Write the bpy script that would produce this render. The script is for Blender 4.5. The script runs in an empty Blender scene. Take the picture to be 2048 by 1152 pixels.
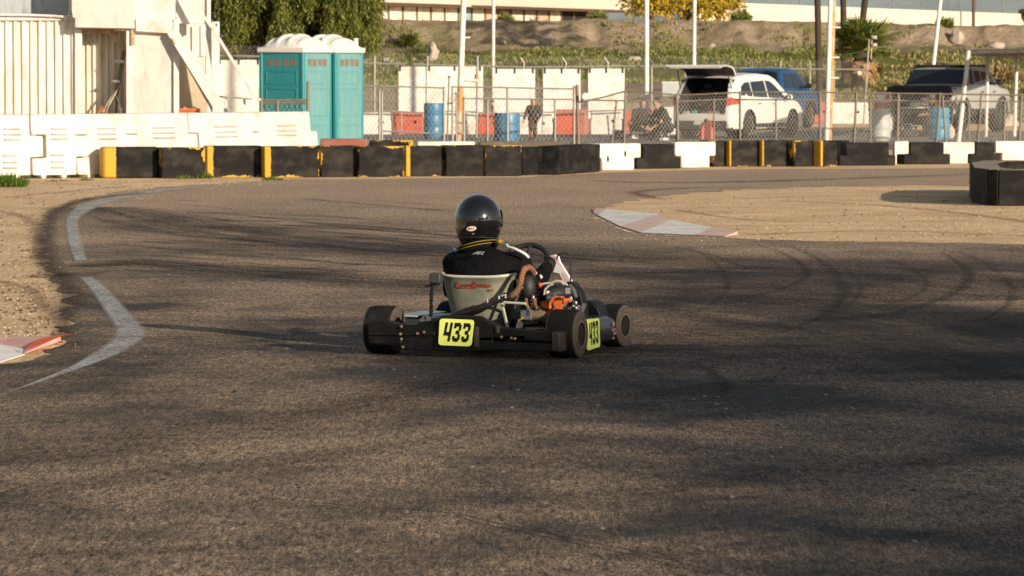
import bpy, bmesh, math, random
from mathutils import Vector, Matrix, noise
from mathutils.geometry import tessellate_polygon
random.seed(7)
R = math.radians
scene = bpy.context.scene
COL = scene.collection

# ------------------------------------------------------------------ camera model
F, CH, HOR = 8000.0, 1.65, 155.0
PITCH = math.atan((576 - HOR) / F)
CP, SP = math.cos(PITCH), math.sin(PITCH)

def ray(px, py):
    x, u = (px - 1024) / F, -(py - 576) / F
    return Vector((x, CP + u * SP, u * CP - SP))
def P(px, py, Y):
    d = ray(px, py); t = Y / d.y
    return Vector((d.x * t, Y, CH + d.z * t))
def G(px, py, z=0.0):
    d = ray(px, py); t = (z - CH) / d.z
    return Vector((d.x * t, d.y * t, z))
def gy(py):                       # depth of the ground seen at image row py
    return G(1024, py).y

# ------------------------------------------------------------------ materials
MATS = {}
def nodes(name):
    m = bpy.data.materials.new(name); m.use_nodes = True
    nt = m.node_tree
    return m, nt, nt.nodes, nt.links, nt.nodes['Principled BSDF']
def mixrgb(N, L, fac, a, b, mode='MIX'):
    n = N.new('ShaderNodeMix'); n.data_type = 'RGBA'; n.blend_type = mode
    for s, v in ((0, fac), (6, a), (7, b)):
        if isinstance(v, (int, float)): n.inputs[s].default_value = v
        elif isinstance(v, tuple): n.inputs[s].default_value = (*v[:3], 1)
        else: L.new(v, n.inputs[s])
    return n.outputs[2]
def math_(N, L, op, a, b=0.0, c=None, clamp=False):
    n = N.new('ShaderNodeMath'); n.operation = op; n.use_clamp = clamp
    for i, v in enumerate((a, b) if c is None else (a, b, c)):
        if isinstance(v, (int, float)): n.inputs[i].default_value = v
        else: L.new(v, n.inputs[i])
    return n.outputs[0]
def ramp(N, L, fac, lo, hi, a=(0, 0, 0), b=(1, 1, 1)):
    r = N.new('ShaderNodeValToRGB'); L.new(fac, r.inputs[0])
    e = r.color_ramp.elements
    e[0].position, e[1].position = lo, hi
    e[0].color, e[1].color = (*a, 1), (*b, 1)
    return r.outputs[0]
def noise_(N, L, vec, scale, detail=4, rough=.55, dim=None):
    n = N.new('ShaderNodeTexNoise'); L.new(vec, n.inputs['Vector'])
    n.inputs['Scale'].default_value = scale; n.inputs['Detail'].default_value = detail
    n.inputs['Roughness'].default_value = rough
    return n.outputs['Fac']
def coords(N, L, scale=(1, 1, 1), rnd=True, kind='Object', rot=0):
    tc = N.new('ShaderNodeTexCoord'); mp = N.new('ShaderNodeMapping')
    mp.inputs['Scale'].default_value = scale; mp.inputs['Rotation'].default_value = (0, 0, rot)
    L.new(tc.outputs[kind], mp.inputs['Vector'])
    if rnd:
        oi = N.new('ShaderNodeObjectInfo'); L.new(math_(N, L, 'MULTIPLY', oi.outputs['Random'], 37.0), mp.inputs['Location'])
    return mp.outputs['Vector']
def bump_(N, L, h, strength, dist=.01):
    b = N.new('ShaderNodeBump'); b.inputs['Strength'].default_value = strength
    b.inputs['Distance'].default_value = dist; L.new(h, b.inputs['Height'])
    return b.outputs['Normal']

def mat(name, col, rough=.55, metal=0., var=.18, scale=6., bump=0., bscale=40., dirt=None, dirtamt=.5, dscale=2.5,
        coat=0., spec=.5, stretch=(1, 1, 1), trans=0.):
    if name in MATS: return MATS[name]
    m, nt, N, L, B = nodes(name)
    v = coords(N, L, stretch)
    n1 = noise_(N, L, v, scale, 6, .6)
    a = tuple(c * (1 - var) for c in col); b = tuple(min(1, c * (1 + var)) for c in col)
    c = mixrgb(N, L, ramp(N, L, n1, .3, .7), a, b)
    if dirt:
        n2 = noise_(N, L, v, dscale, 8, .65)
        c = mixrgb(N, L, math_(N, L, 'MULTIPLY', ramp(N, L, n2, .48, .66), dirtamt), c, dirt)
    L.new(c, B.inputs['Base Color'])
    r = math_(N, L, 'MULTIPLY_ADD', n1, .25, rough - .12, True)
    L.new(r, B.inputs['Roughness'])
    B.inputs['Metallic'].default_value = metal
    B.inputs['Coat Weight'].default_value = coat
    B.inputs['Coat Roughness'].default_value = .05
    B.inputs['Specular IOR Level'].default_value = spec
    if bump:
        L.new(bump_(N, L, noise_(N, L, v, bscale, 5), bump), B.inputs['Normal'])
    MATS[name] = m
    return m

def glow(m, col, s):
    b = m.node_tree.nodes['Principled BSDF']; b.inputs['Emission Color'].default_value = (*col, 1); b.inputs['Emission Strength'].default_value = s

def barrier_mat(name, base, edge, dusty, thr=.02, stripe=0.0, band=None):
    """plastic barrier block: scuffed base colour, edges worn through to another colour, dust low down"""
    m, nt, N, L, B = nodes(name)
    v = coords(N, L)
    tc = N.new('ShaderNodeTexCoord'); sp = N.new('ShaderNodeSeparateXYZ'); L.new(tc.outputs['Generated'], sp.inputs[0])
    gx, gz = sp.outputs[0], sp.outputs[2]
    n1 = noise_(N, L, v, 5, 8, .7); n2 = noise_(N, L, v, 2.2, 6, .6); n3 = noise_(N, L, v, 22, 4, .6)
    n5 = noise_(N, L, coords(N, L, (1, 1, 1.6)), 3.3, 5, .55)
    c = mixrgb(N, L, math_(N, L, 'MULTIPLY', ramp(N, L, n5, .46, .76), .6), base, tuple(x * 1.0 + .012 for x in dusty))
    c = mixrgb(N, L, math_(N, L, 'MULTIPLY', ramp(N, L, n1, .56, .78), .35), c, dusty)
    low = math_(N, L, 'SUBTRACT', 1.0, ramp(N, L, gz, .0, .35))
    c = mixrgb(N, L, math_(N, L, 'MULTIPLY', low, math_(N, L, 'MULTIPLY', n1, .35)), c, dusty)
    # horizontal scrape marks
    vs = coords(N, L, (3, 3, 38)); sc = noise_(N, L, vs, 1.6, 6, .7)
    c = mixrgb(N, L, math_(N, L, 'MULTIPLY', ramp(N, L, sc, .6, .75), .35), c, dusty)
    ex = math_(N, L, 'MINIMUM', gx, math_(N, L, 'SUBTRACT', 1.0, gx))
    ez = math_(N, L, 'MINIMUM', math_(N, L, 'MULTIPLY', gz, .8), math_(N, L, 'MULTIPLY', math_(N, L, 'SUBTRACT', 1.0, gz), .8))
    e = math_(N, L, 'MINIMUM', ex, ez)
    e2 = math_(N, L, 'ADD', e, math_(N, L, 'MULTIPLY', math_(N, L, 'SUBTRACT', n3, .5), .16))
    e2 = math_(N, L, 'ADD', e2, math_(N, L, 'MULTIPLY', math_(N, L, 'SUBTRACT', n2, .5), .42))
    wear = math_(N, L, 'LESS_THAN', e2, thr - .022)
    if stripe:
        s2 = math_(N, L, 'ADD', gx, math_(N, L, 'MULTIPLY', math_(N, L, 'SUBTRACT', n3, .5), .05))
        wear = math_(N, L, 'MAXIMUM', wear, math_(N, L, 'LESS_THAN', s2, stripe))
    c = mixrgb(N, L, wear, c, mixrgb(N, L, math_(N, L, 'MULTIPLY', n1, .6), edge, tuple(x * .6 for x in edge)))
    L.new(c, B.inputs['Base Color']); B.inputs['Roughness'].default_value = .75; B.inputs['Specular IOR Level'].default_value = .2
    L.new(bump_(N, L, n1, .3, .03), B.inputs['Normal'])
    MATS[name] = m
    return m

# ------------------------------------------------------------------ mesh builder
class MB:
    def __init__(self): self.v, self.f, self.m = [], [], []
    def add(self, vs, fs, mi=0):
        o = len(self.v); self.v += [Vector(x) for x in vs]
        for f in fs: self.f.append([i + o for i in f]); self.m.append(mi)
        return self
    def box(self, c, s, mi=0, rz=0., M=None):
        c = Vector(c); hx, hy, hz = s[0] / 2, s[1] / 2, s[2] / 2
        T = M if M is not None else Matrix.Rotation(rz, 3, 'Z')
        vs = [c + T @ Vector((a * hx, b * hy, d * hz)) for a in (-1, 1) for b in (-1, 1) for d in (-1, 1)]
        return self.add(vs, [(0, 1, 3, 2), (4, 6, 7, 5), (0, 4, 5, 1), (2, 3, 7, 6), (0, 2, 6, 4), (1, 5, 7, 3)], mi)
    def bar(self, p0, p1, w, h, mi=0, up=(0, 0, 1)):
        p0, p1 = Vector(p0), Vector(p1); d = (p1 - p0).normalized(); up = Vector(up)
        if abs(d.dot(up)) > .98: up = Vector((0, 1, 0))
        s = d.cross(up).normalized(); u = s.cross(d)
        vs = [p + s * a * w / 2 + u * b * h / 2 for p in (p0, p1) for a in (-1, 1) for b in (-1, 1)]
        return self.add(vs, [(0, 1, 3, 2), (4, 6, 7, 5), (0, 4, 5, 1), (2, 3, 7, 6), (0, 2, 6, 4), (1, 5, 7, 3)], mi)
    def tube(self, pts, r, n=8, mi=0, caps=True):
        pts = [Vector(p) for p in pts]; k = len(pts)
        rr = r if isinstance(r, (list, tuple)) else [r] * k
        t0 = (pts[1] - pts[0]).normalized()
        a = Vector((0, 0, 1)) if abs(t0.z) < .9 else Vector((1, 0, 0))
        s = t0.cross(a).normalized(); vs, fs = [], []
        for i, p in enumerate(pts):
            t = (pts[min(i + 1, k - 1)] - pts[max(i - 1, 0)]).normalized()
            s = (s - t * s.dot(t)).normalized(); u = t.cross(s)
            for j in range(n):
                an = 2 * math.pi * j / n
                vs.append(p + (s * math.cos(an) + u * math.sin(an)) * rr[i])
        for i in range(k - 1):
            for j in range(n):
                fs.append((i * n + j, i * n + (j + 1) % n, (i + 1) * n + (j + 1) % n, (i + 1) * n + j))
        if caps: fs += [tuple(range(n))[::-1], tuple((k - 1) * n + j for j in range(n))]
        return self.add(vs, fs, mi)
    def lathe(self, prof, o=(0, 0, 0), axis='Z', n=24, mi=0, closed=False, M=None):
        o = Vector(o); vs, fs = [], []
        for r, h in prof:
            for j in range(n):
                a = 2 * math.pi * j / n; c, s = r * math.cos(a), r * math.sin(a)
                p = Vector((c, s, h)) if axis == 'Z' else (Vector((h, c, s)) if axis == 'X' else Vector((c, h, s)))
                vs.append(o + (M @ p if M else p))
        k = len(prof)
        for i in range(k if closed else k - 1):
            for j in range(n):
                i2 = (i + 1) % k
                fs.append((i * n + j, i * n + (j + 1) % n, i2 * n + (j + 1) % n, i2 * n + j))
        if not closed:
            if prof[0][0] > 1e-6: fs.append(tuple(range(n)))
            if prof[-1][0] > 1e-6: fs.append(tuple((k - 1) * n + j for j in range(n)))
        return self.add(vs, fs, mi)
    def ell(self, c, r, n=16, m=10, mi=0, M=None):
        c = Vector(c); vs, fs = [], []
        for i in range(m + 1):
            th = math.pi * i / m
            for j in range(n):
                a = 2 * math.pi * j / n
                p = Vector((r[0] * math.sin(th) * math.cos(a), r[1] * math.sin(th) * math.sin(a), r[2] * math.cos(th)))
                vs.append(c + (M @ p if M else p))
        for i in range(m):
            for j in range(n):
                fs.append((i * n + j, (i + 1) * n + j, (i + 1) * n + (j + 1) % n, i * n + (j + 1) % n))
        return self.add(vs, fs, mi)
    def prism(self, poly, fn, d, mi=0):
        """poly: 2-D outline; fn(u,w)->point of the front face; d: extrusion vector"""
        a = [Vector(fn(*p)) for p in poly]; d = Vector(d); n = len(a)
        tri = tessellate_polygon([[Vector((p[0], p[1], 0)) for p in poly]])
        fs = [tuple(t) for t in tri] + [tuple(i + n for i in t)[::-1] for t in tri]
        fs += [(i, (i + 1) % n, (i + 1) % n + n, i + n) for i in range(n)]
        return self.add(a + [p + d for p in a], fs, mi)
    def quad(self, a, b, c, d, mi=0): return self.add([a, b, c, d], [(0, 1, 2, 3)], mi)
    def build(self, name, mats, parent=None, loc=None, bevel=0., seg=2, angle=38, sub=0, weld=True, voxel=0., smooth_it=3, shade=True):
        me = bpy.data.meshes.new(name)
        me.from_pydata([tuple(x) for x in self.v], [], self.f)
        if not isinstance(mats, (list, tuple)): mats = [mats]
        for m in mats: me.materials.append(m)
        me.polygons.foreach_set('material_index', self.m)
        bm = bmesh.new(); bm.from_mesh(me)
        if weld: bmesh.ops.remove_doubles(bm, verts=bm.verts, dist=1e-5)
        if weld: bmesh.ops.recalc_face_normals(bm, faces=bm.faces)
        if shade:
            for f in bm.faces: f.smooth = True
            lim = R(angle)
            for e in bm.edges:
                if len(e.link_faces) == 2: e.smooth = e.calc_face_angle(0) < lim
        bm.to_mesh(me); bm.free()
        o = bpy.data.objects.new(name, me); COL.objects.link(o)
        if parent: o.parent = parent
        if loc is not None: o.location = loc
        if voxel:
            md = o.modifiers.new('remesh', 'REMESH'); md.mode = 'VOXEL'; md.voxel_size = voxel; md.use_smooth_shade = True
            md = o.modifiers.new('smooth', 'SMOOTH'); md.factor = .5; md.iterations = smooth_it
        if bevel:
            md = o.modifiers.new('bevel', 'BEVEL'); md.width = bevel; md.segments = seg; md.limit_method = 'ANGLE'; md.angle_limit = R(35)
            md.harden_normals = False
        if sub:
            md = o.modifiers.new('sub', 'SUBSURF'); md.levels = sub; md.render_levels = sub
        return o

def tag(o, label=None, cat=None, group=None, kind=None):
    if label: o['label'] = label
    if cat: o['category'] = cat
    if group: o['group'] = group
    if kind: o['kind'] = kind
    return o
def thing(name, label, cat, loc=(0, 0, 0), rz=0., group=None):
    o = bpy.data.objects.new(name, None); COL.objects.link(o); o.empty_display_size = .1
    o.location = loc; o.rotation_euler = (0, 0, rz)
    return tag(o, label, cat, group)
def kids(o): return [c for c in bpy.data.objects if c.parent == o]
def copy_tree(o, loc=None, rz=None, label=None, parent=None):
    c = o.copy(); COL.objects.link(c)
    if parent: c.parent = parent
    if loc is not None: c.location = loc
    if rz is not None: c.rotation_euler = (0, 0, rz)
    if label: c['label'] = label
    for k in kids(o): copy_tree(k, parent=c)
    return c
def ordw(i): return ['first', 'second', 'third', 'fourth', 'fifth', 'sixth', 'seventh', 'eighth', 'ninth', 'tenth', 'eleventh', 'twelfth'][i]

def chain(mb, a, b, z0a, z0b, z1a, z1b, pitch=.1, w=.006, k=.7, mi=0):
    """diamond wire mesh between two ground points a, b (flat straight strands both ways)"""
    a, b = Vector((a[0], a[1], 0)), Vector((b[0], b[1], 0)); L_ = (b - a).length; u = (b - a) / L_
    def pt(s, t): return a + u * s + Vector((0, 0, (z0a + (z0b - z0a) * s / L_) * (1 - t) + (z1a + (z1b - z1a) * s / L_) * t))
    h = max(z1a - z0a, z1b - z0b); run = h * k
    n = int((L_ + run) / pitch) + 1
    for sgn in (1, -1):
        for i in range(n + 1):
            s0 = -run + i * pitch; s1 = s0 + run
            t0, t1 = 0., 1.
            if s0 < 0: t0 = -s0 / run
            if s1 > L_: t1 = (L_ - s0) / run
            if t1 - t0 < .02: continue
            A, B = s0 + run * t0, s0 + run * t1
            if sgn < 0: A, B, T0, T1 = L_ - A, L_ - B, t0, t1
            else: T0, T1 = t0, t1
            p, q = pt(A, T0), pt(B, T1)
            d = (q - p).normalized(); s = d.cross(Vector((-u.y, u.x, 0))).normalized() * w / 2
            mb.quad(p - s, q - s, q + s, p + s, mi)

# bitmap lettering, laid as thin quads on a surface
GLY = {
 '4': ["XX..XX", "XX..XX", "XX..XX", "XX..XX", "XX..XX", "XXXXXX", "XXXXXX", "....XX", "....XX", "....XX"],
 '3': ["XXXXX.", "XXXXXX", "XX..XX", "....XX", "..XXX.", "..XXX.", "....XX", "XX..XX", "XXXXXX", ".XXXX."],
 'B': ["XXXX.", "XX.XX", "XX.XX", "XXXX.", "XX.XX", "XX.XX", "XXXX."],
 'E': ["XXXXX", "XX...", "XX...", "XXXX.", "XX...", "XX...", "XXXXX"],
 'L': ["XX...", "XX...", "XX...", "XX...", "XX...", "XX...", "XXXXX"],
 'A': [".XXX.", "XX.XX", "XX.XX", "XXXXX", "XX.XX", "XX.XX", "XX.XX"],
 'R': ["XXXX.", "XX.XX", "XX.XX", "XXXX.", "XXX..", "XX.XX", "XX.XX"],
 'u': [".....", ".....", "XX.XX", "XX.XX", "XX.XX", "XXXXX", ".XXXX"],
 'n': [".....", ".....", "XXXX.", "XXXXX", "XX.XX", "XX.XX", "XX.XX"],
 'o': [".....", ".....", ".XXX.", "XX.XX", "XX.XX", "XXXXX", ".XXX."],
 'G': [".XXXX", "XXX..", "XX...", "XX.XX", "XX.XX", "XXXXX", ".XXXX"],
 'y': [".....", "XX.XX", "XX.XX", "XXXXX", "..XXX", "X..XX", "XXXX."],
}
def lettering(mb, text, fn, x0, z0, cw, h, gap, shear=0., mi=0):
    """fn(u, w) -> 3-D point; each glyph cw wide, h tall"""
    for i, ch in enumerate(text):
        g = GLY[ch]; rows, cols = len(g), len(g[0])
        for r, line in enumerate(g):
            c = 0
            while c < cols:
                if line[c] == 'X':
                    e = c
                    while e < cols and line[e] == 'X': e += 1
                    ua, ub = c / cols * cw, e / cols * cw
                    wt, wb = h * (1 - r / rows), h * (1 - (r + 1) / rows)
                    o = x0 + i * (cw + gap)
                    mb.quad(fn(o + ua + shear * wb, z0 + wb), fn(o + ub + shear * wb, z0 + wb),
                            fn(o + ub + shear * wt, z0 + wt), fn(o + ua + shear * wt, z0 + wt), mi)
                    c = e
                else: c += 1

# common materials
M_galv = mat('galvanised_steel', (.30, .29, .26), .55, .35, .2, 12, dirt=(.25, .16, .09), dirtamt=.5)
M_galvd = mat('weathered_steel', (.19, .165, .13), .6, .25, .25, 12, dirt=(.2, .1, .05), dirtamt=.6)
M_wire = mat('galvanised_wire', (.34, .32, .28), .55, .3, .1, 5)
M_wired = mat('dull_wire', (.27, .25, .21), .55, .4, .1, 5)
M_whitewood = mat('white_painted_wood', (.72, .69, .63), .6, 0, .07, 3, bump=.15, bscale=30, dirt=(.40, .31, .21), dirtamt=.5)
M_ply = mat('painted_plywood', (.62, .59, .54), .65, 0, .07, 2.5, bump=.15, bscale=60, dirt=(.40, .32, .23), dirtamt=.55, stretch=(2.5, 2.5, .8))
M_contwhite = mat('cream_container_paint', (.72, .69, .63), .5, 0, .06, 1.5, dirt=(.46, .32, .18), dirtamt=.55, stretch=(5, 5, .5))
M_whiteplas = mat('white_plastic', (.64, .62, .575), .5, 0, .06, 3, dirt=(.40, .31, .21), dirtamt=.5, bump=.05)
M_redplas = mat('faded_red_plastic', (.44, .075, .038), .5, 0, .2, 4, dirt=(.30, .17, .12), dirtamt=.45)
M_black = mat('black_plastic', (.006, .006, .0062), .5, 0, .3, 10, dirt=(.030, .023, .018), dirtamt=.45, dscale=9, spec=.3)
M_rubber = mat('tyre_rubber', (.009, .0088, .0085), .8, 0, .3, 18, bump=.2, bscale=60, dirt=(.026, .021, .017), dirtamt=.6, dscale=12, spec=.25)
M_tyrewall = mat('dusty_tyre_sidewall', (.075, .058, .043), .75, 0, .3, 18, dirt=(.085, .066, .05), dirtamt=.6, dscale=10)
M_darkmetal = mat('dark_metal', (.05, .047, .045), .4, .7, .3, 14)
M_alu = mat('aluminium', (.55, .55, .55), .35, .9, .15, 14)
M_chrome = mat('pale_metal', (.62, .62, .63), .28, .9, .08, 14)
M_rim = mat('dark_wheel_rim', (.012, .011, .010), .45, .2, .25, 14)
M_rust = mat('rusty_steel', (.30, .13, .05), .75, .2, .35, 14, dirt=(.1, .05, .03), dirtamt=.6)
M_glass = mat('tinted_glass', (.016, .02, .026), .06, 0, .1, 2, coat=.3, spec=.8)
M_interior = mat('dark_interior', (.018, .016, .015), .8, 0, .3, 6)
M_skin = mat('skin', (.45, .24, .16), .55, 0, .08, 8)
M_hair = mat('dark_hair', (.02, .014, .01), .6, 0, .3, 30)
M_suit = mat('black_suit_cloth', (.0045, .0045, .0048), .9, 0, .35, 14, bump=.35, bscale=22, spec=.12)
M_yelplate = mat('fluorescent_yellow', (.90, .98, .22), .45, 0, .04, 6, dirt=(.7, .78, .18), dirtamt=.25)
glow(M_yelplate, (.75, .9, .12), .10)          # fluorescent vinyl; slight emission added to keep the plates bright in shade
M_ink = mat('black_ink', (.006, .006, .006), .5, 0, .1)
# ================================================================== SETTING
# ---- ground materials
def asphalt_material():
    m, nt, N, L, B = nodes('asphalt')
    v = coords(N, L, rnd=False)
    big = noise_(N, L, coords(N, L, (.42, .22, 1), False, rot=.3), 1.0, 5, .6)
    mid = noise_(N, L, coords(N, L, (1.1, .7, 1), False, rot=-.25), 1.0, 6, .65)
    # warm aggregate against rubbered-in dark patches
    tone = math_(N, L, 'ADD', math_(N, L, 'MULTIPLY', big, .62), math_(N, L, 'MULTIPLY', mid, .38))
    f = ramp(N, L, tone, .43, .58)
    c = mixrgb(N, L, f, (.048, .044, .041), (.250, .198, .150))
    # lighter, warmer tone blended in farther round the corner
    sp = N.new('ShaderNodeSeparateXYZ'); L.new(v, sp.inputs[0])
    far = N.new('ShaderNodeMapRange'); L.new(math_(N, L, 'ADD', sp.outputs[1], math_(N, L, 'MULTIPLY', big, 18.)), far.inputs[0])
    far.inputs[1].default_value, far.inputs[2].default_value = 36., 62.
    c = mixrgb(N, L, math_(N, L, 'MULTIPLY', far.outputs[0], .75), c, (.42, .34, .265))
    # streaks of rubber along the racing line
    st = noise_(N, L, coords(N, L, (.5, 5.5, 1), False, rot=.10), 1.0, 8, .7)
    c = mixrgb(N, L, math_(N, L, 'MULTIPLY', ramp(N, L, st, .52, .68), .45), c, (.045, .041, .038))
    # aggregate
    g1 = noise_(N, L, coords(N, L, (52, 6.5, 1), False), 1.0, 6, .82)
    g2 = noise_(N, L, coords(N, L, (24, 5, 1), False), 1.0, 4, .7)
    g = math_(N, L, 'ADD', math_(N, L, 'MULTIPLY', g1, .65), math_(N, L, 'MULTIPLY', g2, .35))
    g3 = noise_(N, L, coords(N, L, (120, 20, 1), False), 1.0, 3, .7)
    c = mixrgb(N, L, 1.0, c, ramp(N, L, g3, .42, .58, (.42, .42, .44), (1.62, 1.56, 1.46)), 'MULTIPLY')
    gr = ramp(N, L, g, .40, .62, (.22, .225, .23), (2.15, 1.95, 1.72))
    c = mixrgb(N, L, 1.0, c, gr, 'MULTIPLY')
    vo = N.new('ShaderNodeTexVoronoi'); L.new(coords(N, L, (30, 6, 1), False), vo.inputs['Vector']); vo.inputs['Scale'].default_value = 1.
    sepc = N.new('ShaderNodeSeparateColor'); L.new(vo.outputs['Color'], sepc.inputs[0])
    spark = math_(N, L, 'MULTIPLY', math_(N, L, 'GREATER_THAN', sepc.outputs[0], .985), math_(N, L, 'LESS_THAN', vo.outputs['Distance'], .32))
    c = mixrgb(N, L, math_(N, L, 'MULTIPLY', spark, .7), c, (.50, .38, .26))
    L.new(c, B.inputs['Base Color'])
    B.inputs['Roughness'].default_value = .85; B.inputs['Specular IOR Level'].default_value = .25
    h = math_(N, L, 'ADD', g, math_(N, L, 'MULTIPLY', noise_(N, L, v, 90, 3), .5))
    L.new(bump_(N, L, h, .55, .012), B.inputs['Normal'])
    return m
def dirt_material():
    m, nt, N, L, B = nodes('dry_dirt')
    v = coords(N, L, rnd=False)
    big = noise_(N, L, v, .7, 6, .62)
    mid = noise_(N, L, coords(N, L, (4, 1.2, 1), False), 1.0, 8, .7)
    c = mixrgb(N, L, ramp(N, L, big, .35, .68), (.60, .42, .245), (.84, .63, .40))
    c = mixrgb(N, L, math_(N, L, 'MULTIPLY', ramp(N, L, mid, .54, .74), .6), c, (.34, .225, .125))
    g = noise_(N, L, coords(N, L, (26, 5, 1), False), 1.0, 6, .8)
    gr = ramp(N, L, g, .33, .68, (.62, .60, .57), (1.42, 1.38, 1.32))
    c = mixrgb(N, L, 1.0, c, gr, 'MULTIPLY')
    # tyre-thrown dark grit close to the asphalt on the left of the corner
    L.new(c, B.inputs['Base Color']); B.inputs['Roughness'].default_value = .95
    B.inputs['Specular IOR Level'].default_value = .15
    L.new(bump_(N, L, math_(N, L, 'ADD', g, math_(N, L, 'MULTIPLY', noise_(N, L, v, 9, 5), 1.5)), .55, .035), B.inputs['Normal'])
    return m
M_asphalt, M_dirt = asphalt_material(), dirt_material()
M_pit = mat('pit_asphalt', (.17, .15, .13), .9, 0, .2, 1.5, bump=.2, dirt=(.3, .24, .18), dirtamt=.5, dscale=.6)

# ---- ground: one sheet to the horizon
mb = MB()
xs = [-3000, -800, -300, -120, -60, -30, -15, -8, 0, 8, 15, 30, 60, 120, 300, 800, 3000]
ys = [-300, -60, 0, 15, 30, 45, 60, 75, 90, 110, 128, 200, 400, 1000, 4000]
for i in range(len(xs) - 1):
    for j in range(len(ys) - 1):
        mb.quad((xs[i], ys[j], 0), (xs[i + 1], ys[j], 0), (xs[i + 1], ys[j + 1], 0), (xs[i], ys[j + 1], 0))
tag(mb.build('ground', M_dirt), kind='structure')

def jag(pts, amp, step):
    """resample a ground outline and roughen it"""
    out = []
    for i in range(len(pts)):
        a, b = pts[i], pts[(i + 1) % len(pts)]
        n = max(1, min(140, int((b - a).length / step)))
        for k in range(n):
            p = a.lerp(b, k / n); s = amp if abs(p.x) < 14 and p.y < 70 else 0
            q = p * 1.7
            out.append(p + Vector(((noise.noise(q) + .5 * noise.noise(q * 3.7)) * s * .8, (noise.noise(q + Vector((9, 3, 1))) + .5 * noise.noise(q * 3.1)) * s * 1.8, 0)))
    return out
def sheet(name, pts, z, m, kind='structure'):
    mb = MB()
    vs = [Vector((p.x, p.y, z)) for p in pts]
    mb.add(vs, [tuple(t) for t in tessellate_polygon([[Vector((p.x, p.y, 0)) for p in pts]])])
    o = mb.build(name, m, weld=False, shade=False)
    bm = bmesh.new(); bm.from_mesh(o.data)
    for f in bm.faces:
        if f.normal.z < 0: f.normal_flip()
    bm.to_mesh(o.data); bm.free()
    return tag(o, kind=kind)

track_px = [(-260, 760), (-60, 742), (50, 722), (118, 694), (128, 650), (138, 605), (116, 568), (90, 532), (84, 485),
            (94, 432), (140, 402), (240, 384), (330, 373), (450, 367), (560, 360), (700, 359), (1040, 355), (1200, 346),
            (1450, 339), (1700, 338), (2700, 333), (2700, 372), (1900, 371), (1700, 372), (1500, 378), (1350, 389), (1250, 403),
            (1192, 421), (1190, 433), (1245, 461), (1330, 471), (1450, 475), (1550, 481), (1750, 485), (2700, 497)]
tp = [G(*p) for p in track_px] + [Vector((14, 20, 0)), Vector((14, -6, 0)), Vector((-9, -6, 0)), Vector((-9, 18, 0))]
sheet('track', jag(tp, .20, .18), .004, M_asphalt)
pit_px = [(640, 300), (640, 269), (1250, 262), (1700, 262), (2500, 262), (2500, 300)]
sheet('pit_road', [G(*p) for p in pit_px], .004, M_pit)

# ---- flat ribbons (paint, rubber)
def ribbon_obj(name, runs, z, m, n=6):
    vs, fs, uvs = [], [], []
    for pts, ws in runs:
        k = len(pts); dist = 0
        fine, fw = [], []
        for i in range(k - 1):                      # Catmull-Rom
            p0, p1, p2, p3 = pts[max(i - 1, 0)], pts[i], pts[i + 1], pts[min(i + 2, k - 1)]
            for q in range(n):
                t = q / n
                fine.append(.5 * ((2 * p1) + (p2 - p0) * t + (2 * p0 - 5 * p1 + 4 * p2 - p3) * t * t + (3 * p1 - p0 - 3 * p2 + p3) * t ** 3))
                fw.append(ws[i] * (1 - t) + ws[i + 1] * t)
        fine.append(pts[-1]); fw.append(ws[-1])
        o = len(vs)
        for i, p in enumerate(fine):
            t = (fine[min(i + 1, len(fine) - 1)] - fine[max(i - 1, 0)]).normalized(); s = Vector((-t.y, t.x, 0)) * fw[i] / 2
            if i: dist += (p - fine[i - 1]).length
            vs += [(p.x - s.x, p.y - s.y, z), (p.x + s.x, p.y + s.y, z)]; uvs += [(dist, 0), (dist, 1)]
        for i in range(len(fine) - 1): fs.append((o + 2 * i, o + 2 * i + 2, o + 2 * i + 3, o + 2 * i + 1))
    me = bpy.data.meshes.new(name); me.from_pydata(vs, [], fs); me.materials.append(m)
    uv = me.uv_layers.new(name='UVMap')
    for lp in me.loops: uv.data[lp.index].uv = uvs[lp.vertex_index]
    me.update()
    bm = bmesh.new(); bm.from_mesh(me)
    for f in bm.faces:
        if f.normal.z < 0: f.normal_flip()
    bm.to_mesh(me); bm.free()
    o = bpy.data.objects.new(name, me); COL.objects.link(o)
    return o
def ribbon_mat(name, c1, c2, amax, edge=.25, wear=.5, lscale=3., rough=.8):
    m, nt, N, L, B = nodes(name)
    uv = N.new('ShaderNodeUVMap'); sp = N.new('ShaderNodeSeparateXYZ'); L.new(uv.outputs[0], sp.inputs[0])
    v = coords(N, L, (lscale * 4, lscale, 1), False)
    n1 = noise_(N, L, v, 1., 8, .75); n2 = noise_(N, L, coords(N, L, (40, 8, 1), False), 1., 4, .7)
    cross = math_(N, L, 'SUBTRACT', 1.0, math_(N, L, 'ABSOLUTE', math_(N, L, 'MULTIPLY_ADD', sp.outputs[1], 2.0, -1.0)))
    ed = N.new('ShaderNodeMapRange'); L.new(cross, ed.inputs[0]); ed.inputs[1].default_value = 0; ed.inputs[2].default_value = edge
    w = ramp(N, L, math_(N, L, 'ADD', math_(N, L, 'MULTIPLY', n1, .6), math_(N, L, 'MULTIPLY', n2, .4)), wear - .14, wear + .10)
    al = math_(N, L, 'MULTIPLY', math_(N, L, 'MULTIPLY', ed.outputs[0], w), amax)
    L.new(al, B.inputs['Alpha'])
    L.new(mixrgb(N, L, n2, c1, c2), B.inputs['Base Color']); B.inputs['Roughness'].default_value = rough
    B.inputs['Specular IOR Level'].default_value = .2
    return m
def px_run(pts, w):
    return [G(x, y) for x, y in pts], (w if isinstance(w, list) else [w] * len(pts))
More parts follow.
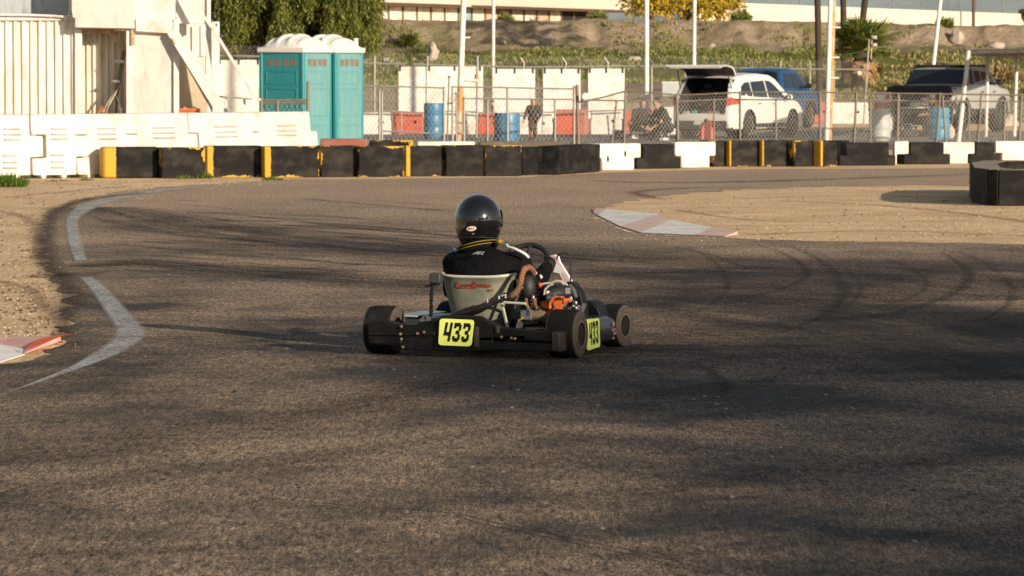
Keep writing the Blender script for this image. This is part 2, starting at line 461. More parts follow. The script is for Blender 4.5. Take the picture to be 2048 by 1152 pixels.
line_m = ribbon_mat('worn_white_line', (.38, .385, .38), (.58, .575, .55), .90, .4, .468, 1.1)
runs = [px_run([(-40, 806), (60, 772), (150, 738), (215, 708), (258, 676), (256, 655), (236, 628), (214, 600), (192, 575), (172, 556)], [.0, .03, .10, .19, .23, .21, .19, .17, .15, .12]),
        px_run([(162, 523), (152, 495), (146, 465), (146, 438), (170, 418), (205, 404), (250, 394), (330, 381), (420, 373)], [.13, .15, .16, .17, .30, .34, .34, .3, .22])]
o = ribbon_obj('track_edge_line', runs, .009, line_m)
tag(o, kind='structure')

skid_m = ribbon_mat('rubber_mark', (.016, .016, .016), (.03, .03, .03), .58, .9, .46, .6)
rs = random.Random(3); runs = []
for i in range(85):                                  # exit streaks fanning over the corner
    x = rs.uniform(150, 700); y = rs.uniform(398, 575) ; ln = rs.uniform(120, 520); sl = rs.uniform(-.01, .10)
    pts = [(x + ln * t, y + sl * ln * t + rs.uniform(-2, 2)) for t in (0, .35, .7, 1)]
    runs.append(px_run(pts, rs.choice([.04, .06, .08, .11, .18]) * ((480. / y) ** 2)))
for i in range(26):
    x = rs.uniform(1100, 1700); y = rs.uniform(490, 720); ln = rs.uniform(150, 500); sl = rs.uniform(-.06, .10)
    runs.append(px_run([(x + ln * t, y + sl * ln * t * (1.3 - t)) for t in (0, .4, .75, 1)], rs.choice([.03, .05, .09])))
for i in range(30):
    x = rs.uniform(-100, 1500); y = rs.uniform(720, 1120); ln = rs.uniform(200, 700); sl = rs.uniform(-.22, -.04)
    runs.append(px_run([(x + ln * t, y + sl * ln * t) for t in (0, .4, .75, 1)], rs.choice([.03, .05, .12, .2])))
o = ribbon_obj('skid_marks', runs[:111], .0085, skid_m); tag(o, kind='stuff', label='faint black rubber streaks left across the asphalt', cat='skid marks')
skid2 = ribbon_mat('heavy_rubber_mark', (.010, .010, .010), (.022, .022, .022), .50, 1.0, .46, .5)
runs = [px_run([(1555, 486), (1610, 505), (1655, 532), (1684, 565), (1690, 590), (1668, 618), (1625, 645), (1560, 668)], [.04, .07, .12, .15, .15, .13, .09, .05]),
        px_run([(1880, 505), (1925, 530), (1940, 555), (1915, 585), (1850, 612), (1740, 640)], [.04, .09, .14, .14, .1, .05]),
        px_run([(1290, 492), (1370, 500), (1440, 517), (1500, 540)], [.04, .08, .1, .05]),
        px_run([(1205, 499), (1240, 508), (1300, 528)], [.05, .05, .03]),
        px_run([(1390, 728), (1425, 748), (1450, 775), (1440, 800)], [.04, .09, .11, .05]),
        px_run([(1330, 400), (1270, 386), (1360, 378), (1500, 375)], [.2, .4, .5, .2]),
        px_run([(520, 702), (560, 690), (585, 680)], [.05, .08, .05]),
        px_run([(790, 462), (815, 460), (830, 463)], [.1, .25, .1]),
        px_run([(1180, 362), (1300, 366), (1500, 364), (1700, 358), (1940, 350)], [.2, .9, 1.2, .8, .4])]
base_arc = [(1535, 484), (1600, 501), (1652, 530), (1684, 565), (1688, 592), (1664, 620), (1615, 646), (1540, 670)]
for dx, dy, sx, sy, q_ in ((-205, 6, .7, .8, .05), (-70, 1, .95, .62, .09), (24, 4, 1.12, .93, .035), (140, 14, 1.3, .72, .05), (330, 10, 1.1, .95, .08)):
    runs.append(px_run([(1600 + dx + (x - 1600) * sx, 486 + dy + (y - 486) * sy) for x, y in base_arc], [q_ * .2, q_ * .6, q_, q_ * 1.3, q_ * 1.3, q_, q_ * .6, q_ * .2]))
o = ribbon_obj('heavy_skid_marks', runs, .0125, skid2); tag(o, kind='stuff', label='dark curved tyre marks on the track beyond the kart', cat='skid marks')
def rubber_sweep_mat():
    m, nt, N, L, B = nodes('rubber_sweep')
    uv = N.new('ShaderNodeUVMap'); sp = N.new('ShaderNodeSeparateXYZ'); L.new(uv.outputs[0], sp.inputs[0])
    mp = N.new('ShaderNodeMapping'); mp.inputs['Scale'].default_value = (.22, 11, 1); L.new(uv.outputs[0], mp.inputs['Vector'])
    n1 = noise_(N, L, mp.outputs[0], 1., 7, .75); n2 = noise_(N, L, coords(N, L, (.8, .35, 1), False), 1., 5, .6); n3 = noise_(N, L, coords(N, L, (52, 6.5, 1), False), 1., 5, .8)
    cross = math_(N, L, 'SUBTRACT', 1.0, math_(N, L, 'ABSOLUTE', math_(N, L, 'MULTIPLY_ADD', sp.outputs[1], 2.0, -1.0)))
    ed = N.new('ShaderNodeMapRange'); ed.interpolation_type = 'SMOOTHSTEP'; L.new(cross, ed.inputs[0]); ed.inputs[1].default_value = 0; ed.inputs[2].default_value = .85
    a = math_(N, L, 'MULTIPLY', ed.outputs[0], ramp(N, L, math_(N, L, 'ADD', math_(N, L, 'MULTIPLY', n1, .65), math_(N, L, 'MULTIPLY', n2, .35)), .36, .58))
    a = math_(N, L, 'MULTIPLY', a, math_(N, L, 'MULTIPLY_ADD', n3, -1.1, 1.25), None, True)
    L.new(math_(N, L, 'MULTIPLY', a, .92, None, True), B.inputs['Alpha'])
    B.inputs['Base Color'].default_value = (.022, .022, .0225, 1); B.inputs['Roughness'].default_value = .8; B.inputs['Specular IOR Level'].default_value = .2
    return m
runs = [px_run([(2150, 600), (1850, 562), (1600, 540), (1300, 527), (950, 508), (600, 482), (350, 452), (180, 415)], [6.5, 7.5, 7.0, 5.5, 4.0, 3.4, 3.0, 1.6]),
        px_run([(2150, 760), (1850, 680), (1550, 625), (1250, 590), (900, 570), (560, 550), (250, 520)], [4.5, 5.0, 4.8, 3.8, 2.6, 1.8, .9])]
o = ribbon_obj('rubber_sweep', runs, .0062, rubber_sweep_mat()); tag(o, kind='stuff', label='broad dark band of rubber sweeping through the corner', cat='rubber line')
runs = [px_run([(-120, 935), (150, 905), (500, 850), (800, 790), (1150, 715), (1500, 655), (1900, 625)], [1.0, 1.1, 1.0, .9, .9, .8, .5]),
        px_run([(-120, 1010), (250, 960), (700, 905), (1000, 860)], [.7, .6, .5, .2]),
        px_run([(900, 1010), (1300, 985), (1700, 940), (2150, 900)], [.25, .5, .7, .9]),
        px_run([(1200, 1120), (1600, 1090), (1950, 1070), (2200, 1040)], [.3, .5, .6, .7]),
        px_run([(1240, 800), (1500, 770), (1800, 740), (2150, 735)], [.4, .7, .9, 1.1]),
        px_run([(-100, 1130), (200, 1110), (600, 1090)], [.5, .5, .2])]
m2 = bpy.data.materials['rubber_sweep'].copy(); m2.name = 'rubber_band_faint'
for n_ in m2.node_tree.nodes:
    if n_.type == 'MATH' and n_.operation == 'MULTIPLY' and abs(n_.inputs[1].default_value - .92) < 1e-4 and n_.use_clamp: n_.inputs[1].default_value = .42
o = ribbon_obj('rubber_sweep', runs, .0074, m2); tag(o, kind='stuff', label='dark rubbered bands slanting across the near asphalt', cat='rubber line')
crack_m = ribbon_mat('crack_dark', (.006, .006, .006), (.015, .014, .013), .75, .8, .42, 2.)
runs = [px_run([(-30, 1012), (120, 1022), (250, 1032)], .022), px_run([(520, 1004), (640, 1014), (720, 1022), (900, 1034), (980, 1052), (1060, 1068), (1180, 1094), (1260, 1110), (1420, 1150), (1500, 1170)], .026),
        px_run([(200, 677), (420, 679), (620, 680), (760, 680)], [.05, .05, .035, .02]), px_run([(1290, 674), (1500, 677), (1700, 680), (2060, 686)], [.05, .06, .05, .05])]
o = ribbon_obj('asphalt_cracks', runs, .0165, crack_m); tag(o, kind='structure')
grit_m = ribbon_mat('dark_grit', (.035, .026, .018), (.10, .07, .045), .85, .95, .47, 1.0)
runs = [px_run([(285, 388), (180, 400), (120, 420), (98, 450), (92, 500), (100, 530), (128, 560), (150, 590), (138, 630), (128, 680)], [.3, .3, .3, .28, .28, .3, .3, .3, .2, .1]),
        px_run([(150, 534), (200, 531), (270, 528), (340, 532)], [.9, .7, .4, .1]), px_run([(100, 557), (150, 552), (200, 548)], [.9, .8, .2])]
o = ribbon_obj('dirt_grit', runs, .0205, grit_m); tag(o, kind='stuff', label='dark grit and clods along the asphalt edge', cat='grit')

# ---- kerbs: low painted concrete, red and white
M_kw = mat('worn_kerb_white', (.78, .76, .72), .8, 0, .15, 5, bump=.15, dirt=(.42, .30, .2), dirtamt=.6, dscale=3)
M_kr = mat('worn_kerb_red', (.70, .47, .40), .8, 0, .2, 5, bump=.15, dirt=(.58, .50, .42), dirtamt=.85, dscale=3)
def kerb(name, label, front, back, cols, kr=None, h=.028, extra=()):
    root = thing(name, label, 'kerb', (front[0] + front[-1]) / 2)
    o0 = root.location.copy()
    quads = [(c, front[i], front[i + 1], back[i + 1], back[i]) for i, c in enumerate(cols)] + list(extra)
    for c, a, b, d, e in quads:
        mb = MB()
        a, b, d, e = a - o0, b - o0, d - o0, e - o0
        z0, z1 = Vector((0, 0, .006)), Vector((0, 0, h + .01))
        mb.add([a + z0, b + z0, d + z0, e + z0, a + z0 * 2, b + z0 * 2, d + z1, e + z1],
               [(4, 5, 6, 7), (0, 1, 5, 4), (1, 2, 6, 5), (2, 3, 7, 6), (3, 0, 4, 7)])
        mb.build('painted_section', (kr or M_kr) if c == 'r' else M_kw, root)
kerb('corner_kerb', 'faded red and white kerb around the tip of the dirt island', [G(1186, 427), G(1196, 432), G(1240, 454), G(1282, 467), G(1392, 472), G(1450, 475)],
     [G(1192, 421), G(1212, 424), G(1318, 434), G(1342, 446), G(1425, 461), G(1475, 470)], 'rwrwr')
kerb('corner_kerb', 'red and white kerb at the dirt edge beside the bend of the white line', [G(51, 709), G(0, 698.5), G(-200, 704)], [G(122, 684), G(20, 685), G(-200, 692)], 'rr', mat('bright_kerb_red', (.66, .36, .30), .8, 0, .2, 5, dirt=(.6, .5, .42), dirtamt=.6, dscale=3),
     extra=[('w', G(50, 712), G(-10, 731), G(0, 700), G(49, 710.5)), ('w', G(-11, 731.2), G(-200, 760), G(-200, 705.5), G(-1, 700))])
mb = MB(); pts = [G(128, 683), G(98, 690), G(72, 708), G(58, 713), G(50, 712), G(84, 690)]
ribm = ribbon_mat('orange_red_paint', (.70, .10, .03), (.8, .16, .05), .95, .5, .36, 3)
o = ribbon_obj('kerb_paint', [px_run([(140, 682.5), (112, 687), (84, 696), (54, 712)], [.04, .09, .11, .03])], .045, ribm); tag(o, kind='structure')

# ---- tyre tracks in the dirt
trk = ribbon_mat('dirt_track', (.30, .20, .12), (.42, .29, .18), .55, .9, .46, .8)
runs = [px_run([(1560, 402), (1750, 410), (1950, 430), (2100, 452)], .28), px_run([(1480, 398), (1700, 392), (1900, 396), (2100, 410)], .25), px_run([(1500, 470), (1750, 462), (2000, 470), (2100, 475)], .3),
        px_run([(1350, 420), (1500, 440), (1700, 446)], .2), px_run([(-20, 420), (60, 440), (85, 520)], .25), px_run([(-20, 560), (60, 580), (110, 640)], .22), px_run([(20, 395), (120, 385), (260, 372)], .25)]
o = ribbon_obj('tyre_tracks', runs, .0045, trk); tag(o, kind='stuff', label='faint tyre tracks pressed into the dry dirt', cat='tyre tracks')
# ---- pebbles and clods
def pebbles(name, n, regions, rmin, rmax, m, label, seed, long=1.):
    rp = random.Random(seed); mb = MB()
    ico = [(0, 0, 1), (.9, 0, .1), (.28, .85, .1), (-.7, .53, 0), (-.7, -.53, .1), (.28, -.85, 0)]
    fcs = [(0, 1, 2), (0, 2, 3), (0, 3, 4), (0, 4, 5), (0, 5, 1)]
    for i in range(n):
        x0, y0, x1, y1 = rp.choice(regions)
        g = G(rp.uniform(x0, x1), rp.uniform(y0, y1)); s = rp.uniform(rmin, rmax) * (rp.random() ** 1.5 + .3); an = rp.uniform(0, 6)
        M = Matrix.Rotation(an, 3, 'Z')
        mb.add([g + M @ Vector((v[0] * s * rp.uniform(.7, 1.3) * (long if rp.random() > .5 else 1), v[1] * s, v[2] * s * .7)) + Vector((0, 0, .002)) for v in ico], fcs)
    return tag(mb.build(name, m, weld=False), kind='stuff', label=label, cat='stones')
M_stone = mat('pale_stone', (.52, .42, .30), .85, 0, .3, 9)
M_clod = mat('dark_clod', (.05, .042, .035), .9, 0, .3, 9)
pebbles('pebbles', 45, [(0, 380, 1200, 560), (0, 560, 2048, 1150), (1200, 480, 2048, 700), (1100, 350, 1900, 372)], .003, .007, M_stone, 'small pale stones scattered over the asphalt', 5)
pebbles('clods', 210, [(0, 380, 1200, 560), (0, 560, 2048, 1150), (1200, 480, 2048, 800)], .008, .020, M_clod, 'small dark rubber crumbs scattered over the asphalt', 6)
pebbles('twigs', 46, [(1000, 480, 2048, 800), (0, 640, 1300, 1100), (1300, 560, 2048, 700)], .010, .022, mat('dark_twig', (.03, .024, .018), .9, 0, .3, 9), 'dark twigs and rubber shreds lying on the asphalt', 16, 3.)
pebbles('gravel_spill', 700, [(95, 380, 330, 420), (90, 400, 170, 700), (1185, 415, 1330, 480), (1300, 470, 2048, 500), (240, 355, 700, 372)], .005, .014, mat('dirt_stone', (.5, .37, .24), .9, 0, .3, 9), 'loose gravel dragged onto the edge of the asphalt', 10)
pebbles('gravel', 2200, [(0, 362, 330, 400), (0, 400, 95, 690), (1300, 378, 2048, 484), (1300, 400, 2048, 484), (240, 360, 560, 372)], .008, .018, mat('dirt_stone', (.5, .37, .24), .9, 0, .3, 9), 'loose gravel on the dry dirt', 8)
pebbles('dirt_clods', 1100, [(0, 362, 330, 400), (0, 400, 110, 690), (1300, 378, 2048, 484), (60, 400, 130, 690)], .009, .024, mat('brown_clod', (.12, .08, .05), .95, 0, .3, 9), 'loose brown clods on the dry dirt', 9)

# ---- embankment
def lerp_tab(t, tab):
    if t <= tab[0][0]: return tab[0][1]
    for (a, va), (b, vb) in zip(tab, tab[1:]):
        if t <= b:
            s = (t - a) / (b - a); s = s * s * (3 - 2 * s) if False else s
            return va + (vb - va) * s
    return tab[-1][1]
def sstep(a, b, x):
    t = max(0, min(1, (x - a) / (b - a))); return t * t * (3 - 2 * t)
TAB = [(126, -.05), (128.2, .75), (131, 1.0), (150, 1.3), (162, 1.5), (170, 2.35), (176.2, 3.1), (176.9, 3.45), (177.9, 4.08), (178.6, 4.19), (186, 4.22), (420, 4.24)]
def face_shift(x, y):
    return (noise.fractal(Vector((x * .45, 2.2, 8)), 1., 2., 4) * .9 + noise.noise(Vector((x * 2.3, y * 2.3, 2))) * .22) * sstep(173, 176, y) * (1 - sstep(179, 181, y))
def bank(x, y):
    toe = 126 + 28 * sstep(3, 12, x)
    yq = 160 - (160 - y) * 34. / (160 - toe) if y < 160 else y + face_shift(x, y)
    z = lerp_tab(yq, TAB)
    r = sstep(8, 24, x)
    if y > 176: z -= .27 * r
    k = sstep(126, 134, yq)
    z += k * .9 * max(0, noise.noise(Vector((x * .22, y * .2, 3.1)))) * (1 - sstep(146, 156, y))
    z += k * noise.fractal(Vector((x * .5, y * .5, 0)), 1., 2., 5) * (.14 if y < 172 else (.12 if y < 179 else .03)) + (k * noise.fractal(Vector((x * 1.7, y * 1.7, 5)), 1., 2., 4) * .10 if 172 <= y < 179 else 0)
    return z
mb = MB(); nx, yy = 420, [126 + i * 1.0 for i in range(46)] + [172 + .5 * i for i in range(6)] + [175 + .14 * i for i in range(33)] + [179.8, 181, 184, 190, 200, 230, 300, 420]
x0, x1 = -46., 46.; o_ = 0
vs = [Vector((x0 + (x1 - x0) * i / nx, y, bank(x0 + (x1 - x0) * i / nx, y))) for y in yy for i in range(nx + 1)]
fs = [(j * (nx + 1) + i, j * (nx + 1) + i + 1, (j + 1) * (nx + 1) + i + 1, (j + 1) * (nx + 1) + i) for j in range(len(yy) - 1) for i in range(nx)]
mb.add(vs, fs)
def bank_material():
    m, nt, N, L, B = nodes('embankment_earth')
    v = coords(N, L, rnd=False); sp = N.new('ShaderNodeSeparateXYZ'); L.new(v, sp.inputs[0])
    n1 = noise_(N, L, v, .55, 8, .65); n2 = noise_(N, L, v, 2.2, 8, .7); n3 = noise_(N, L, v, .35, 5, .6)
    c = mixrgb(N, L, ramp(N, L, n1, .36, .66), (.37, .275, .185), (.54, .42, .295))
    c = mixrgb(N, L, math_(N, L, 'MULTIPLY', ramp(N, L, n2, .52, .70), .6), c, (.24, .165, .10))
    # grass and weeds: strong at the foot of the slope, patches higher up
    def band(a, b, cc, d):
        r1 = N.new('ShaderNodeMapRange'); L.new(sp.outputs[1], r1.inputs[0]); r1.inputs[1].default_value, r1.inputs[2].default_value = a, b
        r2 = N.new('ShaderNodeMapRange'); L.new(sp.outputs[1], r2.inputs[0]); r2.inputs[1].default_value, r2.inputs[2].default_value = cc, d
        return math_(N, L, 'MULTIPLY', r1.outputs[0], math_(N, L, 'SUBTRACT', 1.0, r2.outputs[0]))
    foot = band(150, 158, 172, 176)
    up = math_(N, L, 'MULTIPLY', band(174, 176, 178, 180), .42)
    g = math_(N, L, 'ADD', math_(N, L, 'ADD', foot, up), math_(N, L, 'MULTIPLY_ADD', n3, 1.6, -.98))
    g = ramp(N, L, math_(N, L, 'ADD', g, math_(N, L, 'MULTIPLY_ADD', n2, .6, -.3)), .25, .6)
    green = mixrgb(N, L, ramp(N, L, n2, .35, .65), (.10, .125, .03), (.26, .25, .075))
    c = mixrgb(N, L, g, c, green)
    L.new(c, B.inputs['Base Color']); B.inputs['Roughness'].default_value = .95; B.inputs['Specular IOR Level'].default_value = .1
    L.new(bump_(N, L, math_(N, L, 'ADD', n2, math_(N, L, 'MULTIPLY', noise_(N, L, v, 7, 6, .7), .5)), 1.0, .35), B.inputs['Normal'])
    return m
tag(mb.build('embankment', bank_material(), weld=False, angle=70), kind='structure')

# ---- distant mountains
mb = MB(); nm = 60
for j, (Yd, hh, sd) in enumerate(((2600, 150, 1.0), (3400, 300, 5.))):
    top = [Vector((-1400 + 2800 * i / nm, Yd + 200, hh + 90 * noise.fractal(Vector((i * .18 + sd, sd, 0)), 1., 2., 5))) for i in range(nm + 1)]
    mid = [Vector((p.x, Yd + 60 * noise.noise(Vector((i * .5, 2, sd))), p.z * .35)) for i, p in enumerate(top)]
    bot = [Vector((p.x, Yd - 150, -5)) for p in top]
    mb.add(bot + mid + top, [(r * (nm + 1) + i, r * (nm + 1) + i + 1, (r + 1) * (nm + 1) + i + 1, (r + 1) * (nm + 1) + i) for r in range(2) for i in range(nm)])
m, nt, N, L, B = nodes('hazy_mountain')
v = coords(N, L, (.004, .004, .02), False); n1 = noise_(N, L, v, 2.5, 8, .65)
L.new(mixrgb(N, L, ramp(N, L, n1, .35, .65), (.16, .21, .25), (.27, .31, .33)), B.inputs['Base Color']); B.inputs['Roughness'].default_value = 1
B.inputs['Specular IOR Level'].default_value = 0
tag(mb.build('mountains', m, angle=60), kind='structure')

# ================================================================== BUILDING ON THE EMBANKMENT, PARAPET
M_cream = mat('cream_concrete', (.66, .58, .47), .8, 0, .05, .5, bump=.05, dirt=(.5, .40, .3), dirtamt=.3, dscale=.3)
M_fascia = mat('cream_fascia', (.60, .52, .42), .7, 0, .05, .4, dirt=(.45, .36, .27), dirtamt=.4, dscale=.25)
M_brown = mat('brown_trim', (.09, .05, .03), .7, 0, .2, 5)
A0 = P(640, 5, 183.5); B0 = P(1262, 27, 211.5)
ZF = 5.07
A0.z = B0.z = 0
dirv = (B0 - A0).normalized(); nrm = Vector((-dirv.y, dirv.x, 0))           # away from camera
LB = (B0 - A0).length
bl = thing('commercial_building', 'long cream building with a row of windows under its deep fascia, above the earth bank', 'building', (A0.x, A0.y, 4.1), math.atan2(dirv.y, dirv.x))
zb = ZF - 4.1
mb = MB(); mb.box((LB / 2, 9.5, 2.6 + zb), (LB, 19, 5.2)); mb.build('roof_fascia', M_fascia, bl, bevel=.05)
mb = MB(); mb.box((LB / 2, -.03, zb + .06), (LB, .05, .12)); mb.build('drip_edge', M_brown, bl)
mb = MB(); mb.box((LB * .92 / 2 + .4, 1.0, zb / 2 - .25), (LB * .92, .2, zb + .5)); mb.build('wall', mat('tan_wall', (.42, .33, .24), .8, 0, .1, 2), bl)
win_cols = [mat('cream_blind', (.78, .68, .52), .5, 0, .12, 2, dirt=(.25, .18, .12), dirtamt=.6, dscale=1.6),
            mat('teal_blind', (.30, .42, .42), .4, 0, .15, 2, dirt=(.6, .52, .4), dirtamt=.5),
            mat('dim_window', (.10, .07, .05), .25, 0, .3, 1.5, dirt=(.5, .4, .3), dirtamt=.6, dscale=1.4),
            mat('rosy_blind', (.55, .40, .28), .5, 0, .12, 2)]
seq = [1, 1, 2, 2, 0, 0, 0, 0, 0, 0, 1, 0, 3, 3, 0, 0, 3, 0, 2, 2]
nw = 20; ww = LB * .86 / nw
M_frame = mat('brown_window_frame', (.16, .11, .075), .5, 0, .1, 5)
for i in range(nw):
    xc = .9 + ww * (i + .5)
    mb = MB()
    o4 = [(xc - ww / 2, -.1), (xc + ww / 2, -.1), (xc + ww / 2, zb + .02), (xc - ww / 2, zb + .02)]; i4 = [(xc - ww / 2 + .055, -.04), (xc + ww / 2 - .055, -.04), (xc + ww / 2 - .055, zb - .02), (xc - ww / 2 + .055, zb - .02)]
    mb.add([(x, .82, z) for x, z in o4 + i4] + [(x, .93, z) for x, z in o4 + i4], [f for j in range(4) for f in ((j, (j + 1) % 4, 4 + (j + 1) % 4, 4 + j), (8 + j, 12 + j, 12 + (j + 1) % 4, 8 + (j + 1) % 4), (4 + j, 4 + (j + 1) % 4, 12 + (j + 1) % 4, 12 + j), (j, 8 + j, 8 + (j + 1) % 4, (j + 1) % 4))])
    w = mb.build('window', M_frame, bl)
    mb = MB(); mb.box((xc, .89, zb / 2 - .05), (ww - .12, .03, zb + .08))
    mb.build('pane', win_cols[seq[i]] if i < 18 else M_interior, w)
# freeway parapet farther to the right
A1 = P(1400, 8, 222); B1 = P(2250, 30, 283); A1.z = B1.z = 0
d1 = (B1 - A1).normalized(); L1 = (B1 - A1).length
pw = thing('parapet_wall', 'long pale concrete parapet wall along the top of the earth bank', 'wall', (A1.x, A1.y, 3.6), math.atan2(d1.y, d1.x))
mb = MB(); mb.box((L1 / 2, .2, 1.13), (L1, .4, 2.26)); mb.build('wall', M_cream, pw, bevel=.03)
mb = MB(); mb.box((L1 / 2, .18, .5), (L1, .5, .12)); mb.build('ledge', M_brown, pw)
fn_ = thing('roadside_fence', 'dull grey mesh fence standing on the concrete parapet', 'fence', (A1.x, A1.y, 5.86), math.atan2(d1.y, d1.x))
mb = MB(); chain(mb, (0, .2, 0), (L1, .2, 0), 0, 0, 1.6, 1.6, .32, .035)
mb.build('wire_mesh', mat('far_wire', (.22, .25, .23), .7, .2, .1), fn_, weld=False)
for i in range(16):
    mb = MB(); mb.tube([(i * L1 / 15, .2, 0), (i * L1 / 15, .2, 1.65)], .04, 6); mb.build('post', M_galvd, fn_)
q = P(1947, 22, 255)
lp = thing('light_pole', 'thin dark pole standing behind the concrete parapet', 'pole', (q.x, q.y, 4))
mb = MB(); mb.tube([(0, 0, 0), (0, 0, 9)], [.11, .08], 8); mb.build('pole', M_brown, lp)
mb = MB(); mb.tube([(0, 0, 8.9), (.3, 0, 9.2), (1.4, 0, 9.3)], .05, 6); mb.box((1.6, 0, 9.27), (.6, .25, .12)); mb.build('lamp_arm', M_galvd, lp)

# ================================================================== VEGETATION
def leaf_mat(name, c1, c2, c3, rough=.6, tr=.25):
    m, nt, N, L, B = nodes(name)
    g = N.new('ShaderNodeNewGeometry'); rnd = g.outputs['Random Per Island']
    n1 = noise_(N, L, coords(N, L, rnd=False), .9, 4, .6)
    c = mixrgb(N, L, ramp(N, L, n1, .36, .62), c1, c2)
    c = mixrgb(N, L, ramp(N, L, rnd, .35, 1.0), c, c3)
    L.new(c, B.inputs['Base Color']); B.inputs['Roughness'].default_value = rough
    B.inputs['Specular IOR Level'].default_value = .3
    tl = N.new('ShaderNodeBsdfTranslucent'); L.new(c, tl.inputs[0])
    ms = N.new('ShaderNodeMixShader'); ms.inputs[0].default_value = tr
    L.new(B.outputs[0], ms.inputs[1]); L.new(tl.outputs[0], ms.inputs[2])
    out = [n for n in N if n.type == 'OUTPUT_MATERIAL'][0]; L.new(ms.outputs[0], out.inputs[0])
    return m
M_pepper = leaf_mat('pepper_tree_leaf', (.030, .044, .008), (.135, .155, .024), (.23, .235, .045), tr=.12)
M_bark = mat('bark', (.10, .07, .045), .9, 0, .3, 8, bump=.5, bscale=20)
M_palmbark = mat('palm_bark', (.05, .036, .026), .95, 0, .35, 3, bump=.6, bscale=14, stretch=(1, 1, 8))

def leaf_quad(mb, p, d, w, l, up=None, mi=0):
    up = up or Vector((random.uniform(-1, 1), random.uniform(-1, 1), random.uniform(-.3, 1)))
    s = d.cross(up)
    if s.length < 1e-3: s = Vector((1, 0, 0))
    s = s.normalized() * w / 2
    mb.add([p, p + d * l * .5 - s, p + d * l, p + d * l * .5 + s], [(0, 1, 2, 3)], mi)

def pepper_tree():
    c = P(598, 150, 122); X, Y = c.x, c.y
    t = thing('pepper_tree', 'large dark green tree with drooping leaves behind the portable toilets', 'tree', (X, Y, 0))
    mb = MB(); mb.tube([(0, 0, 0), (.1, .1, 1.5), (-.1, .1, 3), (.2, 0, 5)], [.42, .33, .3, .2], 10)
    for a in range(7):
        an = a * .9; mb.tube([(0, .1, 2.2 + .3 * (a % 3)), (1.2 * math.cos(an), 1.0 * math.sin(an), 4), (2.4 * math.cos(an), 1.8 * math.sin(an), 5.6)], [.16, .11, .05], 6)
    mb.build('trunk', M_bark, t)
    rt = random.Random(11); mb = MB(); random.seed(4)
    def strand(x, y, z0, z1, mi, lw=.042, ll=(.10, .20)):
        nl = max(3, int((z0 - z1) / .085)); px, py = x, y
        for i in range(nl):
            z = z0 - (z0 - z1) * i / nl
            px += rt.uniform(-.03, .03); py += rt.uniform(-.03, .03)
            a2 = rt.uniform(0, 6.28); d = Vector((math.cos(a2) * .6, math.sin(a2) * .6, -.8)).normalized()
            leaf_quad(mb, Vector((px, py, z)), d, lw, rt.uniform(*ll), mi=mi)
    # bunches of hanging sprays over a ragged dome, sparse interior leaves coloured dark as shade
    for k in range(150):
        an = rt.uniform(0, 2 * math.pi); rad = .55 + .45 * rt.random() ** .6
        lump = 1 + .16 * noise.noise(Vector((math.cos(an) * 2, math.sin(an) * 2, 1)))
        cx, cy = 2.45 * rad * lump * math.cos(an), 2.2 * rad * lump * math.sin(an)
        zt = 2.9 + rt.random() * 3.9 * (1.15 - .55 * rad); br = rt.uniform(.22, .42); ln = rt.uniform(.8, 1.7)
        low = 2.4 + .5 * noise.noise(Vector((an * 1.6, 5, 2)))
        for q in range(int(46 * br / .3)):
            a, b = rt.uniform(0, 6.28), rt.random() ** .5
            x, y = cx + br * b * math.cos(a), cy + br * b * math.sin(a)
            top_ = zt + br * .9 * (1 - b * b); strand(x, y, top_, max(low, top_ - ln * rt.uniform(.6, 1.1)), 0)
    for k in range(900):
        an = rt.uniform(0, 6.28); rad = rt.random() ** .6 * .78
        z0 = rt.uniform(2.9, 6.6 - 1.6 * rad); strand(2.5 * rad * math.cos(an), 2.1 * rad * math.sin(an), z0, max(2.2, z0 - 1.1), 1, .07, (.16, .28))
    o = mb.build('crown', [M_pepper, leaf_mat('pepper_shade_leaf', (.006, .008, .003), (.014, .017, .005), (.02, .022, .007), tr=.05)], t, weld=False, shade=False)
    return t
pepper_tree()

M_yel = leaf_mat('yellow_leaf', (.42, .27, .02), (.62, .42, .04), (.28, .26, .035))
def round_tree(name, label, loc, r, h, n, m, ls, seed, trunk_h=1.2, squash=1., cat='tree', group=None):
    t = thing(name, label, cat, loc, group=group)
    rt = random.Random(seed); random.seed(seed)
    mb = MB(); mb.tube([(0, 0, -.2), (.05, 0, trunk_h), (0, .05, h * .6)], [r * .09, r * .07, r * .03], 8)
    cl = []
    for i in range(26):
        a, b = rt.uniform(0, 6.28), rt.random() ** .6
        cl.append((Vector((r * .72 * b * math.cos(a), r * .72 * b * math.sin(a), trunk_h + (h - trunk_h) * (.15 + .75 * rt.random() * (1 - .35 * b)))), r * rt.uniform(.22, .42)))
    for c, rr in cl[:9]: mb.tube([(0, 0, trunk_h * .8), c * .6 + Vector((0, 0, trunk_h * .3)), c], [r * .05, r * .03, r * .012], 6)
    mb.build('trunk', M_bark, t)
    mb = MB()
    for i in range(n):
        c, rr = rt.choice(cl)
        d = Vector((rt.gauss(0, 1), rt.gauss(0, 1), rt.gauss(0, 1))).normalized()
        p = c + Vector((d.x, d.y, d.z * squash)) * rr * (rt.random() ** .35) * 1.1
        dd = (d + Vector((rt.uniform(-.7, .7), rt.uniform(-.7, .7), rt.uniform(-.8, .3)))).normalized()
        leaf_quad(mb, p, dd, ls * .6, ls * rt.uniform(.7, 1.3))
    mb.build('crown', m, t, weld=False, shade=False)
    return t
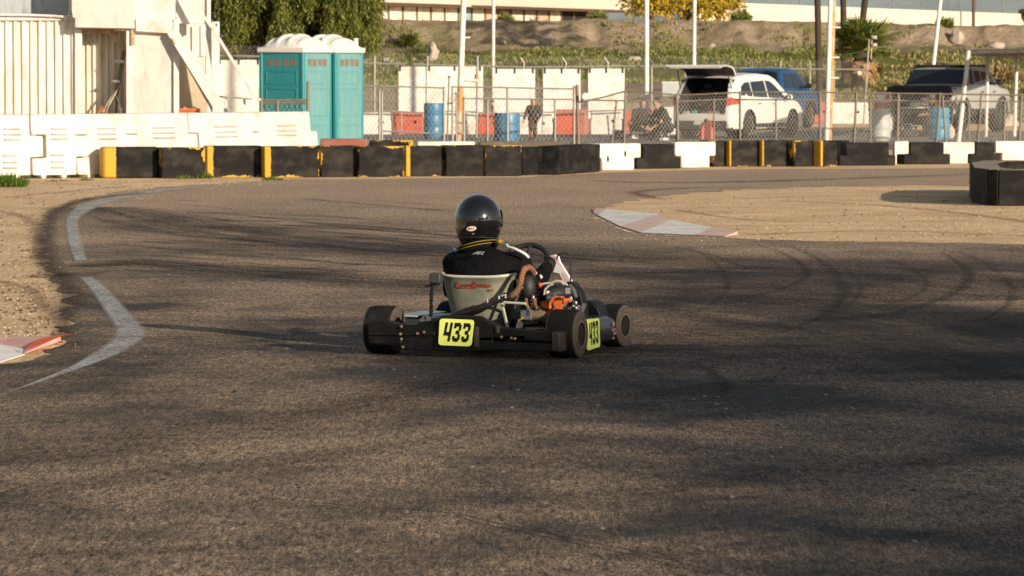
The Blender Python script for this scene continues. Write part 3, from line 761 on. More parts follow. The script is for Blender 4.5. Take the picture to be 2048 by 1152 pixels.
for i, (px, w, lab) in enumerate(((1302, 1.9, 'yellow leaved autumn tree at the end of the cream building'), (1372, 2.0, 'yellow leaved autumn tree behind the tall white pole'), (1436, 1.65, 'smaller yellow green tree beside the end of the concrete parapet'))):
    q = P(px, 40, 193 + i * 2)
    round_tree('autumn_tree', lab, (q.x, q.y, bank(q.x, q.y) - .1), w, 3.6 - .3 * i, 4200, M_yel, .21, 20 + i, .5, group='yellow trees on the bank')

def palm_tree(px0, py0, px1, Y, r, label, zbase):
    a = P(px0, py0, Y); b = P(px1, 0, Y); d = b - a; k = (9.5 - a.z) / d.z
    top = Vector((d.x * k, 0, 9.5 - zbase)); base = Vector((a.x + d.x * (zbase - a.z) / d.z, Y, zbase))
    t = thing('palm_tree', label, 'tree', base, group='tall palms at the foot of the bank')
    pts = [Vector((0, 0, -.2)), Vector((0, 0, .6)), top * .3, top * .65, top]
    mb = MB(); mb.tube(pts, [r * 1.3, r * 1.12, r * 1.02, r * .95, r * .9], 12); mb.build('trunk', M_palmbark, t)
    mb = MB(); rt = random.Random(px0)
    for i in range(34):
        an = i * 2.4; el = rt.uniform(-.6, 1.0); d = Vector((math.cos(an) * math.cos(el), math.sin(an) * math.cos(el), math.sin(el)))
        mb.tube([top, top + d * 1.1], .02, 4)
        for j in range(13):
            f = (j - 6) / 6.; s = d.cross(Vector((0, 0, 1))).normalized()
            dd = (d + s * f * 1.1 + Vector((0, 0, -.25 * abs(f)))).normalized()
            leaf_quad(mb, top + d * 1.05, dd, .09, rt.uniform(.7, .95), up=d.cross(s))
    mb.build('crown', M_pepper, t, weld=False, shade=False)
palm_tree(1638, 165, 1634, 155, .125, 'tall dark palm trunk beside the double white pole', .1)
palm_tree(1686, 45, 1685, 161, .125, 'tall dark palm trunk rising behind the fan palm', 1.3)
palm_tree(1731, 47, 1739, 161, .13, 'tall leaning palm trunk rising behind the fan palm', 1.3)

M_frond = leaf_mat('fan_palm_leaf', (.045, .08, .018), (.16, .20, .03), (.34, .35, .07), tr=.2)
M_dead = leaf_mat('dead_frond', (.34, .20, .09), (.50, .32, .15), (.2, .11, .05), .8, .1)
def fan_palm():
    q = P(1722, 160, 157); Y = 157
    t = thing('fan_palm', 'low bushy fan palm with brown dead fronds hanging under it', 'palm', (q.x, Y, 1.35), group=None)
    t.scale = (1.42,) * 3
    mb = MB(); mb.tube([(0, 0, -.6), (0, 0, .9)], [.3, .24], 10); mb.build('trunk', M_palmbark, t)
    rt = random.Random(5); mb, md = MB(), MB()
    hub = Vector((0, 0, .95))
    def fan(m_, an, el, st, fl, w=.07):
        d = Vector((math.cos(an) * math.cos(el), math.sin(an) * math.cos(el), math.sin(el)))
        tip = hub + d * st; m_.tube([hub, tip], .018, 4)
        s = d.cross(Vector((0, 0, 1)))
        s = s.normalized() if s.length > .05 else Vector((1, 0, 0))
        u = d.cross(s).normalized()
        for j in range(19):
            f = (j - 9) / 9. * 1.35
            dd = (d * math.cos(f) + s * math.sin(f) + u * rt.uniform(-.12, .12) + Vector((0, 0, -.12))).normalized()
            leaf_quad(m_, tip, dd, w, fl * rt.uniform(.85, 1.1), up=u)
    for i in range(60): fan(mb, i * 2.399 + rt.uniform(-.2, .2), rt.uniform(-.18, 1.25), rt.uniform(.35, .72), rt.uniform(.4, .62))
    mb.build('crown', M_frond, t, weld=False, shade=False)
    for i in range(46): fan(md, i * 2.399, rt.uniform(-1.4, -.7), rt.uniform(.3, .6), rt.uniform(.3, .48), .06)
    md.build('dead_fronds', M_dead, t, weld=False, shade=False)
fan_palm()

# weeds over the bank: nobody could count them
M_weed = leaf_mat('weed_leaf', (.10, .14, .025), (.20, .225, .045), (.28, .26, .09), tr=.2)
M_dry = leaf_mat('dry_weed', (.36, .27, .13), (.46, .33, .17), (.2, .14, .07), tr=.2)
rt = random.Random(31); random.seed(31); mb = MB(); mdry = MB()
for i in range(60000):
    y = rt.uniform(147, 178); x = rt.uniform(-9, 28) * (y / 165)
    n = 1.5 * noise.noise(Vector((x * .33, y * .33, 1.5))) + .7 * noise.noise(Vector((x * 1.1, y * 1.1, 4)))
    w = sstep(150, 158, y) * (1 - sstep(171, 176, y)) * .78 + .20
    if x > 11: w = max(w, .40 * (1 - sstep(173, 178, y)))
    if n + w < .55: continue
    p = Vector((x, y, bank(x, y) - .03)); d = Vector((rt.uniform(-.6, .6), rt.uniform(-.6, .6), 1)).normalized()
    leaf_quad(mdry if (rt.random() < .12 or (x > 13 and n < .1 and rt.random() < .6)) else mb, p, d, rt.uniform(.04, .09), rt.uniform(.08, .24))
tag(mb.build('weeds', M_weed, weld=False, shade=False), kind='stuff', label='green weeds growing over the earth bank', cat='weeds')
tag(mdry.build('dry_grass', M_dry, weld=False, shade=False), kind='stuff', label='dry tan grass stalks among the weeds', cat='grass')

def shrub(px, py, Y, r, label, m=None, seed=1):
    q = P(px, py, Y); z = bank(q.x, Y)
    t = thing('shrub', label, 'shrub', (q.x, Y, z - .05))
    rs_ = random.Random(seed); random.seed(seed); mb = MB()
    for i in range(int(1500 * r)):
        d = Vector((rs_.gauss(0, 1), rs_.gauss(0, 1), abs(rs_.gauss(0, .8)))).normalized()
        leaf_quad(mb, d * r * rs_.random() ** .5 * (1 + .5 * noise.noise(d * 2 + Vector((seed, 0, 0)))), (d + Vector((0, 0, .3))).normalized(), .08, rs_.uniform(.12, .22))
    mb.build('leaves', m or M_weed, t, weld=False, shade=False)
    mb = MB()
    for i in range(6): mb.tube([(0, 0, 0), (r * .6 * math.cos(i), r * .6 * math.sin(i), r * .6)], .015, 4)
    mb.build('stem', M_bark, t)
shrub(818, 80, 176, .55, 'green shrub on the bare bank beside the pepper tree', seed=2)
shrub(1010, 58, 181, .28, 'small green shrub high on the bank between two white poles', seed=3)
shrub(1195, 62, 180, .42, 'green shrub high on the bank below the dark end window', seed=4)
shrub(1483, 55, 181, .42, 'green shrub high on the bank below the yellow trees', seed=5)
shrub(1890, 70, 178, .38, 'green shrub on the bank beside the pale boulder', seed=6)
shrub(2010, 130, 160, .75, 'reddish brown dry bush beyond the metal canopy', M_dry, seed=7)
shrub(1960, 135, 156, .55, 'tan dry bush behind the silver pickup', M_dry, seed=8)

M_boulder = mat('boulder_stone', (.40, .33, .26), .9, 0, .2, 3, bump=.5, bscale=6)
def boulder(px, py, Y, r, label, sc=(1, 1, .8), seed=0):
    q = P(px, py, Y); mb = MB(); mb.ell((0, 0, 0), (r * sc[0], r * sc[1], r * sc[2]), 14, 10)
    for v in mb.v: v += v.normalized() * r * .35 * noise.noise(v * (1.6 / r) + Vector((seed, 0, 0)))
    o = mb.build('boulder', M_boulder, None, (q.x, Y, bank(q.x, Y) + r * sc[2] * .4))
    tag(o, label, 'boulder', 'boulders on the bank')
boulder(866, 96, 170, .42, 'pale upright boulder on the grass between the pepper tree and first white pole', (.6, .7, 1.2), 1)
boulder(1914, 66, 177, .33, 'pale pointed boulder high on the bank right of the leaning pole', (.9, .8, 1.2), 2)
boulder(1992, 80, 175, .26, 'flat grey boulder above the metal canopy', (1.5, 1, .7), 3)
boulder(1268, 92, 170, .22, 'white rock at the foot of the bank left of a thick pole', (1.6, 1, .7), 4)
boulder(1424, 74, 175, .16, 'small pale rock in the weeds below the yellow trees', (1.2, 1, .8), 5)
boulder(2010, 178, 137, .42, 'tan rounded boulder beyond the bonnet of the silver pickup', (1.3, 1, .8), 6)

# grass tufts beside the track
def tuft(px, py, w, h, n, label, seed):
    q = G(px, py); rs_ = random.Random(seed); mb = MB(); random.seed(seed)
    for i in range(n):
        a = rs_.uniform(0, 6.28); rr = w * rs_.random() ** .6
        p = Vector((rr * math.cos(a), rr * math.sin(a) * .6, 0))
        d = Vector((math.cos(a) * .5 * rr / w + rs_.uniform(-.3, .3), math.sin(a) * .5 + rs_.uniform(-.3, .3), 1)).normalized()
        leaf_quad(mb, p, d, .018, h * rs_.uniform(.5, 1.1) * (1.15 - .6 * rr / w))
    o = mb.build('grass_tuft', leaf_mat('tuft_blade', (.05, .11, .012), (.10, .18, .02), (.16, .22, .04)) if 'tuft' not in MATS else MATS['tuft'], None, q, weld=False, shade=False)
    MATS['tuft'] = o.data.materials[0]
    tag(o, label, 'grass', 'grass tufts beside the barriers')
tuft(16, 374, .30, .24, 700, 'large bright green grass tuft in front of the white water barriers', 1)
tuft(545, 361, .17, .08, 160, 'low green tuft at the track edge below the second yellow band', 2)
tuft(370, 358, .15, .09, 90, 'thin green tuft under the second black block', 3)
tuft(410, 357, .13, .12, 90, 'green tuft at the foot of the first yellow band', 4)
tuft(172, 361, .12, .06, 60, 'thin green tuft under the last white water barrier foot', 5)
tuft(115, 363, .2, .05, 60, 'sparse green sprouts below the white water barrier slots', 6)
# ================================================================== TRACK BARRIERS
YEL = (.60, .36, .05); BLK = (.008, .0075, .0075); DUST = (.060, .046, .032)
M_bb = barrier_mat('black_block_yellow_edges', BLK, YEL, DUST, .004)
M_bs = barrier_mat('black_block_yellow_band', BLK, YEL, DUST, .006, .115)
M_bw = barrier_mat('black_block_wide_yellow_end', BLK, YEL, DUST, .004, .235)
M_bs2 = barrier_mat('black_block_thin_yellow_band', BLK, YEL, (.075, .058, .040), .006, .055)
M_bk = barrier_mat('black_block', (.007, .0068, .0066), (.03, .026, .022), (.045, .036, .026), -.2)
M_wk = barrier_mat('white_block', (.74, .71, .64), (.50, .40, .27), (.36, .28, .19), -.2)
M_rb = barrier_mat('red_worn_block', (.30, .10, .07), (.20, .14, .11), (.26, .19, .15), .02)
M_gb = barrier_mat('grey_worn_block', (.13, .105, .08), (.4, .27, .06), (.24, .18, .12), .004)
M_slot = mat('slot_shadow', (.02, .016, .012), .9, 0, .2)

def block(label, a, b, h, m, depth=.42, shape='box', group=None, name='barrier_block', cat='barrier', slots=0, bevel=.022):
    """a, b: front bottom corners on the ground, seen left to right"""
    d = b - a; L_ = d.length - .012; c = (a + b) / 2; rz = math.atan2(d.y, d.x)
    w = L_ / 2; k = .13
    if shape == 'box': poly = [(-w, 0), (w, 0), (w, h), (-w, h)]
    elif shape == 'tee': poly = [(-w + k, 0), (w - k, 0), (w - k, h * .47), (w, h * .47), (w, h), (-w, h), (-w, h * .47), (-w + k, h * .47)]
    elif shape == 'base': poly = [(-w, 0), (w, 0), (w, h * .45), (w - k, h * .45), (w - k, h), (-w + k, h), (-w + k, h * .45), (-w, h * .45)]
    elif shape == 'rightlip': poly = [(-w, 0), (w - .22, 0), (w - .22, h * .47), (w, h * .47), (w, h), (-w, h)]
    elif shape == 'leftnotch': poly = [(-w, 0), (w, 0), (w, h), (-w + k, h), (-w + k, h * .45), (-w, h * .45)]
    elif shape == 'rightnotch': poly = [(-w, 0), (w, 0), (w, h * .45), (w - k, h * .45), (w - k, h), (-w, h)]
    mb = MB(); mb.prism(poly, lambda x, z: (x, 0, z), (0, depth, 0))
    rb_ = random.Random(label); c = c + Vector((0, rb_.uniform(-.05, .05), 0))
    o = mb.build(name, m, None, c, bevel=bevel); o.rotation_euler = (rb_.uniform(-.012, .012), 0, rz + rb_.uniform(-.02, .02))
    tag(o, label, cat, group)
    for i in range(slots):
        s = MB(); x = (-.45 + .75 * i) * w
        s.ell((x, -.002, h * (.42 if i == 0 else .62)), (.022, .012, .06), 10, 6)
        s.build('handle_slot', M_slot, o)
    return o
GA = 'black and yellow blocks along the corner'
bd = [203, 321, 412, 527, 640, 716, 810, 890, 969, 1045]
labs = ['black barrier block with a wide yellow end, first of the row',
        'plain black barrier block right of the yellow-ended block',
        'black barrier block with an upright yellow band, third of the row',
        'black barrier block with a yellow band above the low grass tuft',
        'scuffed black barrier block, fifth from the yellow end of the row',
        'scuffed black barrier block left of the narrow yellow band',
        'black barrier block with a narrow yellow band and yellow scratches',
        'dark block with yellow chips along its top edge, behind the helmet',
        'last black block with worn yellow edges before the plain black blocks']
mm = [M_bw, M_bb, M_bs, M_bs, M_bb, M_bb, M_bs, M_bb, M_bb]
for i in range(9):
    ya = 357 - 5 * (bd[i] - 203) / 842 + (0, .6, -.4, .5, 0, .3, -.3, .2, .1)[i]; yb = 357 - 5 * (bd[i + 1] - 203) / 842 + (0, .6, -.4, .5, 0, .3, -.3, .2, .1)[i]
    block(labs[i], G(bd[i] + 1, ya), G(bd[i + 1] - 1, yb), .515 + (0, -.006, .004, .0, .008, -.004, 0, .006, .003)[i], mm[i], group=GA, bevel=(.05 if i == 0 else .018))
GB = 'interlocking black and white blocks'
block('black block touching the last yellow-edged block', G(1048, 351), G(1122, 348), .47, M_bk, shape='rightnotch', group=GB, bevel=.03)
block('tilted black rubbery block left of the torn white block', G(1118, 350), G(1200, 343.5), .485, M_bk, shape='leftnotch', group=GB, bevel=.03)
block('white T-shaped block with a torn left edge, first of the white ones', G(1190, 341), G(1283, 340), .475, M_wk, shape='tee', slots=2, group=GB, bevel=.03)
block('black block between the two white T-shaped blocks', G(1272, 338), G(1362, 337), .44, M_bk, shape='base', group=GB)
block('white T-shaped block beside the yellow-edged blocks', G(1350, 336), G(1433, 335), .47, M_wk, shape='tee', group=GB, bevel=.03)
bd = [1426, 1457, 1523, 1587, 1640, 1676]
labs = ['short yellow-edged black block tucked behind a white T-shaped block', 'black block with yellow band below the red fuel jug', 'black block with yellow band below the rear wheel of the white SUV',
        'black block with yellow chips below the front wheel of the white SUV', 'black block with broad yellow band below the double white pole']
for i in range(5):
    block(labs[i], G(bd[i] + 1, 333.5), G(bd[i + 1] - 1, 333), .485, [M_bb, M_bs2, M_bs2, M_bb, M_bs][i], group='yellow-edged blocks on the far side of the track')
block('long black block with dusty face right of the broad yellow band', G(1677, 331.5), G(1792, 331), .43, M_bk, shape='base', group=GB)
block('small white square block wedged at the end of the long black block', G(1789, 331), G(1818, 331), .455, M_wk, shape='rightlip', group=GB, bevel=.02)
block('black block left of the large stained white block', G(1806, 329), G(1902, 328.5), .41, M_bk, shape='base', group=GB)
block('white T-shaped block with grey stains under the metal canopy', G(1884, 327.6), G(1950, 327.4), .41, M_wk, shape='tee', group=GB)
block('narrow black block between the two last white blocks', G(1938, 327), G(2002, 326.6), .40, M_bk, shape='base', group=GB)
block('white T-shaped block behind the ring of black blocks', G(1990, 325.8), G(2066, 325.5), .42, M_wk, shape='tee', group=GB)
block('black block at the far end of the row', G(2056, 325), G(2140, 324.6), .40, M_bk, shape='base', group=GB)
GC = 'low blocks of the second row'
def blk2(px0, px1, top, m, label, Y, depth=.42):
    a, b = P(px0, 200, Y), P(px1, 200, Y); z = P(px0, top, Y).z; a.z = b.z = 0
    block(label, a, b, z, m, depth, group=GC)
blk2(640, 735, 278, M_rb, 'faded red block behind the black row beside the toilets', 73)
blk2(738, 826, 280.5, M_bb, 'black block with yellow chips behind the row, right of the red one', 73.5)
blk2(834, 950, 283, M_wk, 'low white block lying behind the black row under the white pole', 71)
blk2(958, 1124, 283, M_gb, 'long grey brown block behind the row in front of the gate', 72)
blk2(1352, 1384, 280.5, M_gb, 'short yellow topped block behind the second white block', 76)
blk2(1674, 1700, 281.5, M_bk, 'short black block behind the row under the chain-link fence', 78)

# ring of black blocks on the dirt island
M_rt = mat('dusty_block_top', (.26, .21, .15), .8, 0, .2, 4)
def ring_block(label, p0, p1, h=.46, dp=.40):
    d = p1 - p0; L_ = d.length - .02; c = (p0 + p1) / 2
    mb = MB(); w = L_ / 2
    mb.prism([(-w, 0), (w, 0), (w, h), (-w, h)], lambda x, z: (x, 0, z), (0, dp, 0))
    o = mb.build('barrier_block', M_bk, None, c, bevel=.014, seg=2); o.rotation_euler = (0, 0, math.atan2(d.y, d.x))
    tag(o, label, 'barrier', 'ring of black blocks on the dirt island')
    mb = MB(); mb.box((0, dp / 2, h + .004), (L_ - .06, dp - .06, .006)); mb.build('dusty_top', M_rt, o)
rp_ = [(1995, 412), (1975, 410.5), (1944, 404), (1937.5, 392), (1941, 380)]
q0 = G(1995, 412)
pts = [q0 + Vector((.98 * i, -.02 * i, 0)) for i in (3, 2, 1)] + [q0, G(1975, 411), G(1944, 405.5), G(1938.5, 393), G(1962, 386.4), G(1998, 385.4), G(2040, 385), G(2095, 385)]
pts = pts[::-1]
lab = ['ring block hidden farthest round the back of the ring', 'back ring block seen over the dirt inside the ring', 'far left ring block at the back of the ring', 'ring block on the far side of its narrow left end',
       'narrow ring block seen edge-on at the very left end of the ring', 'ring block turned at an angle beside the left end of the ring', 'narrow ring block facing the camera left of the wide one', 'wide black ring block facing the track, left of the frame edge', 'next wide ring block cut off by the frame edge', 'ring block just beyond the frame edge']
for i in range(len(pts) - 1):
    a, b = pts[i], pts[i + 1]
    ring_block(lab[i], a, b)

# ================================================================== WHITE WATER BARRIERS
def water_barrier(label, a, b, h=1.05, dp=.5):
    d = b - a; L_ = d.length - .03; c = (a + b) / 2
    t = thing('water_barrier', label, 'water barrier', c, math.atan2(d.y, d.x), 'white water-filled barriers')
    w = L_ / 2; k = .22; z1, z2 = h * .335, h * .675
    poly = [(-w, .06), (-w * .62, .06), (-w * .62, 0), (-w * .38, 0), (-w * .38, .06), (w * .30, .06), (w * .30, 0), (w * .55, 0), (w * .55, .06), (w, .06),
            (w, z1), (w + k, z1), (w + k, z2 - .01), (w, z2 - .01), (w, h), (-w, h), (-w, z2), (-w + k + .035, z2 + .008), (-w + k + .035, z1 - .02), (-w, z1 - .02)]
    poly = [(x, z) for x, z in poly]
    mb = MB(); mb.prism(poly, lambda x, z: (x, .10 * (z / h), z), (0, dp, 0))
    mb.build('body', M_whiteplas, t, bevel=.028, seg=3)
    for zz in (.16, .25, .36, .62, .70, .79):
        wd = .36 * L_ if zz > .4 else .30 * L_
        mb = MB(); xo = .10 if zz > .4 else .05
        mb.add([(xo - wd / 2, .10 * zz / h - .004, zz), (xo + wd / 2, .10 * zz / h - .004, zz), (xo + wd / 2 - .01, .10 * zz / h - .05, zz + .022), (xo - wd / 2 + .01, .10 * zz / h - .05, zz + .022),
                (xo - wd / 2, .10 * zz / h + .02, zz + .05), (xo + wd / 2, .10 * zz / h + .02, zz + .05)], [(0, 1, 2, 3), (3, 2, 5, 4), (0, 3, 4), (1, 5, 2)])
        mb.build('moulded_rib', M_whiteplas, t)
wx = [-34, 64, 156, 262, 386, 513, 630]
wy = [358.5, 357.6, 356.5, 354, 350, 346, 341]
wl = ['white water barrier at the left edge above the big grass tuft', 'white water barrier second from the left edge', 'white water barrier with its foot against the yellow-ended block', 'white water barrier in front of the plywood wall panel', 'white water barrier below the wide diagonal brace', 'last white water barrier in front of the portable toilets']
for i in range(6): water_barrier(wl[i], G(wx[i], wy[i]), G(wx[i + 1], wy[i + 1]))

# ================================================================== WHITE TIMBER AND CONTAINER BUILDING
BY = 73.0
tb = thing('trackside_building', 'cream white trackside building made of a corrugated container and timber boards with diagonal braces', 'building', (P(200, 200, BY).x, BY, 0))
bo = tb.location.copy()
def L3(px, py, Y): return P(px, py, Y) - bo
def panel(name, m, px0, py0, px1, py1, Y, dp=.05, bevel=.006, parent=tb, poly=None):
    pl = poly or [(px0, py0), (px1, py0), (px1, py1), (px0, py1)]
    mb = MB(); a = [L3(x, y, Y) for x, y in pl]
    mb.prism([(p.x, p.z) for p in a], lambda x, z: (x, a[0].y, z), (0, dp, 0))
    return mb.build(name, m, parent, bevel=bevel)
def corrugated(name, m, px0, py0, px1, py1, Y, pitch, dp=.04):
    a, b = L3(px0, py1, Y), L3(px1, py0, Y); x = a.x; pts = []
    while x < b.x:
        for f, y in ((0, 0), (.36, 0), (.46, dp), (.90, dp)): pts.append((min(x + f * pitch, b.x), a.y + y))
        x += pitch
    mb = MB(); n = len(pts)
    mb.add([(p[0], p[1], a.z) for p in pts] + [(p[0], p[1], b.z) for p in pts], [(i, i + 1, n + i + 1, n + i) for i in range(n - 1)])
    return mb.build(name, m, tb, angle=20)
M_blueboard = mat('blue_grey_board', (.40, .44, .46), .7, 0, .08, 2, bump=.1, dirt=(.12, .09, .07), dirtamt=.35, dscale=3, stretch=(3, 3, .6))
M_tarp = mat('tan_sheet', (.50, .41, .29), .7, 0, .12, 2, bump=.4, bscale=3)
M_old = mat('stained_timber', (.50, .38, .24), .75, 0, .2, 4, bump=.2, dirt=(.22, .13, .07), dirtamt=.6)
corrugated('container_wall', M_contwhite, -120, 40, 150, 300, BY, .151)
panel('container_rail', M_contwhite, -120, 31, 150, 41, BY - .05, .12)
panel('container_post', M_contwhite, 149, 42, 163, 300, BY - .06, .16, .02)
corrugated('side_wall', mat('stained_container_paint', (.72, .66, .55), .55, 0, .06, 1.5, dirt=(.42, .28, .15), dirtamt=.55, stretch=(4, 4, .5)), 162, 62, 262, 300, BY + .5, .115, .05)
panel('header_beam', M_old, 154, 57, 222, 67, BY + .1, .3)
# upper storey
mb = MB()
for i in range(9):
    a, b = L3(-28 + 19 * i, 29, BY + .7), L3(-28 + 19 * i + 18.3, -90, BY + .7)
    mb.box(((a.x + b.x) / 2, a.y, (a.z + b.z) / 2), (b.x - a.x, .04, b.z - a.z))
mb.build('board_wall', M_blueboard, tb, bevel=.004)
panel('board_backing', M_interior, -40, -90, 150, 30, BY + .78, .04)
mb = MB(); mb.tube([L3(-60, 29, BY - .12), L3(60, 30, BY - .12), L3(110, 32, BY - .12), L3(134, 34, BY - .12), L3(140, 28, BY - .12), L3(141, -40, BY - .12)], .022, 8)
mb.build('conduit_pipe', M_whitewood, tb)
panel('deck_panel', M_ply, 0, 0, 0, 0, BY - .35, .05, poly=[(143, -90), (269, -90), (269, 57), (150, 55), (150, 36), (145, 34), (143, 20)])
panel('deck_soffit', M_old, 150, 54, 252, 57, BY - .29, 1.1)
mb = MB(); mb.bar(L3(218, 60, BY + .25), L3(262, 112, BY + .25), .09, .12); mb.build('diagonal_strut', M_old, tb)
panel('post', M_whitewood, 252.5, 58, 262, 300, BY - .22, .12)
panel('post_plate', M_old, 262, 59, 269, 90, BY - .27, .03)
panel('wall_panel', M_ply, 262, 66, 348, 300, BY - .18, .04)
panel('panel_trim', M_whitewood, 347, 40, 357.5, 300, BY - .24, .1)
panel('box_panel', M_whitewood, 0, 0, 0, 0, BY - .34, .14, poly=[(271, 37), (344, 40), (344, 67), (272, 62)])
mb = MB()
for i, w_ in enumerate((25, 20, 22, 15)):
    x0_ = 269 + sum((25, 20, 22, 15)[:i]); a, b = L3(x0_, 38.5 + i * .4, BY - .30), L3(x0_ + w_ - .7, -90, BY - .30)
    mb.box(((a.x + b.x) / 2, a.y, (a.z + b.z) / 2), (b.x - a.x, .04, b.z - a.z))
mb.build('board_wall', M_whitewood, tb, bevel=.004)
mb = MB()
for i in range(5):
    x0_ = 352.5 + i * 13.2; a, b = L3(x0_, 46.5 + .4 * i, BY + .02), L3(x0_ + 12.5, -90, BY + .02)
    mb.box(((a.x + b.x) / 2, a.y, (a.z + b.z) / 2), (b.x - a.x, .04, b.z - a.z))
mb.build('board_wall', M_whitewood, tb, bevel=.004)
panel('corner_trim', M_whitewood, 413.5, -90, 421, 47, BY - .06, .08)
panel('container_end', M_contwhite, 350, 48, 424, 300, BY + .6, .06)
corrugated('end_ribs', M_contwhite, 384, 52, 414, 112, BY + .56, .16, .03)
panel('container_corner_post', M_contwhite, 422, 43, 438, 300, BY + .45, .18, .015)
panel('corner_casting_hole', M_interior, 431.5, 47, 434, 53, BY + .445, .01, 0)
panel('door_frame', M_contwhite, 366, 71, 380, 112, BY + .57, .02)
panel('tan_sheet', M_tarp, 0, 0, 0, 0, BY + .3, .03, poly=[(357, 100), (372, 128), (388, 150), (404, 176), (418, 205), (418, 300), (357, 300)])
def beam(name, m, a, b, Y0, Y1, w, h):
    mb = MB(); mb.bar(L3(*a, Y0), L3(*b, Y1), w, h, up=(0, 1, 0)); return mb.build(name, m, tb, bevel=.006)
beam('wide_brace', M_whitewood, (344, 62), (462, 252), BY - .35, BY - .6, .20, .05)
beam('brace_shadow_strip', M_old, (352, 92), (420, 212), BY - .30, BY - .45, .035, .05)  # strip standing in for the shadow under the wide brace
beam('upright_post', M_whitewood, (417.5, 46), (417.5, 190), BY - .36, BY - .36, .10, .10)
beam('short_post', M_whitewood, (420, 204), (420, 300), BY - .45, BY - .45, .09, .09)
beam('thin_brace', M_whitewood, (372, -20), (424, 57), BY - .33, BY - .45, .045, .09)
beam('thin_brace', M_whitewood, (425, 56), (512, 198), BY - .50, BY - 1.2, .05, .09)
beam('brace_post', M_whitewood, (508, 192), (508, 300), BY - 1.2, BY - 1.2, .085, .085)
beam('angle_bracket', M_old, (344, 76), (352, 88), BY - .40, BY - .40, .04, .03)
beam('angle_bracket', M_old, (414, 187), (422, 193), BY - .46, BY - .46, .05, .03)
beam('hand_rail', M_whitewood, (436, 193), (520, 199), BY - .3, BY - .9, .035, .06)
beam('rail_post', M_whitewood, (451, 194), (451, 300), BY - .4, BY - .4, .045, .05)
beam('rail_post', M_whitewood, (489, 197), (489, 300), BY - .6, BY - .6, .045, .05)

M_trim_dark = mat('dark_bin_plastic', (.03, .026, .022), .7, 0, .2, 5)
# things standing in the alcove
def prop_root(name, label, cat, px, Y):
    return thing(name, label, cat, (P(px, 200, Y).x, Y, 0))
t = prop_root('trailer_jack_stand', 'grey metal pole stand with clamps leaning in the alcove', 'stand', 232, BY + .12); o0 = t.location
def LP_(px, py, Y): return P(px, py, Y) - o0
mb = MB(); mb.tube([LP_(221, 300, BY + .05), LP_(232, 190, BY + .1), LP_(248, 103, BY + .2)], .045, 10); mb.build('pole', M_galvd, t)
for (a, b) in (((212, 225), (229, 182)), ((205, 225), (228, 184)), ((245, 222), (229, 184)), ((242, 226), (231, 188))):
    mb = MB(); mb.tube([LP_(*a, BY - .12), LP_(*b, BY + .08)], .011, 6); mb.build('leg', M_galv, t)
for y in (123, 163):
    x = 248 - (y - 103) * .185
    mb = MB(); mb.box(LP_(x - 4, y, BY + .06), (.12, .08, .05)); mb.tube([LP_(x - 15, y - 1, BY), LP_(x + 3, y + 3, BY)], .012, 6); mb.build('clamp', M_alu, t)
t = prop_root('shovel', 'rusty shovel blade propped beside the metal pole stand', 'shovel', 207, BY - .05); o0 = t.location
mb = MB(); pl = [LP_(x, y, BY - .1) for x, y in ((203, 210), (222, 232), (204, 246), (190, 232))]
mb.prism([(p.x, p.z) for p in pl], lambda x, z: (x, pl[0].y, z), (0, .02, 0)); mb.build('blade', M_rust, t, bevel=.004)
mb = MB(); mb.tube([LP_(213, 219, BY - .06), LP_(240, 170, BY + .05)], .014, 6); mb.build('handle', M_old, t)
t = prop_root('storage_bin', 'dark rounded bin at the foot of the grey pole stand in the alcove', 'bin', 240, BY + .1)
mb = MB(); mb.lathe([(.15, .86), (.21, .84), (.23, .90), (.21, .96), (.15, .94)], n=20, closed=True); mb.build('rim', M_rubber, t)
mb = MB(); mb.box((0, 0, .42), (.4, .35, .83)); mb.build('body', M_trim_dark, t, bevel=.03)
t = prop_root('plastic_crate', 'orange plastic crate in front of the tan sheet under the brace', 'crate', 378, BY - .05); o0 = t.location
a, b = LP_(358, 217, BY - .05), LP_(398, 217, BY - .05)
mb = MB(); mb.box(((a.x + b.x) / 2, 0, a.z / 2), (b.x - a.x, .3, a.z)); 
mb.build('body', mat('orange_plastic', (.62, .17, .05), .5, 0, .1, 5), t, bevel=.02)
mb = MB(); mb.box(((a.x + b.x) / 2, -.02, a.z - .02), (b.x - a.x + .03, .33, .045)); mb.build('rim', mat('orange_plastic', (.62, .17, .05)), t, bevel=.01)

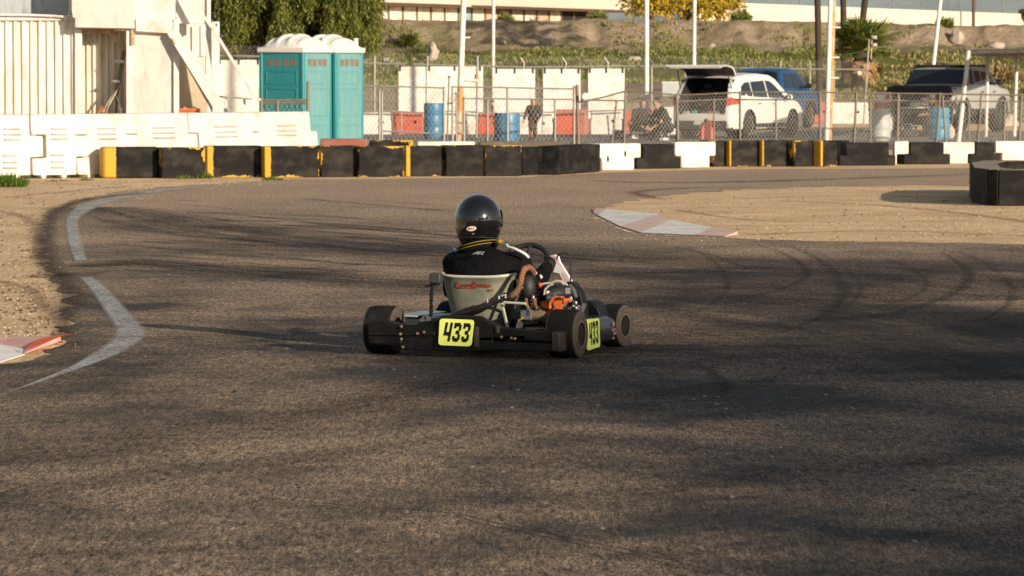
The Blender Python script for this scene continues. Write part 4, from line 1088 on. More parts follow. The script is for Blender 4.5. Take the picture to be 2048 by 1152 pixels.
# ================================================================== PORTABLE TOILETS
M_teal_shaded = mat('shaded_teal_plastic', (.018, .22, .245), .45, 0, .08, 2, bump=.04, dirt=(.06, .16, .16), dirtamt=.5, stretch=(3, 3, .5))  # same teal darkened: shade on the front put into the colour
M_teal_lit = mat('pale_lit_teal_plastic', (.12, .295, .305), .48, 0, .08, 2, bump=.04, dirt=(.24, .36, .34), dirtamt=.5, stretch=(3, 3, .5))  # same teal paler: sunlight on the side put into the colour
M_roof = mat('grey_white_roof_plastic', (.66, .65, .60), .4, 0, .04, 2)
M_vent = mat('vent_screen', (.17, .13, .10), .8, 0, .2, 20)
TH = R(-28)
def toilet(label, loc):
    t = thing('portable_toilet', label, 'portable toilet', loc, TH, 'portable toilets')
    W, D, H_ = 1.12, 1.20, 2.22
    mb = MB(); mb.box((0, 0, H_ / 2 + .05), (W - .06, D - .06, H_ - .1)); mb.build('wall', M_teal_lit, t)
    for sx in (-1, 1):
        for sy in (-1, 1):
            mb = MB(); mb.box((sx * (W / 2 - .035), sy * (D / 2 - .035), H_ / 2), (.09, .09, H_)); mb.build('corner_post', M_teal_shaded, t, bevel=.02)
    def face(M, wd, m, door):
        # recessed rib frames on a wall; local face plane x (across), z (up), looking along +y
        def pt(x, y, z): return M @ Vector((x, y, z))
        def slab(nm, x0, z0, x1, z1, y, dp, mt, bv=.01):
            b_ = MB(); b_.prism([(x0, z0), (x1, z0), (x1, z1), (x0, z1)], lambda x, z: pt(x, y, z), M.to_3x3() @ Vector((0, dp, 0))); return b_.build(nm, mt, t, bevel=bv)
        o = slab('door' if door else 'side_panel', -wd / 2 + .07, .12, wd / 2 - .07, 2.16, -.022, .03, m)
        for z0, z1 in ((.18, .62), (.80, 1.42), (1.50, 1.80)):
            for q0, q1 in (((-wd / 2 + .16, z0), (-wd / 2 + .19, z1)), ((wd / 2 - .19, z0), (wd / 2 - .16, z1)), ((-wd / 2 + .19, z0), (wd / 2 - .19, z0 + .03)), ((-wd / 2 + .19, z1 - .03), (wd / 2 - .19, z1))):
                r_ = MB(); r_.prism([(q0[0], q0[1]), (q1[0], q0[1]), (q1[0], q1[1]), (q0[0], q1[1])], lambda x, z: pt(x, -.034, z), M.to_3x3() @ Vector((0, .013, 0)))
                r_.build('moulding', m, o, bevel=.004)
        for i in range(4):
            x0 = -wd / 2 + .19 + i * (wd - .38) / 4 + .012 + (.03 if i > 1 else -.0); x1 = x0 + (wd - .38) / 4 - .04
            s_ = MB(); s_.prism([(x0 + .015, 1.90), (x1 - .005, 1.90), (x1 + .01, 2.05), (x0, 2.05)], lambda x, z: pt(x, -.026, z), M.to_3x3() @ Vector((0, .01, 0)))
            s_.build('vent', M_vent, o)
    face(Matrix.Translation((0, -D / 2 + .03, 0)), W, M_teal_shaded, True)
    face(Matrix.Translation((W / 2 - .03, 0, 0)) @ Matrix.Rotation(R(90), 4, 'Z'), D, M_teal_lit, False)
    # domed ribbed roof
    mb = MB(); mb.box((0, 0, H_ + .03), (W + .08, D + .08, .12)); mb.build('roof_rim', M_roof, t, bevel=.025)
    mb = MB(); n, k = 14, 48; vs = []; 
    for i in range(k + 1):
        y = -W / 2 + W * i / k
        e = min(1, math.sin(math.pi * (.05 + .90 * i / k)) * 1.15) ** .75
        rib = .06 * max(0, math.cos(2 * math.pi * (i / k * 4.0 - .5))) ** .5
        for j in range(n + 1):
            a = math.pi * j / n
            vs.append((y, -(D / 2 - .02) * math.cos(a) * (.85 + .15 * e), H_ + .07 + (.26 * e + rib * min(1, e * 1.4)) * math.sin(a) ** .8))
    mb.add(vs, [(i * (n + 1) + j, i * (n + 1) + j + 1, (i + 1) * (n + 1) + j + 1, (i + 1) * (n + 1) + j) for i in range(k) for j in range(n)])
    # end caps
    for i in (0, k): mb.add([vs[i * (n + 1) + j] for j in range(n + 1)], [tuple(range(n + 1))])
    mb.build('roof', M_roof, t, angle=50)
    mb = MB(); mb.tube([(W / 2 - .12, D / 2 - .12, H_), (W / 2 - .12, D / 2 - .12, H_ + .30)], .055, 10); mb.build('vent_pipe', M_roof, t)
    return t
dd = Vector((math.sin(-TH), math.cos(TH), 0)); rr_ = Vector((math.cos(TH), math.sin(TH), 0))
near = P(607, 300, 87.0); near.z = 0
c0 = near - rr_ * .56 + dd * .60
toilet('turquoise portable toilet with its dark front showing, the left of two', c0)
toilet('turquoise portable toilet half hidden behind the other one', c0 + dd * 1.22 + rr_ * .10)
# ================================================================== FENCES
def fence(name, label, runs, group=None, cat='fence'):
    """runs: dicts with list of (px, Y), rails [(list of (px,py))], posts, mesh"""
def rail_tube(mb, pts, r, n=6): mb.tube(pts, r, n)
FY = 118.0                                              # perimeter fence
fo = P(700, 200, FY); fo.z = 0
pf = thing('perimeter_fence', 'tall chain-link fence with barbed-wire arms in front of the earth bank', 'fence', fo)
def fY(px): return FY + 34 * max(0, px - 1290) / 450.
def LF(px, py): return P(px, py, fY(px)) - fo
railp = [(436, 111), (520, 113), (730, 126), (800, 128), (900, 130.5), (1045, 134.5), (1130, 134), (1250, 132.5), (1400, 133), (1520, 137), (1600, 138), (1730, 139), (1738, 139)]
mb = MB(); mb.tube([LF(*p) for p in railp], .032, 6); mb.build('top_rail', M_galv, pf)
mb = MB()
for (a, b) in zip(railp, railp[1:]):
    A_, B_ = LF(*a), LF(*b); chain(mb, A_, B_, .05, .05, A_.z, B_.z, .085, .0045, .9)
    chain(mb, A_, B_, A_.z + .02, B_.z + .02, A_.z + .32, B_.z + .32, .10, .004, .9)
mb.build('wire_mesh', M_wire, pf, weld=False, shade=False)
for px, arm in ((749, 0), (855, 0), (954, 0), (1047, -1), (1131, -1), (1215, -1), (1303, 1), (1370, -1), (1437, 0), (1503, -1), (1561, 0), (1620, 0), (1668, -1)):
    mb = MB(); top = 118 if arm else 110
    pts = [LF(px, 300), LF(px, 134)]
    pts[0].z = 0
    if arm: pts += [LF(px + 1, 126), LF(px - 7, 115)]
    else: pts += [LF(px, 112 if px < 1000 else 122)]
    mb.tube(pts, .034 if px != 954 else .03, 8); mb.build('post', M_galv, pf)
q = thing('wall_sign', 'small white square sign wired to the perimeter fence rail', 'sign', P(1719, 146, fY(1719) - .3))
mb = MB(); mb.box((0, 0, 0), (.13, .012, .13)); mb.build('sign_board', M_whiteplas, q, bevel=.006)
q = thing('wall_sign', 'tiny grey sign on the mesh above the turquoise toilets fence', 'sign', P(772, 119, FY - .06))
mb = MB(); mb.box((0, 0, 0), (.16, .012, .11)); mb.build('sign_board', M_alu, q, bevel=.006)

# white hoarding panels hung on the perimeter fence
for px0, px1, y0, y1, lab in ((436, 520, 120, 235, 'white board seen between the timber building and the toilets'), (797, 851, 133.5, 236, 'narrow white board hung on the fence, left of the wide ones'),
                              (853, 966, 133, 236, 'wide white board hung on the fence behind the first white pole'), (989, 1070, 138, 238, 'white board hung on the fence behind the running child'),
                              (1086, 1161, 138, 238, 'white board hung on the fence right of the running child'), (1176, 1249, 137, 238, 'last white board on the fence, left of the thick white pole')):
    c = P((px0 + px1) / 2, (y0 + y1) / 2, FY - .12); a, b = P(px0, y1, FY - .12), P(px1, y0, FY - .12)
    bd_ = thing('fence_board', lab, 'board', c, group='white boards hung on the fence')
    mb = MB(); mb.box((0, 0, 0), (b.x - a.x, .03, b.z - a.z)); mb.build('board', M_whitewood, bd_, bevel=.008)
    for k in ((.06,) if px1 - px0 < 60 else (.05, .5, .95)):
        mb = MB(); mb.box((a.x - c.x + (b.x - a.x) * k, -.02, b.z - c.z - .05), (.05, .02, .16)); mb.build('hook', M_darkmetal, bd_)

# row of low plastic barriers in front of that fence
BYY = 116.0
def low_barrier(px0, px1, y0, m, lab, Y=BYY):
    a, b = P(px0, 250, Y), P(px1, 250, Y); z = P(px0, y0, Y).z; a.z = b.z = 0
    d = b - a; w = d.x / 2 - .01
    o = MB().prism([(-w, 0), (w, 0), (w, z * .55), (w - .02, z * .62), (w - .02, z), (-w + .02, z), (-w + .02, z * .62), (-w, z * .55)], lambda x, zz: (x, .10 * zz, zz), (0, .4, 0)).build('jersey_barrier', m, None, (a + b) / 2, bevel=.03)
    tag(o, lab, 'barrier', 'red and white plastic barriers below the fence')
    s = MB(); s.ell((w * .45, .10 * z * .55 - .005, z * .55), (.05, .02, .05), 8, 6); s.build('fork_hole', M_slot, o)
lb = [(718, 783, 225, 'w', 'white plastic barrier at the left end of the low row beside the toilets'), (785, 848, 224, 'r', 'red plastic barrier left of the first blue drum'),
      (868, 953, 226, 'w', 'white plastic barrier between the first blue drum and the rusty pole'), (954, 1002, 227, 'r', 'red plastic barrier half hidden behind the second blue drum'),
      (1036, 1106, 228, 'w', 'white plastic barrier behind the running child'), (1107, 1178, 219, 'r', 'red plastic barrier right of the running child'),
      (1180, 1244, 220, 'w', 'white plastic barrier left of the crouching people'), (1245, 1312, 220, 'r', 'red plastic barrier behind the crouching people'),
      (1313, 1352, 214, 'w', 'white plastic barrier behind the crouching pair, beside the white SUV'), (1627, 1657, 204, 'r', 'red plastic barrier between the blue pickup and the double pole'),
      (1661, 1738, 205, 'w', 'stained white plastic barrier right of the double pole')]
for a, b, y, c, l in lb: low_barrier(a, b, y, M_whiteplas if c == 'w' else M_redplas, l, BYY if a < 1600 else 143)
# stacked red and white pieces beside the grey drum
for px0, px1, y0, y1, m, lab in ((1752, 1784, 184, 205, M_whiteplas, 'white plastic block on top of the red one behind the grey drum'), (1751, 1783, 205, 224, M_redplas, 'red plastic block stacked in the middle behind the grey drum'), (1752, 1784, 224, 262, M_whiteplas, 'lowest plastic block of the stack behind the grey drum')):
    a, b = P(px0, y1, 114), P(px1, y0, 114); z0 = 0 if y1 > 250 else a.z
    o = MB().box(((0, .2, (b.z - z0) / 2)), (b.x - a.x, .4, b.z - z0 - .006)).build('plastic_block', m, None, ((a.x + b.x) / 2, 114, z0), bevel=.025)
    tag(o, lab, 'block')
    MB().box((.1, -.003, (b.z - z0) * .5), (.12, .012, (b.z - z0) * .5)).build('moulded_panel', M_redplas if m is M_whiteplas and y0 < 190 else m, o, bevel=.004)
o = thing('pipe_rail', 'long thin pipe rail running above the low plastic barriers', 'rail', (P(720, 225, BYY - .2).x, BYY - .2, 0)); o0 = o.location.copy()
mb = MB(); mb.tube([P(x, y, BYY - .2) - o0 for x, y in ((720, 222), (800, 223), (840, 226), (905, 222), (1000, 227), (1080, 225), (1200, 222), (1260, 219))], .022, 6); mb.build('pipe', M_galv, o)
for px in (803, 1003, 1085, 1170, 1230):
    mb = MB(); a = P(px, 224, BYY - .2) - o0; mb.tube([a, (a.x, 0, 0)], .02, 6); mb.build('post', M_galv, o)

# ---- gates and low fence along the pit road
GYY = 97.0
def gate(label, name, outer, posts, rails, panels, Y=GYY, mat_=M_galv, pitch=.105, wire=.0068, pr=.028, cat='gate'):
    g0 = P(outer, 300, Y); g0.z = 0
    t = thing(name, label, cat, g0)
    def q(px, py, dy=0): return P(px, py, Y + dy) - g0
    for px, py, *r in posts:
        mb = MB(); a = q(px, py); b = Vector((q(r[1] if len(r) > 1 else px, 290).x, 0, 0)); mb.tube([b, a], r[0] if r else pr, 8)
        mb.ell(a, (pr * 1.25,) * 3, 8, 6); mb.build('post', mat_, t)
    for pts in rails:
        mb = MB(); mb.tube([q(*p) for p in pts], .022, 6); mb.build('rail', mat_, t)
    mb = MB()
    for a, b in panels:
        A_, B_ = q(*a, .03), q(*b, .03); chain(mb, A_, B_, .05, .05, A_.z, B_.z, pitch, wire, .62)
    mb.build('wire_mesh', M_wire, t, weld=False, shade=False)
    return t
gate('low chain-link fence panel between the brace post and the tall gate post', 'chainlink_fence', 520, [(523, 196), (555, 203), (616, 166, .036)], [[(520, 201), (616, 200)], [(520, 206), (616, 205)]], [((521, 202), (616, 201))], 84, M_galvd, cat='fence')
gate('chain-link gate in front of the turquoise toilets', 'chainlink_gate', 628, [(630, 164), (888, 176), (664, 203), (759, 181, .026), (764, 184, .026)], [[(630, 167), (700, 171), (800, 173), (888, 176)], [(618, 201), (760, 201)], [(764, 262), (888, 268)]],
     [((631, 169), (888, 178))], 95)
gate('chain-link double gate in front of the second blue drum', 'chainlink_gate', 905, [(905, 174), (913, 187, .022), (1148, 174), (928, 196), (975, 201, .024), (1015, 178), (1110, 202, .024)], [[(905, 174), (1000, 175), (1148, 178)], [(928, 197), (1148, 199)]],
     [((906, 177), (1148, 180))], 96)
gate('thin bent metal rod standing left of the double gate', 'metal_rod', 897, [(898, 154, .018, 894)], [[(893, 207), (907, 206)]], [], 95.5, M_galvd, cat='rod')
sl = thing('gate_latch', 'white round sign plate fixed to the fence right of the gate', 'sign', P(1171, 193, 95.8))
mb = MB(); mb.lathe([(.001, -.02), (.085, -.018), (.095, 0), (.085, .018), (.001, .02)], axis='Y', n=10); mb.build('plate', M_whiteplas, sl)
top = [(1156, 205), (1205, 195), (1253, 181.5), (1300, 185), (1353, 190), (1400, 189), (1480, 184.5), (1560, 184), (1640, 184.5), (1713, 185.5), (1800, 187), (1900, 188), (2100, 191)]
gate('long chain-link fence with a sagging top rail in front of the parked vehicles', 'chainlink_fence', 1155,
     [(1154, 172, .040, 1157), (1251, 183, .028, 1248), (1353.5, 190, .034, 1356), (1480, 185), (1640, 185), (1713, 186, .028, 1708), (1880, 188, .026, 1872), (1885, 193, .026, 1892), (1963, 188, .024, 1955), (2043, 189, .026, 2038)],
     [top], [(a, b) for a, b in zip(top, top[1:])], 96, pitch=.085, wire=.0050, cat='fence', mat_=M_galvd)
top2 = [(1160, 200), (1232, 201), (1353, 203), (1440, 199), (1552, 199.5), (1700, 200), (1900, 202), (2100, 203)]
gate('second chain-link fence with a straight rail just behind the sagging one', 'chainlink_fence', 1160, [(1233, 203, .024, 1224), (1428, 200, .022), (1552, 201, .022), (1741, 201, .022), (1797, 190, .038, 1795), (1938, 202, .022), (2010, 202, .024, 2008)],
     [top2], [(a, b) for a, b in zip(top2, top2[1:])], 101, pitch=.085, wire=.004, cat='fence', mat_=M_galvd)

# ================================================================== POLES
M_polew = mat('white_pole_paint', (.76, .71, .64), .5, 0, .05, 2, dirt=(.45, .25, .12), dirtamt=.45, dscale=1.3)
M_poler = mat('rust_orange_pole', (.58, .24, .06), .65, 0, .15, 3, dirt=(.7, .62, .5), dirtamt=.55, dscale=2)
def pole(label, x1, y1, x0, Y, r, rusty=None, rungs=(), second=None, zbase=0, cap=10.):
    a = P(x1, y1, Y); b = P(x0, 0, Y); d = b - a
    if zbase is not None: a = a + d * ((zbase - a.z) / d.z)
    t = thing('utility_pole', label, 'pole', a, group='tall white poles')
    tp_ = d * ((cap - a.z) / d.z)
    mb = MB(); k = (rusty - a.z) / (cap - a.z) if rusty else 0
    mb.tube([tp_ * k, tp_], [r, r * .9], 10); mb.build('pole', M_polew, t)
    if rusty: MB().tube([Vector((0, 0, 0)), tp_ * k], r * 1.02, 10).build('rusted_base', M_poler, t)
    if second:
        MB().tube([Vector((second, .03, 0)), tp_ + Vector((second, .03, 0))], r * .8, 8).build('conduit', M_poler, t)
    for y in rungs:
        z = P(x1, y, Y).z - a.z; p = tp_ * (z / tp_.z)
        MB().tube([p + Vector((-.02, -.03, 0)), p + Vector((.26 if second else .20, -.03, .0))], .022, 6).build('step_rung', M_polew, t)
    return t
pole('white pole with a rusty orange foot beside the double gate', 917, 282, 927, 98.5, .075, 1.45, (12, 75, 206))
pole('slim white pole rising from behind the wide white fence boards', 986, 176, 987, 121, .055)
pole('thick plain white pole behind the crouching people', 1293, 240, 1293, 110, .070)
pole('slim white pole rising behind the open tailgate of the white SUV', 1388, 126, 1389, 122, .062)
pole('double white and rust pole between the blue pickup and the fan palm', 1653, 280, 1661, 98.5, .062, None, (55, 115, 156, 214), second=.085)
pole('leaning white pole rising behind the roof of the silver pickup', 1866, 137, 1881, 125, .065)
fl = thing('floodlight_post', 'thin galvanised post with two small white floodlights before the fan palm', 'light post', (P(1727, 270, 140).x, 140, 0)); o0 = fl.location.copy()
MB().tube([(0, 0, 0), P(1738, 78, 140) - o0], .03, 8).build('post', M_galv, fl)
MB().tube([P(1742, 118, 140) - o0, P(1744, 70, 140) - o0], .024, 8).build('bracket', M_old, fl)
for y in (75, 90):
    c = P(1750, y, 139.9) - o0
    MB().lathe([(.02, -.1), (.06, -.06), (.075, .06), (.001, .07)], c, 'X', 12).build('floodlight', M_whiteplas, fl)
tp2 = thing('tall_post', 'thin grey post with a red and white collar in front of the wide white board', 'post', (P(953, 265, 110).x, 110, 0)); o0 = tp2.location.copy()
MB().tube([(0, 0, 0), P(955, 113, 110) - o0], .032, 8).build('post', M_galv, tp2)
MB().tube([P(953, 157, 110) - o0, P(953, 148, 110) - o0], .05, 8).build('red_collar', M_redplas, tp2)
MB().tube([P(926, 159, 110) - o0, P(955, 161, 110) - o0], .05, 8).build('cross_arm', M_polew, tp2)

# ---- metal canopy at the right edge
cn = thing('metal_canopy', 'flat metal canopy on thin leaning white posts at the right edge', 'canopy', (P(1975, 265, 98).x, 98, 0)); o0 = cn.location.copy()
def LC(px, py, Y=98): return P(px, py, Y) - o0
zc = 2.25
mb = MB(); pl = [(LC(1925, 104, 103.5).x, 5.5), (LC(2110, 100, 97).x, -1.0), (LC(2130, 113, 126).x, 28.0), (LC(1990, 113, 126).x, 28.0)]
mb.prism(pl, lambda x, y: (x, y, zc + .06), (0, 0, .05)); mb.build('roof', M_galvd, cn)
mb = MB()
for a, b in zip(pl, pl[1:] + pl[:1]): mb.bar((a[0], a[1], zc + .05), (b[0], b[1], zc + .05), .05, .09)
mb.build('roof_edge', mat('rusty_white_trim', (.62, .53, .42), .6, 0, .1, 4, dirt=(.4, .16, .06), dirtamt=.8, dscale=4), cn)
for px, py, Y, r, pb in ((1937, 105, 102.0, .055, 1917), (1976, 110, 112.0, .045, 1972), (2034, 111, 113.0, .045, 2029)):
    p = LC(px, py, Y); q_ = LC(pb, 250, Y - 1.5); q_.z = 0; p.z = zc + .06; MB().tube([q_, p], r, 8).build('post', M_polew, cn)

# ================================================================== DRUMS
def drum(label, px0, px1, y0, y1, Y, col, tilt=0):
    c = P((px0 + px1) / 2, y1, Y); c.z = 0; r = (P(px1, 200, Y).x - P(px0, 200, Y).x) / 2; h = P(px0, y0, Y).z
    t = thing('plastic_drum', label, 'drum', c, group='drums in the pit lane')
    pr = [(.001, 0), (r * .9, 0), (r * .97, .03), (r, .08), (r, h * .31), (r * .97, h * .33), (r, h * .35), (r, h * .64), (r * .97, h * .66), (r, h * .68), (r, h - .06), (r * .96, h - .02), (r * .97, h), (r * .9, h), (r * .89, h - .035), (.001, h - .035)]
    MB().lathe(pr, n=28).build('body', col, t, angle=30)
    for s in (-.4, .4): MB().lathe([(.035, h - .036), (.035, h - .01), (.001, h - .008)], (r * s, 0, 0), n=10).build('bung', M_black, t)
    return t
M_blued = mat('blue_drum_plastic', (.035, .165, .30), .42, 0, .08, 3, dirt=(.15, .25, .32), dirtamt=.35)
M_greyd = mat('pale_grey_drum', (.42, .44, .42), .5, 0, .06, 3, dirt=(.3, .26, .2), dirtamt=.3)
drum('blue plastic drum beside the red barrier, left of the rusty pole', 847.5, 886.5, 206, 268, 108, M_blued)
drum('blue plastic drum behind the double gate beside the running child', 988, 1040, 226, 284, 98.6, M_blued)
drum('pale grey drum left of the silver pickup', 1741, 1781, 217.5, 277, 104, M_greyd)
drum('lighter blue drum in front of the rear wheel of the silver pickup', 1858, 1899, 215, 273, 106, mat('light_blue_drum_plastic', (.045, .24, .40), .42, 0, .08, 3))
# ================================================================== VEHICLES
M_white_car = mat('white_car_paint', (.74, .71, .65), .3, 0, .03, 2, coat=.6, dirt=(.5, .42, .33), dirtamt=.2)
M_blue_car = mat('blue_car_paint', (.012, .065, .165), .3, .2, .06, 2, coat=.6)
M_silver_car = mat('silver_car_paint', (.44, .44, .43), .32, .15, .04, 2, coat=.5)
M_trim = mat('black_car_trim', (.02, .019, .018), .6, 0, .2, 6)
M_lampred = mat('red_lamp_lens', (.55, .05, .02), .2, 0, .1, 5, coat=.5)
M_lampclear = mat('clear_lamp_lens', (.6, .6, .58), .12, .2, .1, 5, coat=.5)
M_spoke = mat('alloy_wheel', (.55, .53, .50), .4, .15, .1, 6)

def resample(pts, step):
    out = []
    for (a, b) in zip(pts, pts[1:]):
        d = math.hypot(b[0] - a[0], b[1] - a[1]); n = max(1, int(d / step))
        tg = a[2] if len(a) > 2 else ''
        for k in range(n): out.append((a[0] + (b[0] - a[0]) * k / n, a[1] + (b[1] - a[1]) * k / n, tg))
    out.append((pts[-1][0], pts[-1][1], ''))
    return out
class Car:
    def __init__(s, t, W, L_, tumble, belt, wheels, rw, paint, taper=.10):
        s.t, s.W, s.L, s.tb, s.belt, s.wheels, s.rw, s.paint, s.taper = t, W, L_, tumble, belt, wheels, rw, paint, taper
    def X(s, y, z):
        e = max(0., abs(y) - s.L * .32) / (s.L * .18)
        x = s.W * (1 - s.taper * e * e) - s.tb * max(0., z - s.belt) - .05 * max(0., .45 - z)
        return x
    def body(s, prof, r=.09, bottom=.28, crown=.03):
        pr = resample(prof, .13); n = len(pr); mb = MB()
        nor = []
        for i in range(n):
            a, b = pr[max(i - 1, 0)], pr[min(i + 1, n - 1)]
            dy, dz = b[0] - a[0], b[1] - a[1]; l = math.hypot(dy, dz); nor.append((dz / l, -dy / l))      # inward for rear->roof->front order
        ins = [(p[0] + q[0] * r, p[1] + q[1] * r) for p, q in zip(pr, nor)]
        # sides
        out = list(ins); y_front, y_rear = ins[-1][0], ins[0][0]
        bot = []
        ys = sorted(s.wheels, reverse=True); ra = s.rw * 1.16
        bot.append((y_front, bottom))
        for wy in ys:
            a0 = math.asin(max(-1, min(1, (bottom - s.rw) / ra)))
            for k in range(13):
                an = a0 + (math.pi - 2 * a0) * k / 12; bot.append((wy + ra * math.cos(an), s.rw + ra * math.sin(an)))
        bot.append((y_rear, bottom))
        outline = out + bot
        tri = tessellate_polygon([[Vector((p[0], p[1], 0)) for p in outline]])
        bm = bmesh.new(); vs = [bm.verts.new((0, p[0], p[1])) for p in outline]
        for f in tri:
            try: bm.faces.new([vs[i] for i in f])
            except ValueError: pass
        for z in [.4 + .16 * i for i in range(9)]:
            bmesh.ops.bisect_plane(bm, geom=bm.verts[:] + bm.edges[:] + bm.faces[:], plane_co=(0, 0, z), plane_no=(0, 0, 1))
        k = -s.L / 2
        while k < s.L / 2:
            bmesh.ops.bisect_plane(bm, geom=bm.verts[:] + bm.edges[:] + bm.faces[:], plane_co=(0, k, 0), plane_no=(0, 1, 0)); k += .3
        bm.verts.index_update()
        V = [v.co.copy() for v in bm.verts]; Fc = [[v.index for v in f.verts] for f in bm.faces]; bm.free()
        for sg in (-1, 1): mb.add([Vector((sg * s.X(v.y, v.z), v.y, v.z)) for v in V], Fc)
        # top strip
        rows = []
        for p, q, i_ in zip(pr, nor, ins):
            x = s.X(i_[0], i_[1]); xi = x - r
            half = [(x, i_), (x - .08 * r, (p[0] + q[0] * .55 * r, p[1] + q[1] * .55 * r)), (x - .38 * r, (p[0] + q[0] * .16 * r, p[1] + q[1] * .16 * r)), (xi, (p[0], p[1])), (xi - .07, (p[0] - q[0] * crown * .25, p[1] - q[1] * crown * .25)), (xi * .45, (p[0] - q[0] * crown * .8, p[1] - q[1] * crown * .8))]
            rows.append([(-h[0], h[1]) for h in half] + [(h[0], h[1]) for h in half[::-1]])
        m = len(rows[0]); vs = [Vector((x, c[0], c[1])) for row in rows for x, c in row]; fs = []
        for i in range(n - 1):
            for j in range(m - 1):
                if pr[i][2] == 'open' and 4 <= j < m - 5: continue
                fs.append((i * m + j, i * m + j + 1, (i + 1) * m + j + 1, (i + 1) * m + j))
        mb.add(vs, fs)
        b = MB(); b.v, b.f, b.m = mb.v, mb.f, mb.m
        o = b.build('body', s.paint, s.t, angle=42)
        u = MB(); u.box((0, 0, bottom + .02), (s.W * 1.7, s.L * .86, .16)); 
        for wy in s.wheels: u.box((0, wy, s.rw + .12), (s.W * 1.5, s.rw * 2.3, s.rw * 1.5))
        u.build('underbody', M_interior, s.t)
        return o
    def pane(s, name, poly, m, sides=(-1, 1), off=.008, parent=None):
        for sg in sides:
            tri = tessellate_polygon([[Vector((p[0], p[1], 0)) for p in poly]])
            MB().add([Vector((sg * (s.X(*p) + off), p[0], p[1])) for p in poly], tri).build(name, m, parent or s.t, shade=False)
    def across(s, name, a, b, inset, m, off=.012, xa=None, xb=None):
        """panel across the car between profile points a (lower) and b"""
        dy, dz = b[0] - a[0], b[1] - a[1]; l = math.hypot(dy, dz); q = (-dz / l * -1, dy / l * -1)
        n = Vector((0, -dz, dy)).normalized()
        if n.z < 0: n = -n
        if abs(n.z) < .05: n = Vector((0, -1 if a[0] < 0 else 1, 0))
        xa = xa or s.X(*a) - inset; xb = xb or s.X(*b) - inset; vs, fs = [], []
        for i in range(9):
            u = -1 + i / 4.; c = .028 * (1 - u * u)
            vs += [Vector((xa * u, a[0], a[1])) + n * (off + c), Vector((xb * u, b[0], b[1])) + n * (off + c)]
        for i in range(8): fs.append((2 * i, 2 * i + 1, 2 * i + 3, 2 * i + 2))
        return MB().add(vs, fs).build(name, m, s.t)
    def wheel(s, width=.24, rim_r=.68, rim=M_spoke, steer=0):
        for wy in s.wheels:
            for sg in (-1, 1):
                r = s.rw; w = width / 2; x0 = sg * (s.W - w - .02)
                pr = [(r * rim_r, -w), (r * .93, -w), (r * .99, -w * .75), (r, -w * .4), (r, w * .4), (r * .99, w * .75), (r * .93, w), (r * rim_r, w), (r * rim_r * .9, 0)]
                o = MB().lathe(pr, (0, 0, 0), 'X', 28, closed=True).build('wheel', M_rubber, s.t, (x0, wy, r), angle=30)
                rb = MB(); rb.lathe([(r * rim_r, sg * w * .95), (r * rim_r * .94, sg * w * .8), (r * rim_r * .9, sg * w * .2), (.02, sg * w * .2)], (0, 0, 0), 'X', 24)
                rb.build('rim_barrel', M_trim, o)
                sp = MB(); sp.lathe([(.001, sg * w * .8), (.06, sg * w * .8), (.07, sg * w * .45), (.001, sg * w * .4)], (0, 0, 0), 'X', 14)
                sp.lathe([(r * rim_r * .92, sg * w * .62), (r * rim_r * 1.0, sg * w * .98), (r * rim_r * .93, sg * w * .9)], (0, 0, 0), 'X', 24, closed=True)
                for k in range(10):
                    a = 2 * math.pi * k / 10 + (.16 if k % 2 else -.16)
                    sp.bar((sg * w * .66, .05 * math.cos(a), .05 * math.sin(a)), (sg * w * .74, r * rim_r * .95 * math.cos(a), r * rim_r * .95 * math.sin(a)), .035, .03, up=(1, 0, 0))
                sp.build('rim', rim, o)
    def mirror(s, y, z, m):
        for sg in (-1, 1):
            x = s.X(y, z)
            o = MB().ell((sg * (x + .16), y, z + .03), (.11, .07, .085), 12, 8).build('wing_mirror', m, s.t)
            MB().bar((sg * (x - .02), y + .02, z), (sg * (x + .12), y, z + .0), .05, .035).build('mirror_arm', M_trim, o)
            MB().add([(sg * (x + .07), y - .066, z - .02), (sg * (x + .24), y - .06, z - .02), (sg * (x + .24), y - .06, z + .085), (sg * (x + .07), y - .066, z + .085)], [(0, 1, 2, 3)]).build('mirror_glass', M_glass, o)

# ---- white SUV, tailgate up
suv_t = thing('parked_suv', 'white SUV with its tailgate raised, parked behind the chain-link fence', 'SUV', (6.2, 109.2, 0), R(-27.5))
suv = Car(suv_t, .97, 4.95, .30, 1.0, [-1.45, 1.45], .375, M_white_car, .15)
suv.body([(-2.40, .30), (-2.47, .48), (-2.47, .66, 'open'), (-2.38, 1.02, 'open'), (-2.16, 1.42, 'open'), (-1.98, 1.62), (-1.80, 1.685), (-1.2, 1.74), (-.3, 1.755), (.3, 1.72), (.62, 1.62), (1.34, 1.13), (1.46, 1.07), (1.90, .98), (2.16, .88), (2.34, .74), (2.43, .58), (2.45, .42), (2.40, .28)])
suv.pane('side_window', [(-1.92, 1.17), (-1.20, 1.14), (-1.20, 1.53), (-1.50, 1.52), (-1.76, 1.42)], M_glass)
suv.pane('side_window', [(-1.13, 1.135), (-.22, 1.11), (-.22, 1.57), (-1.13, 1.535)], M_glass)
suv.pane('side_window', [(-.13, 1.11), (1.02, 1.08), (.80, 1.22), (.40, 1.46), (.15, 1.56), (-.13, 1.57)], M_glass)
suv.pane('window_trim', [(-1.98, 1.13), (1.08, 1.045), (1.08, 1.065), (-1.97, 1.155)], M_chrome, off=.010)
suv.pane('sill_trim', [(-1.02, .30), (1.02, .30), (1.02, .42), (-1.02, .42)], M_trim, off=.006)
for y in (-1.16, -.17, .98): suv.pane('door_gap', [(y, .45), (y + .012, .45), (y + .012, 1.1), (y, 1.1)], M_trim, off=.003)
for y in (-.95, .05): suv.pane('door_handle', [(y, .93), (y + .2, .935), (y + .2, .965), (y, .96)], M_chrome, off=.025)
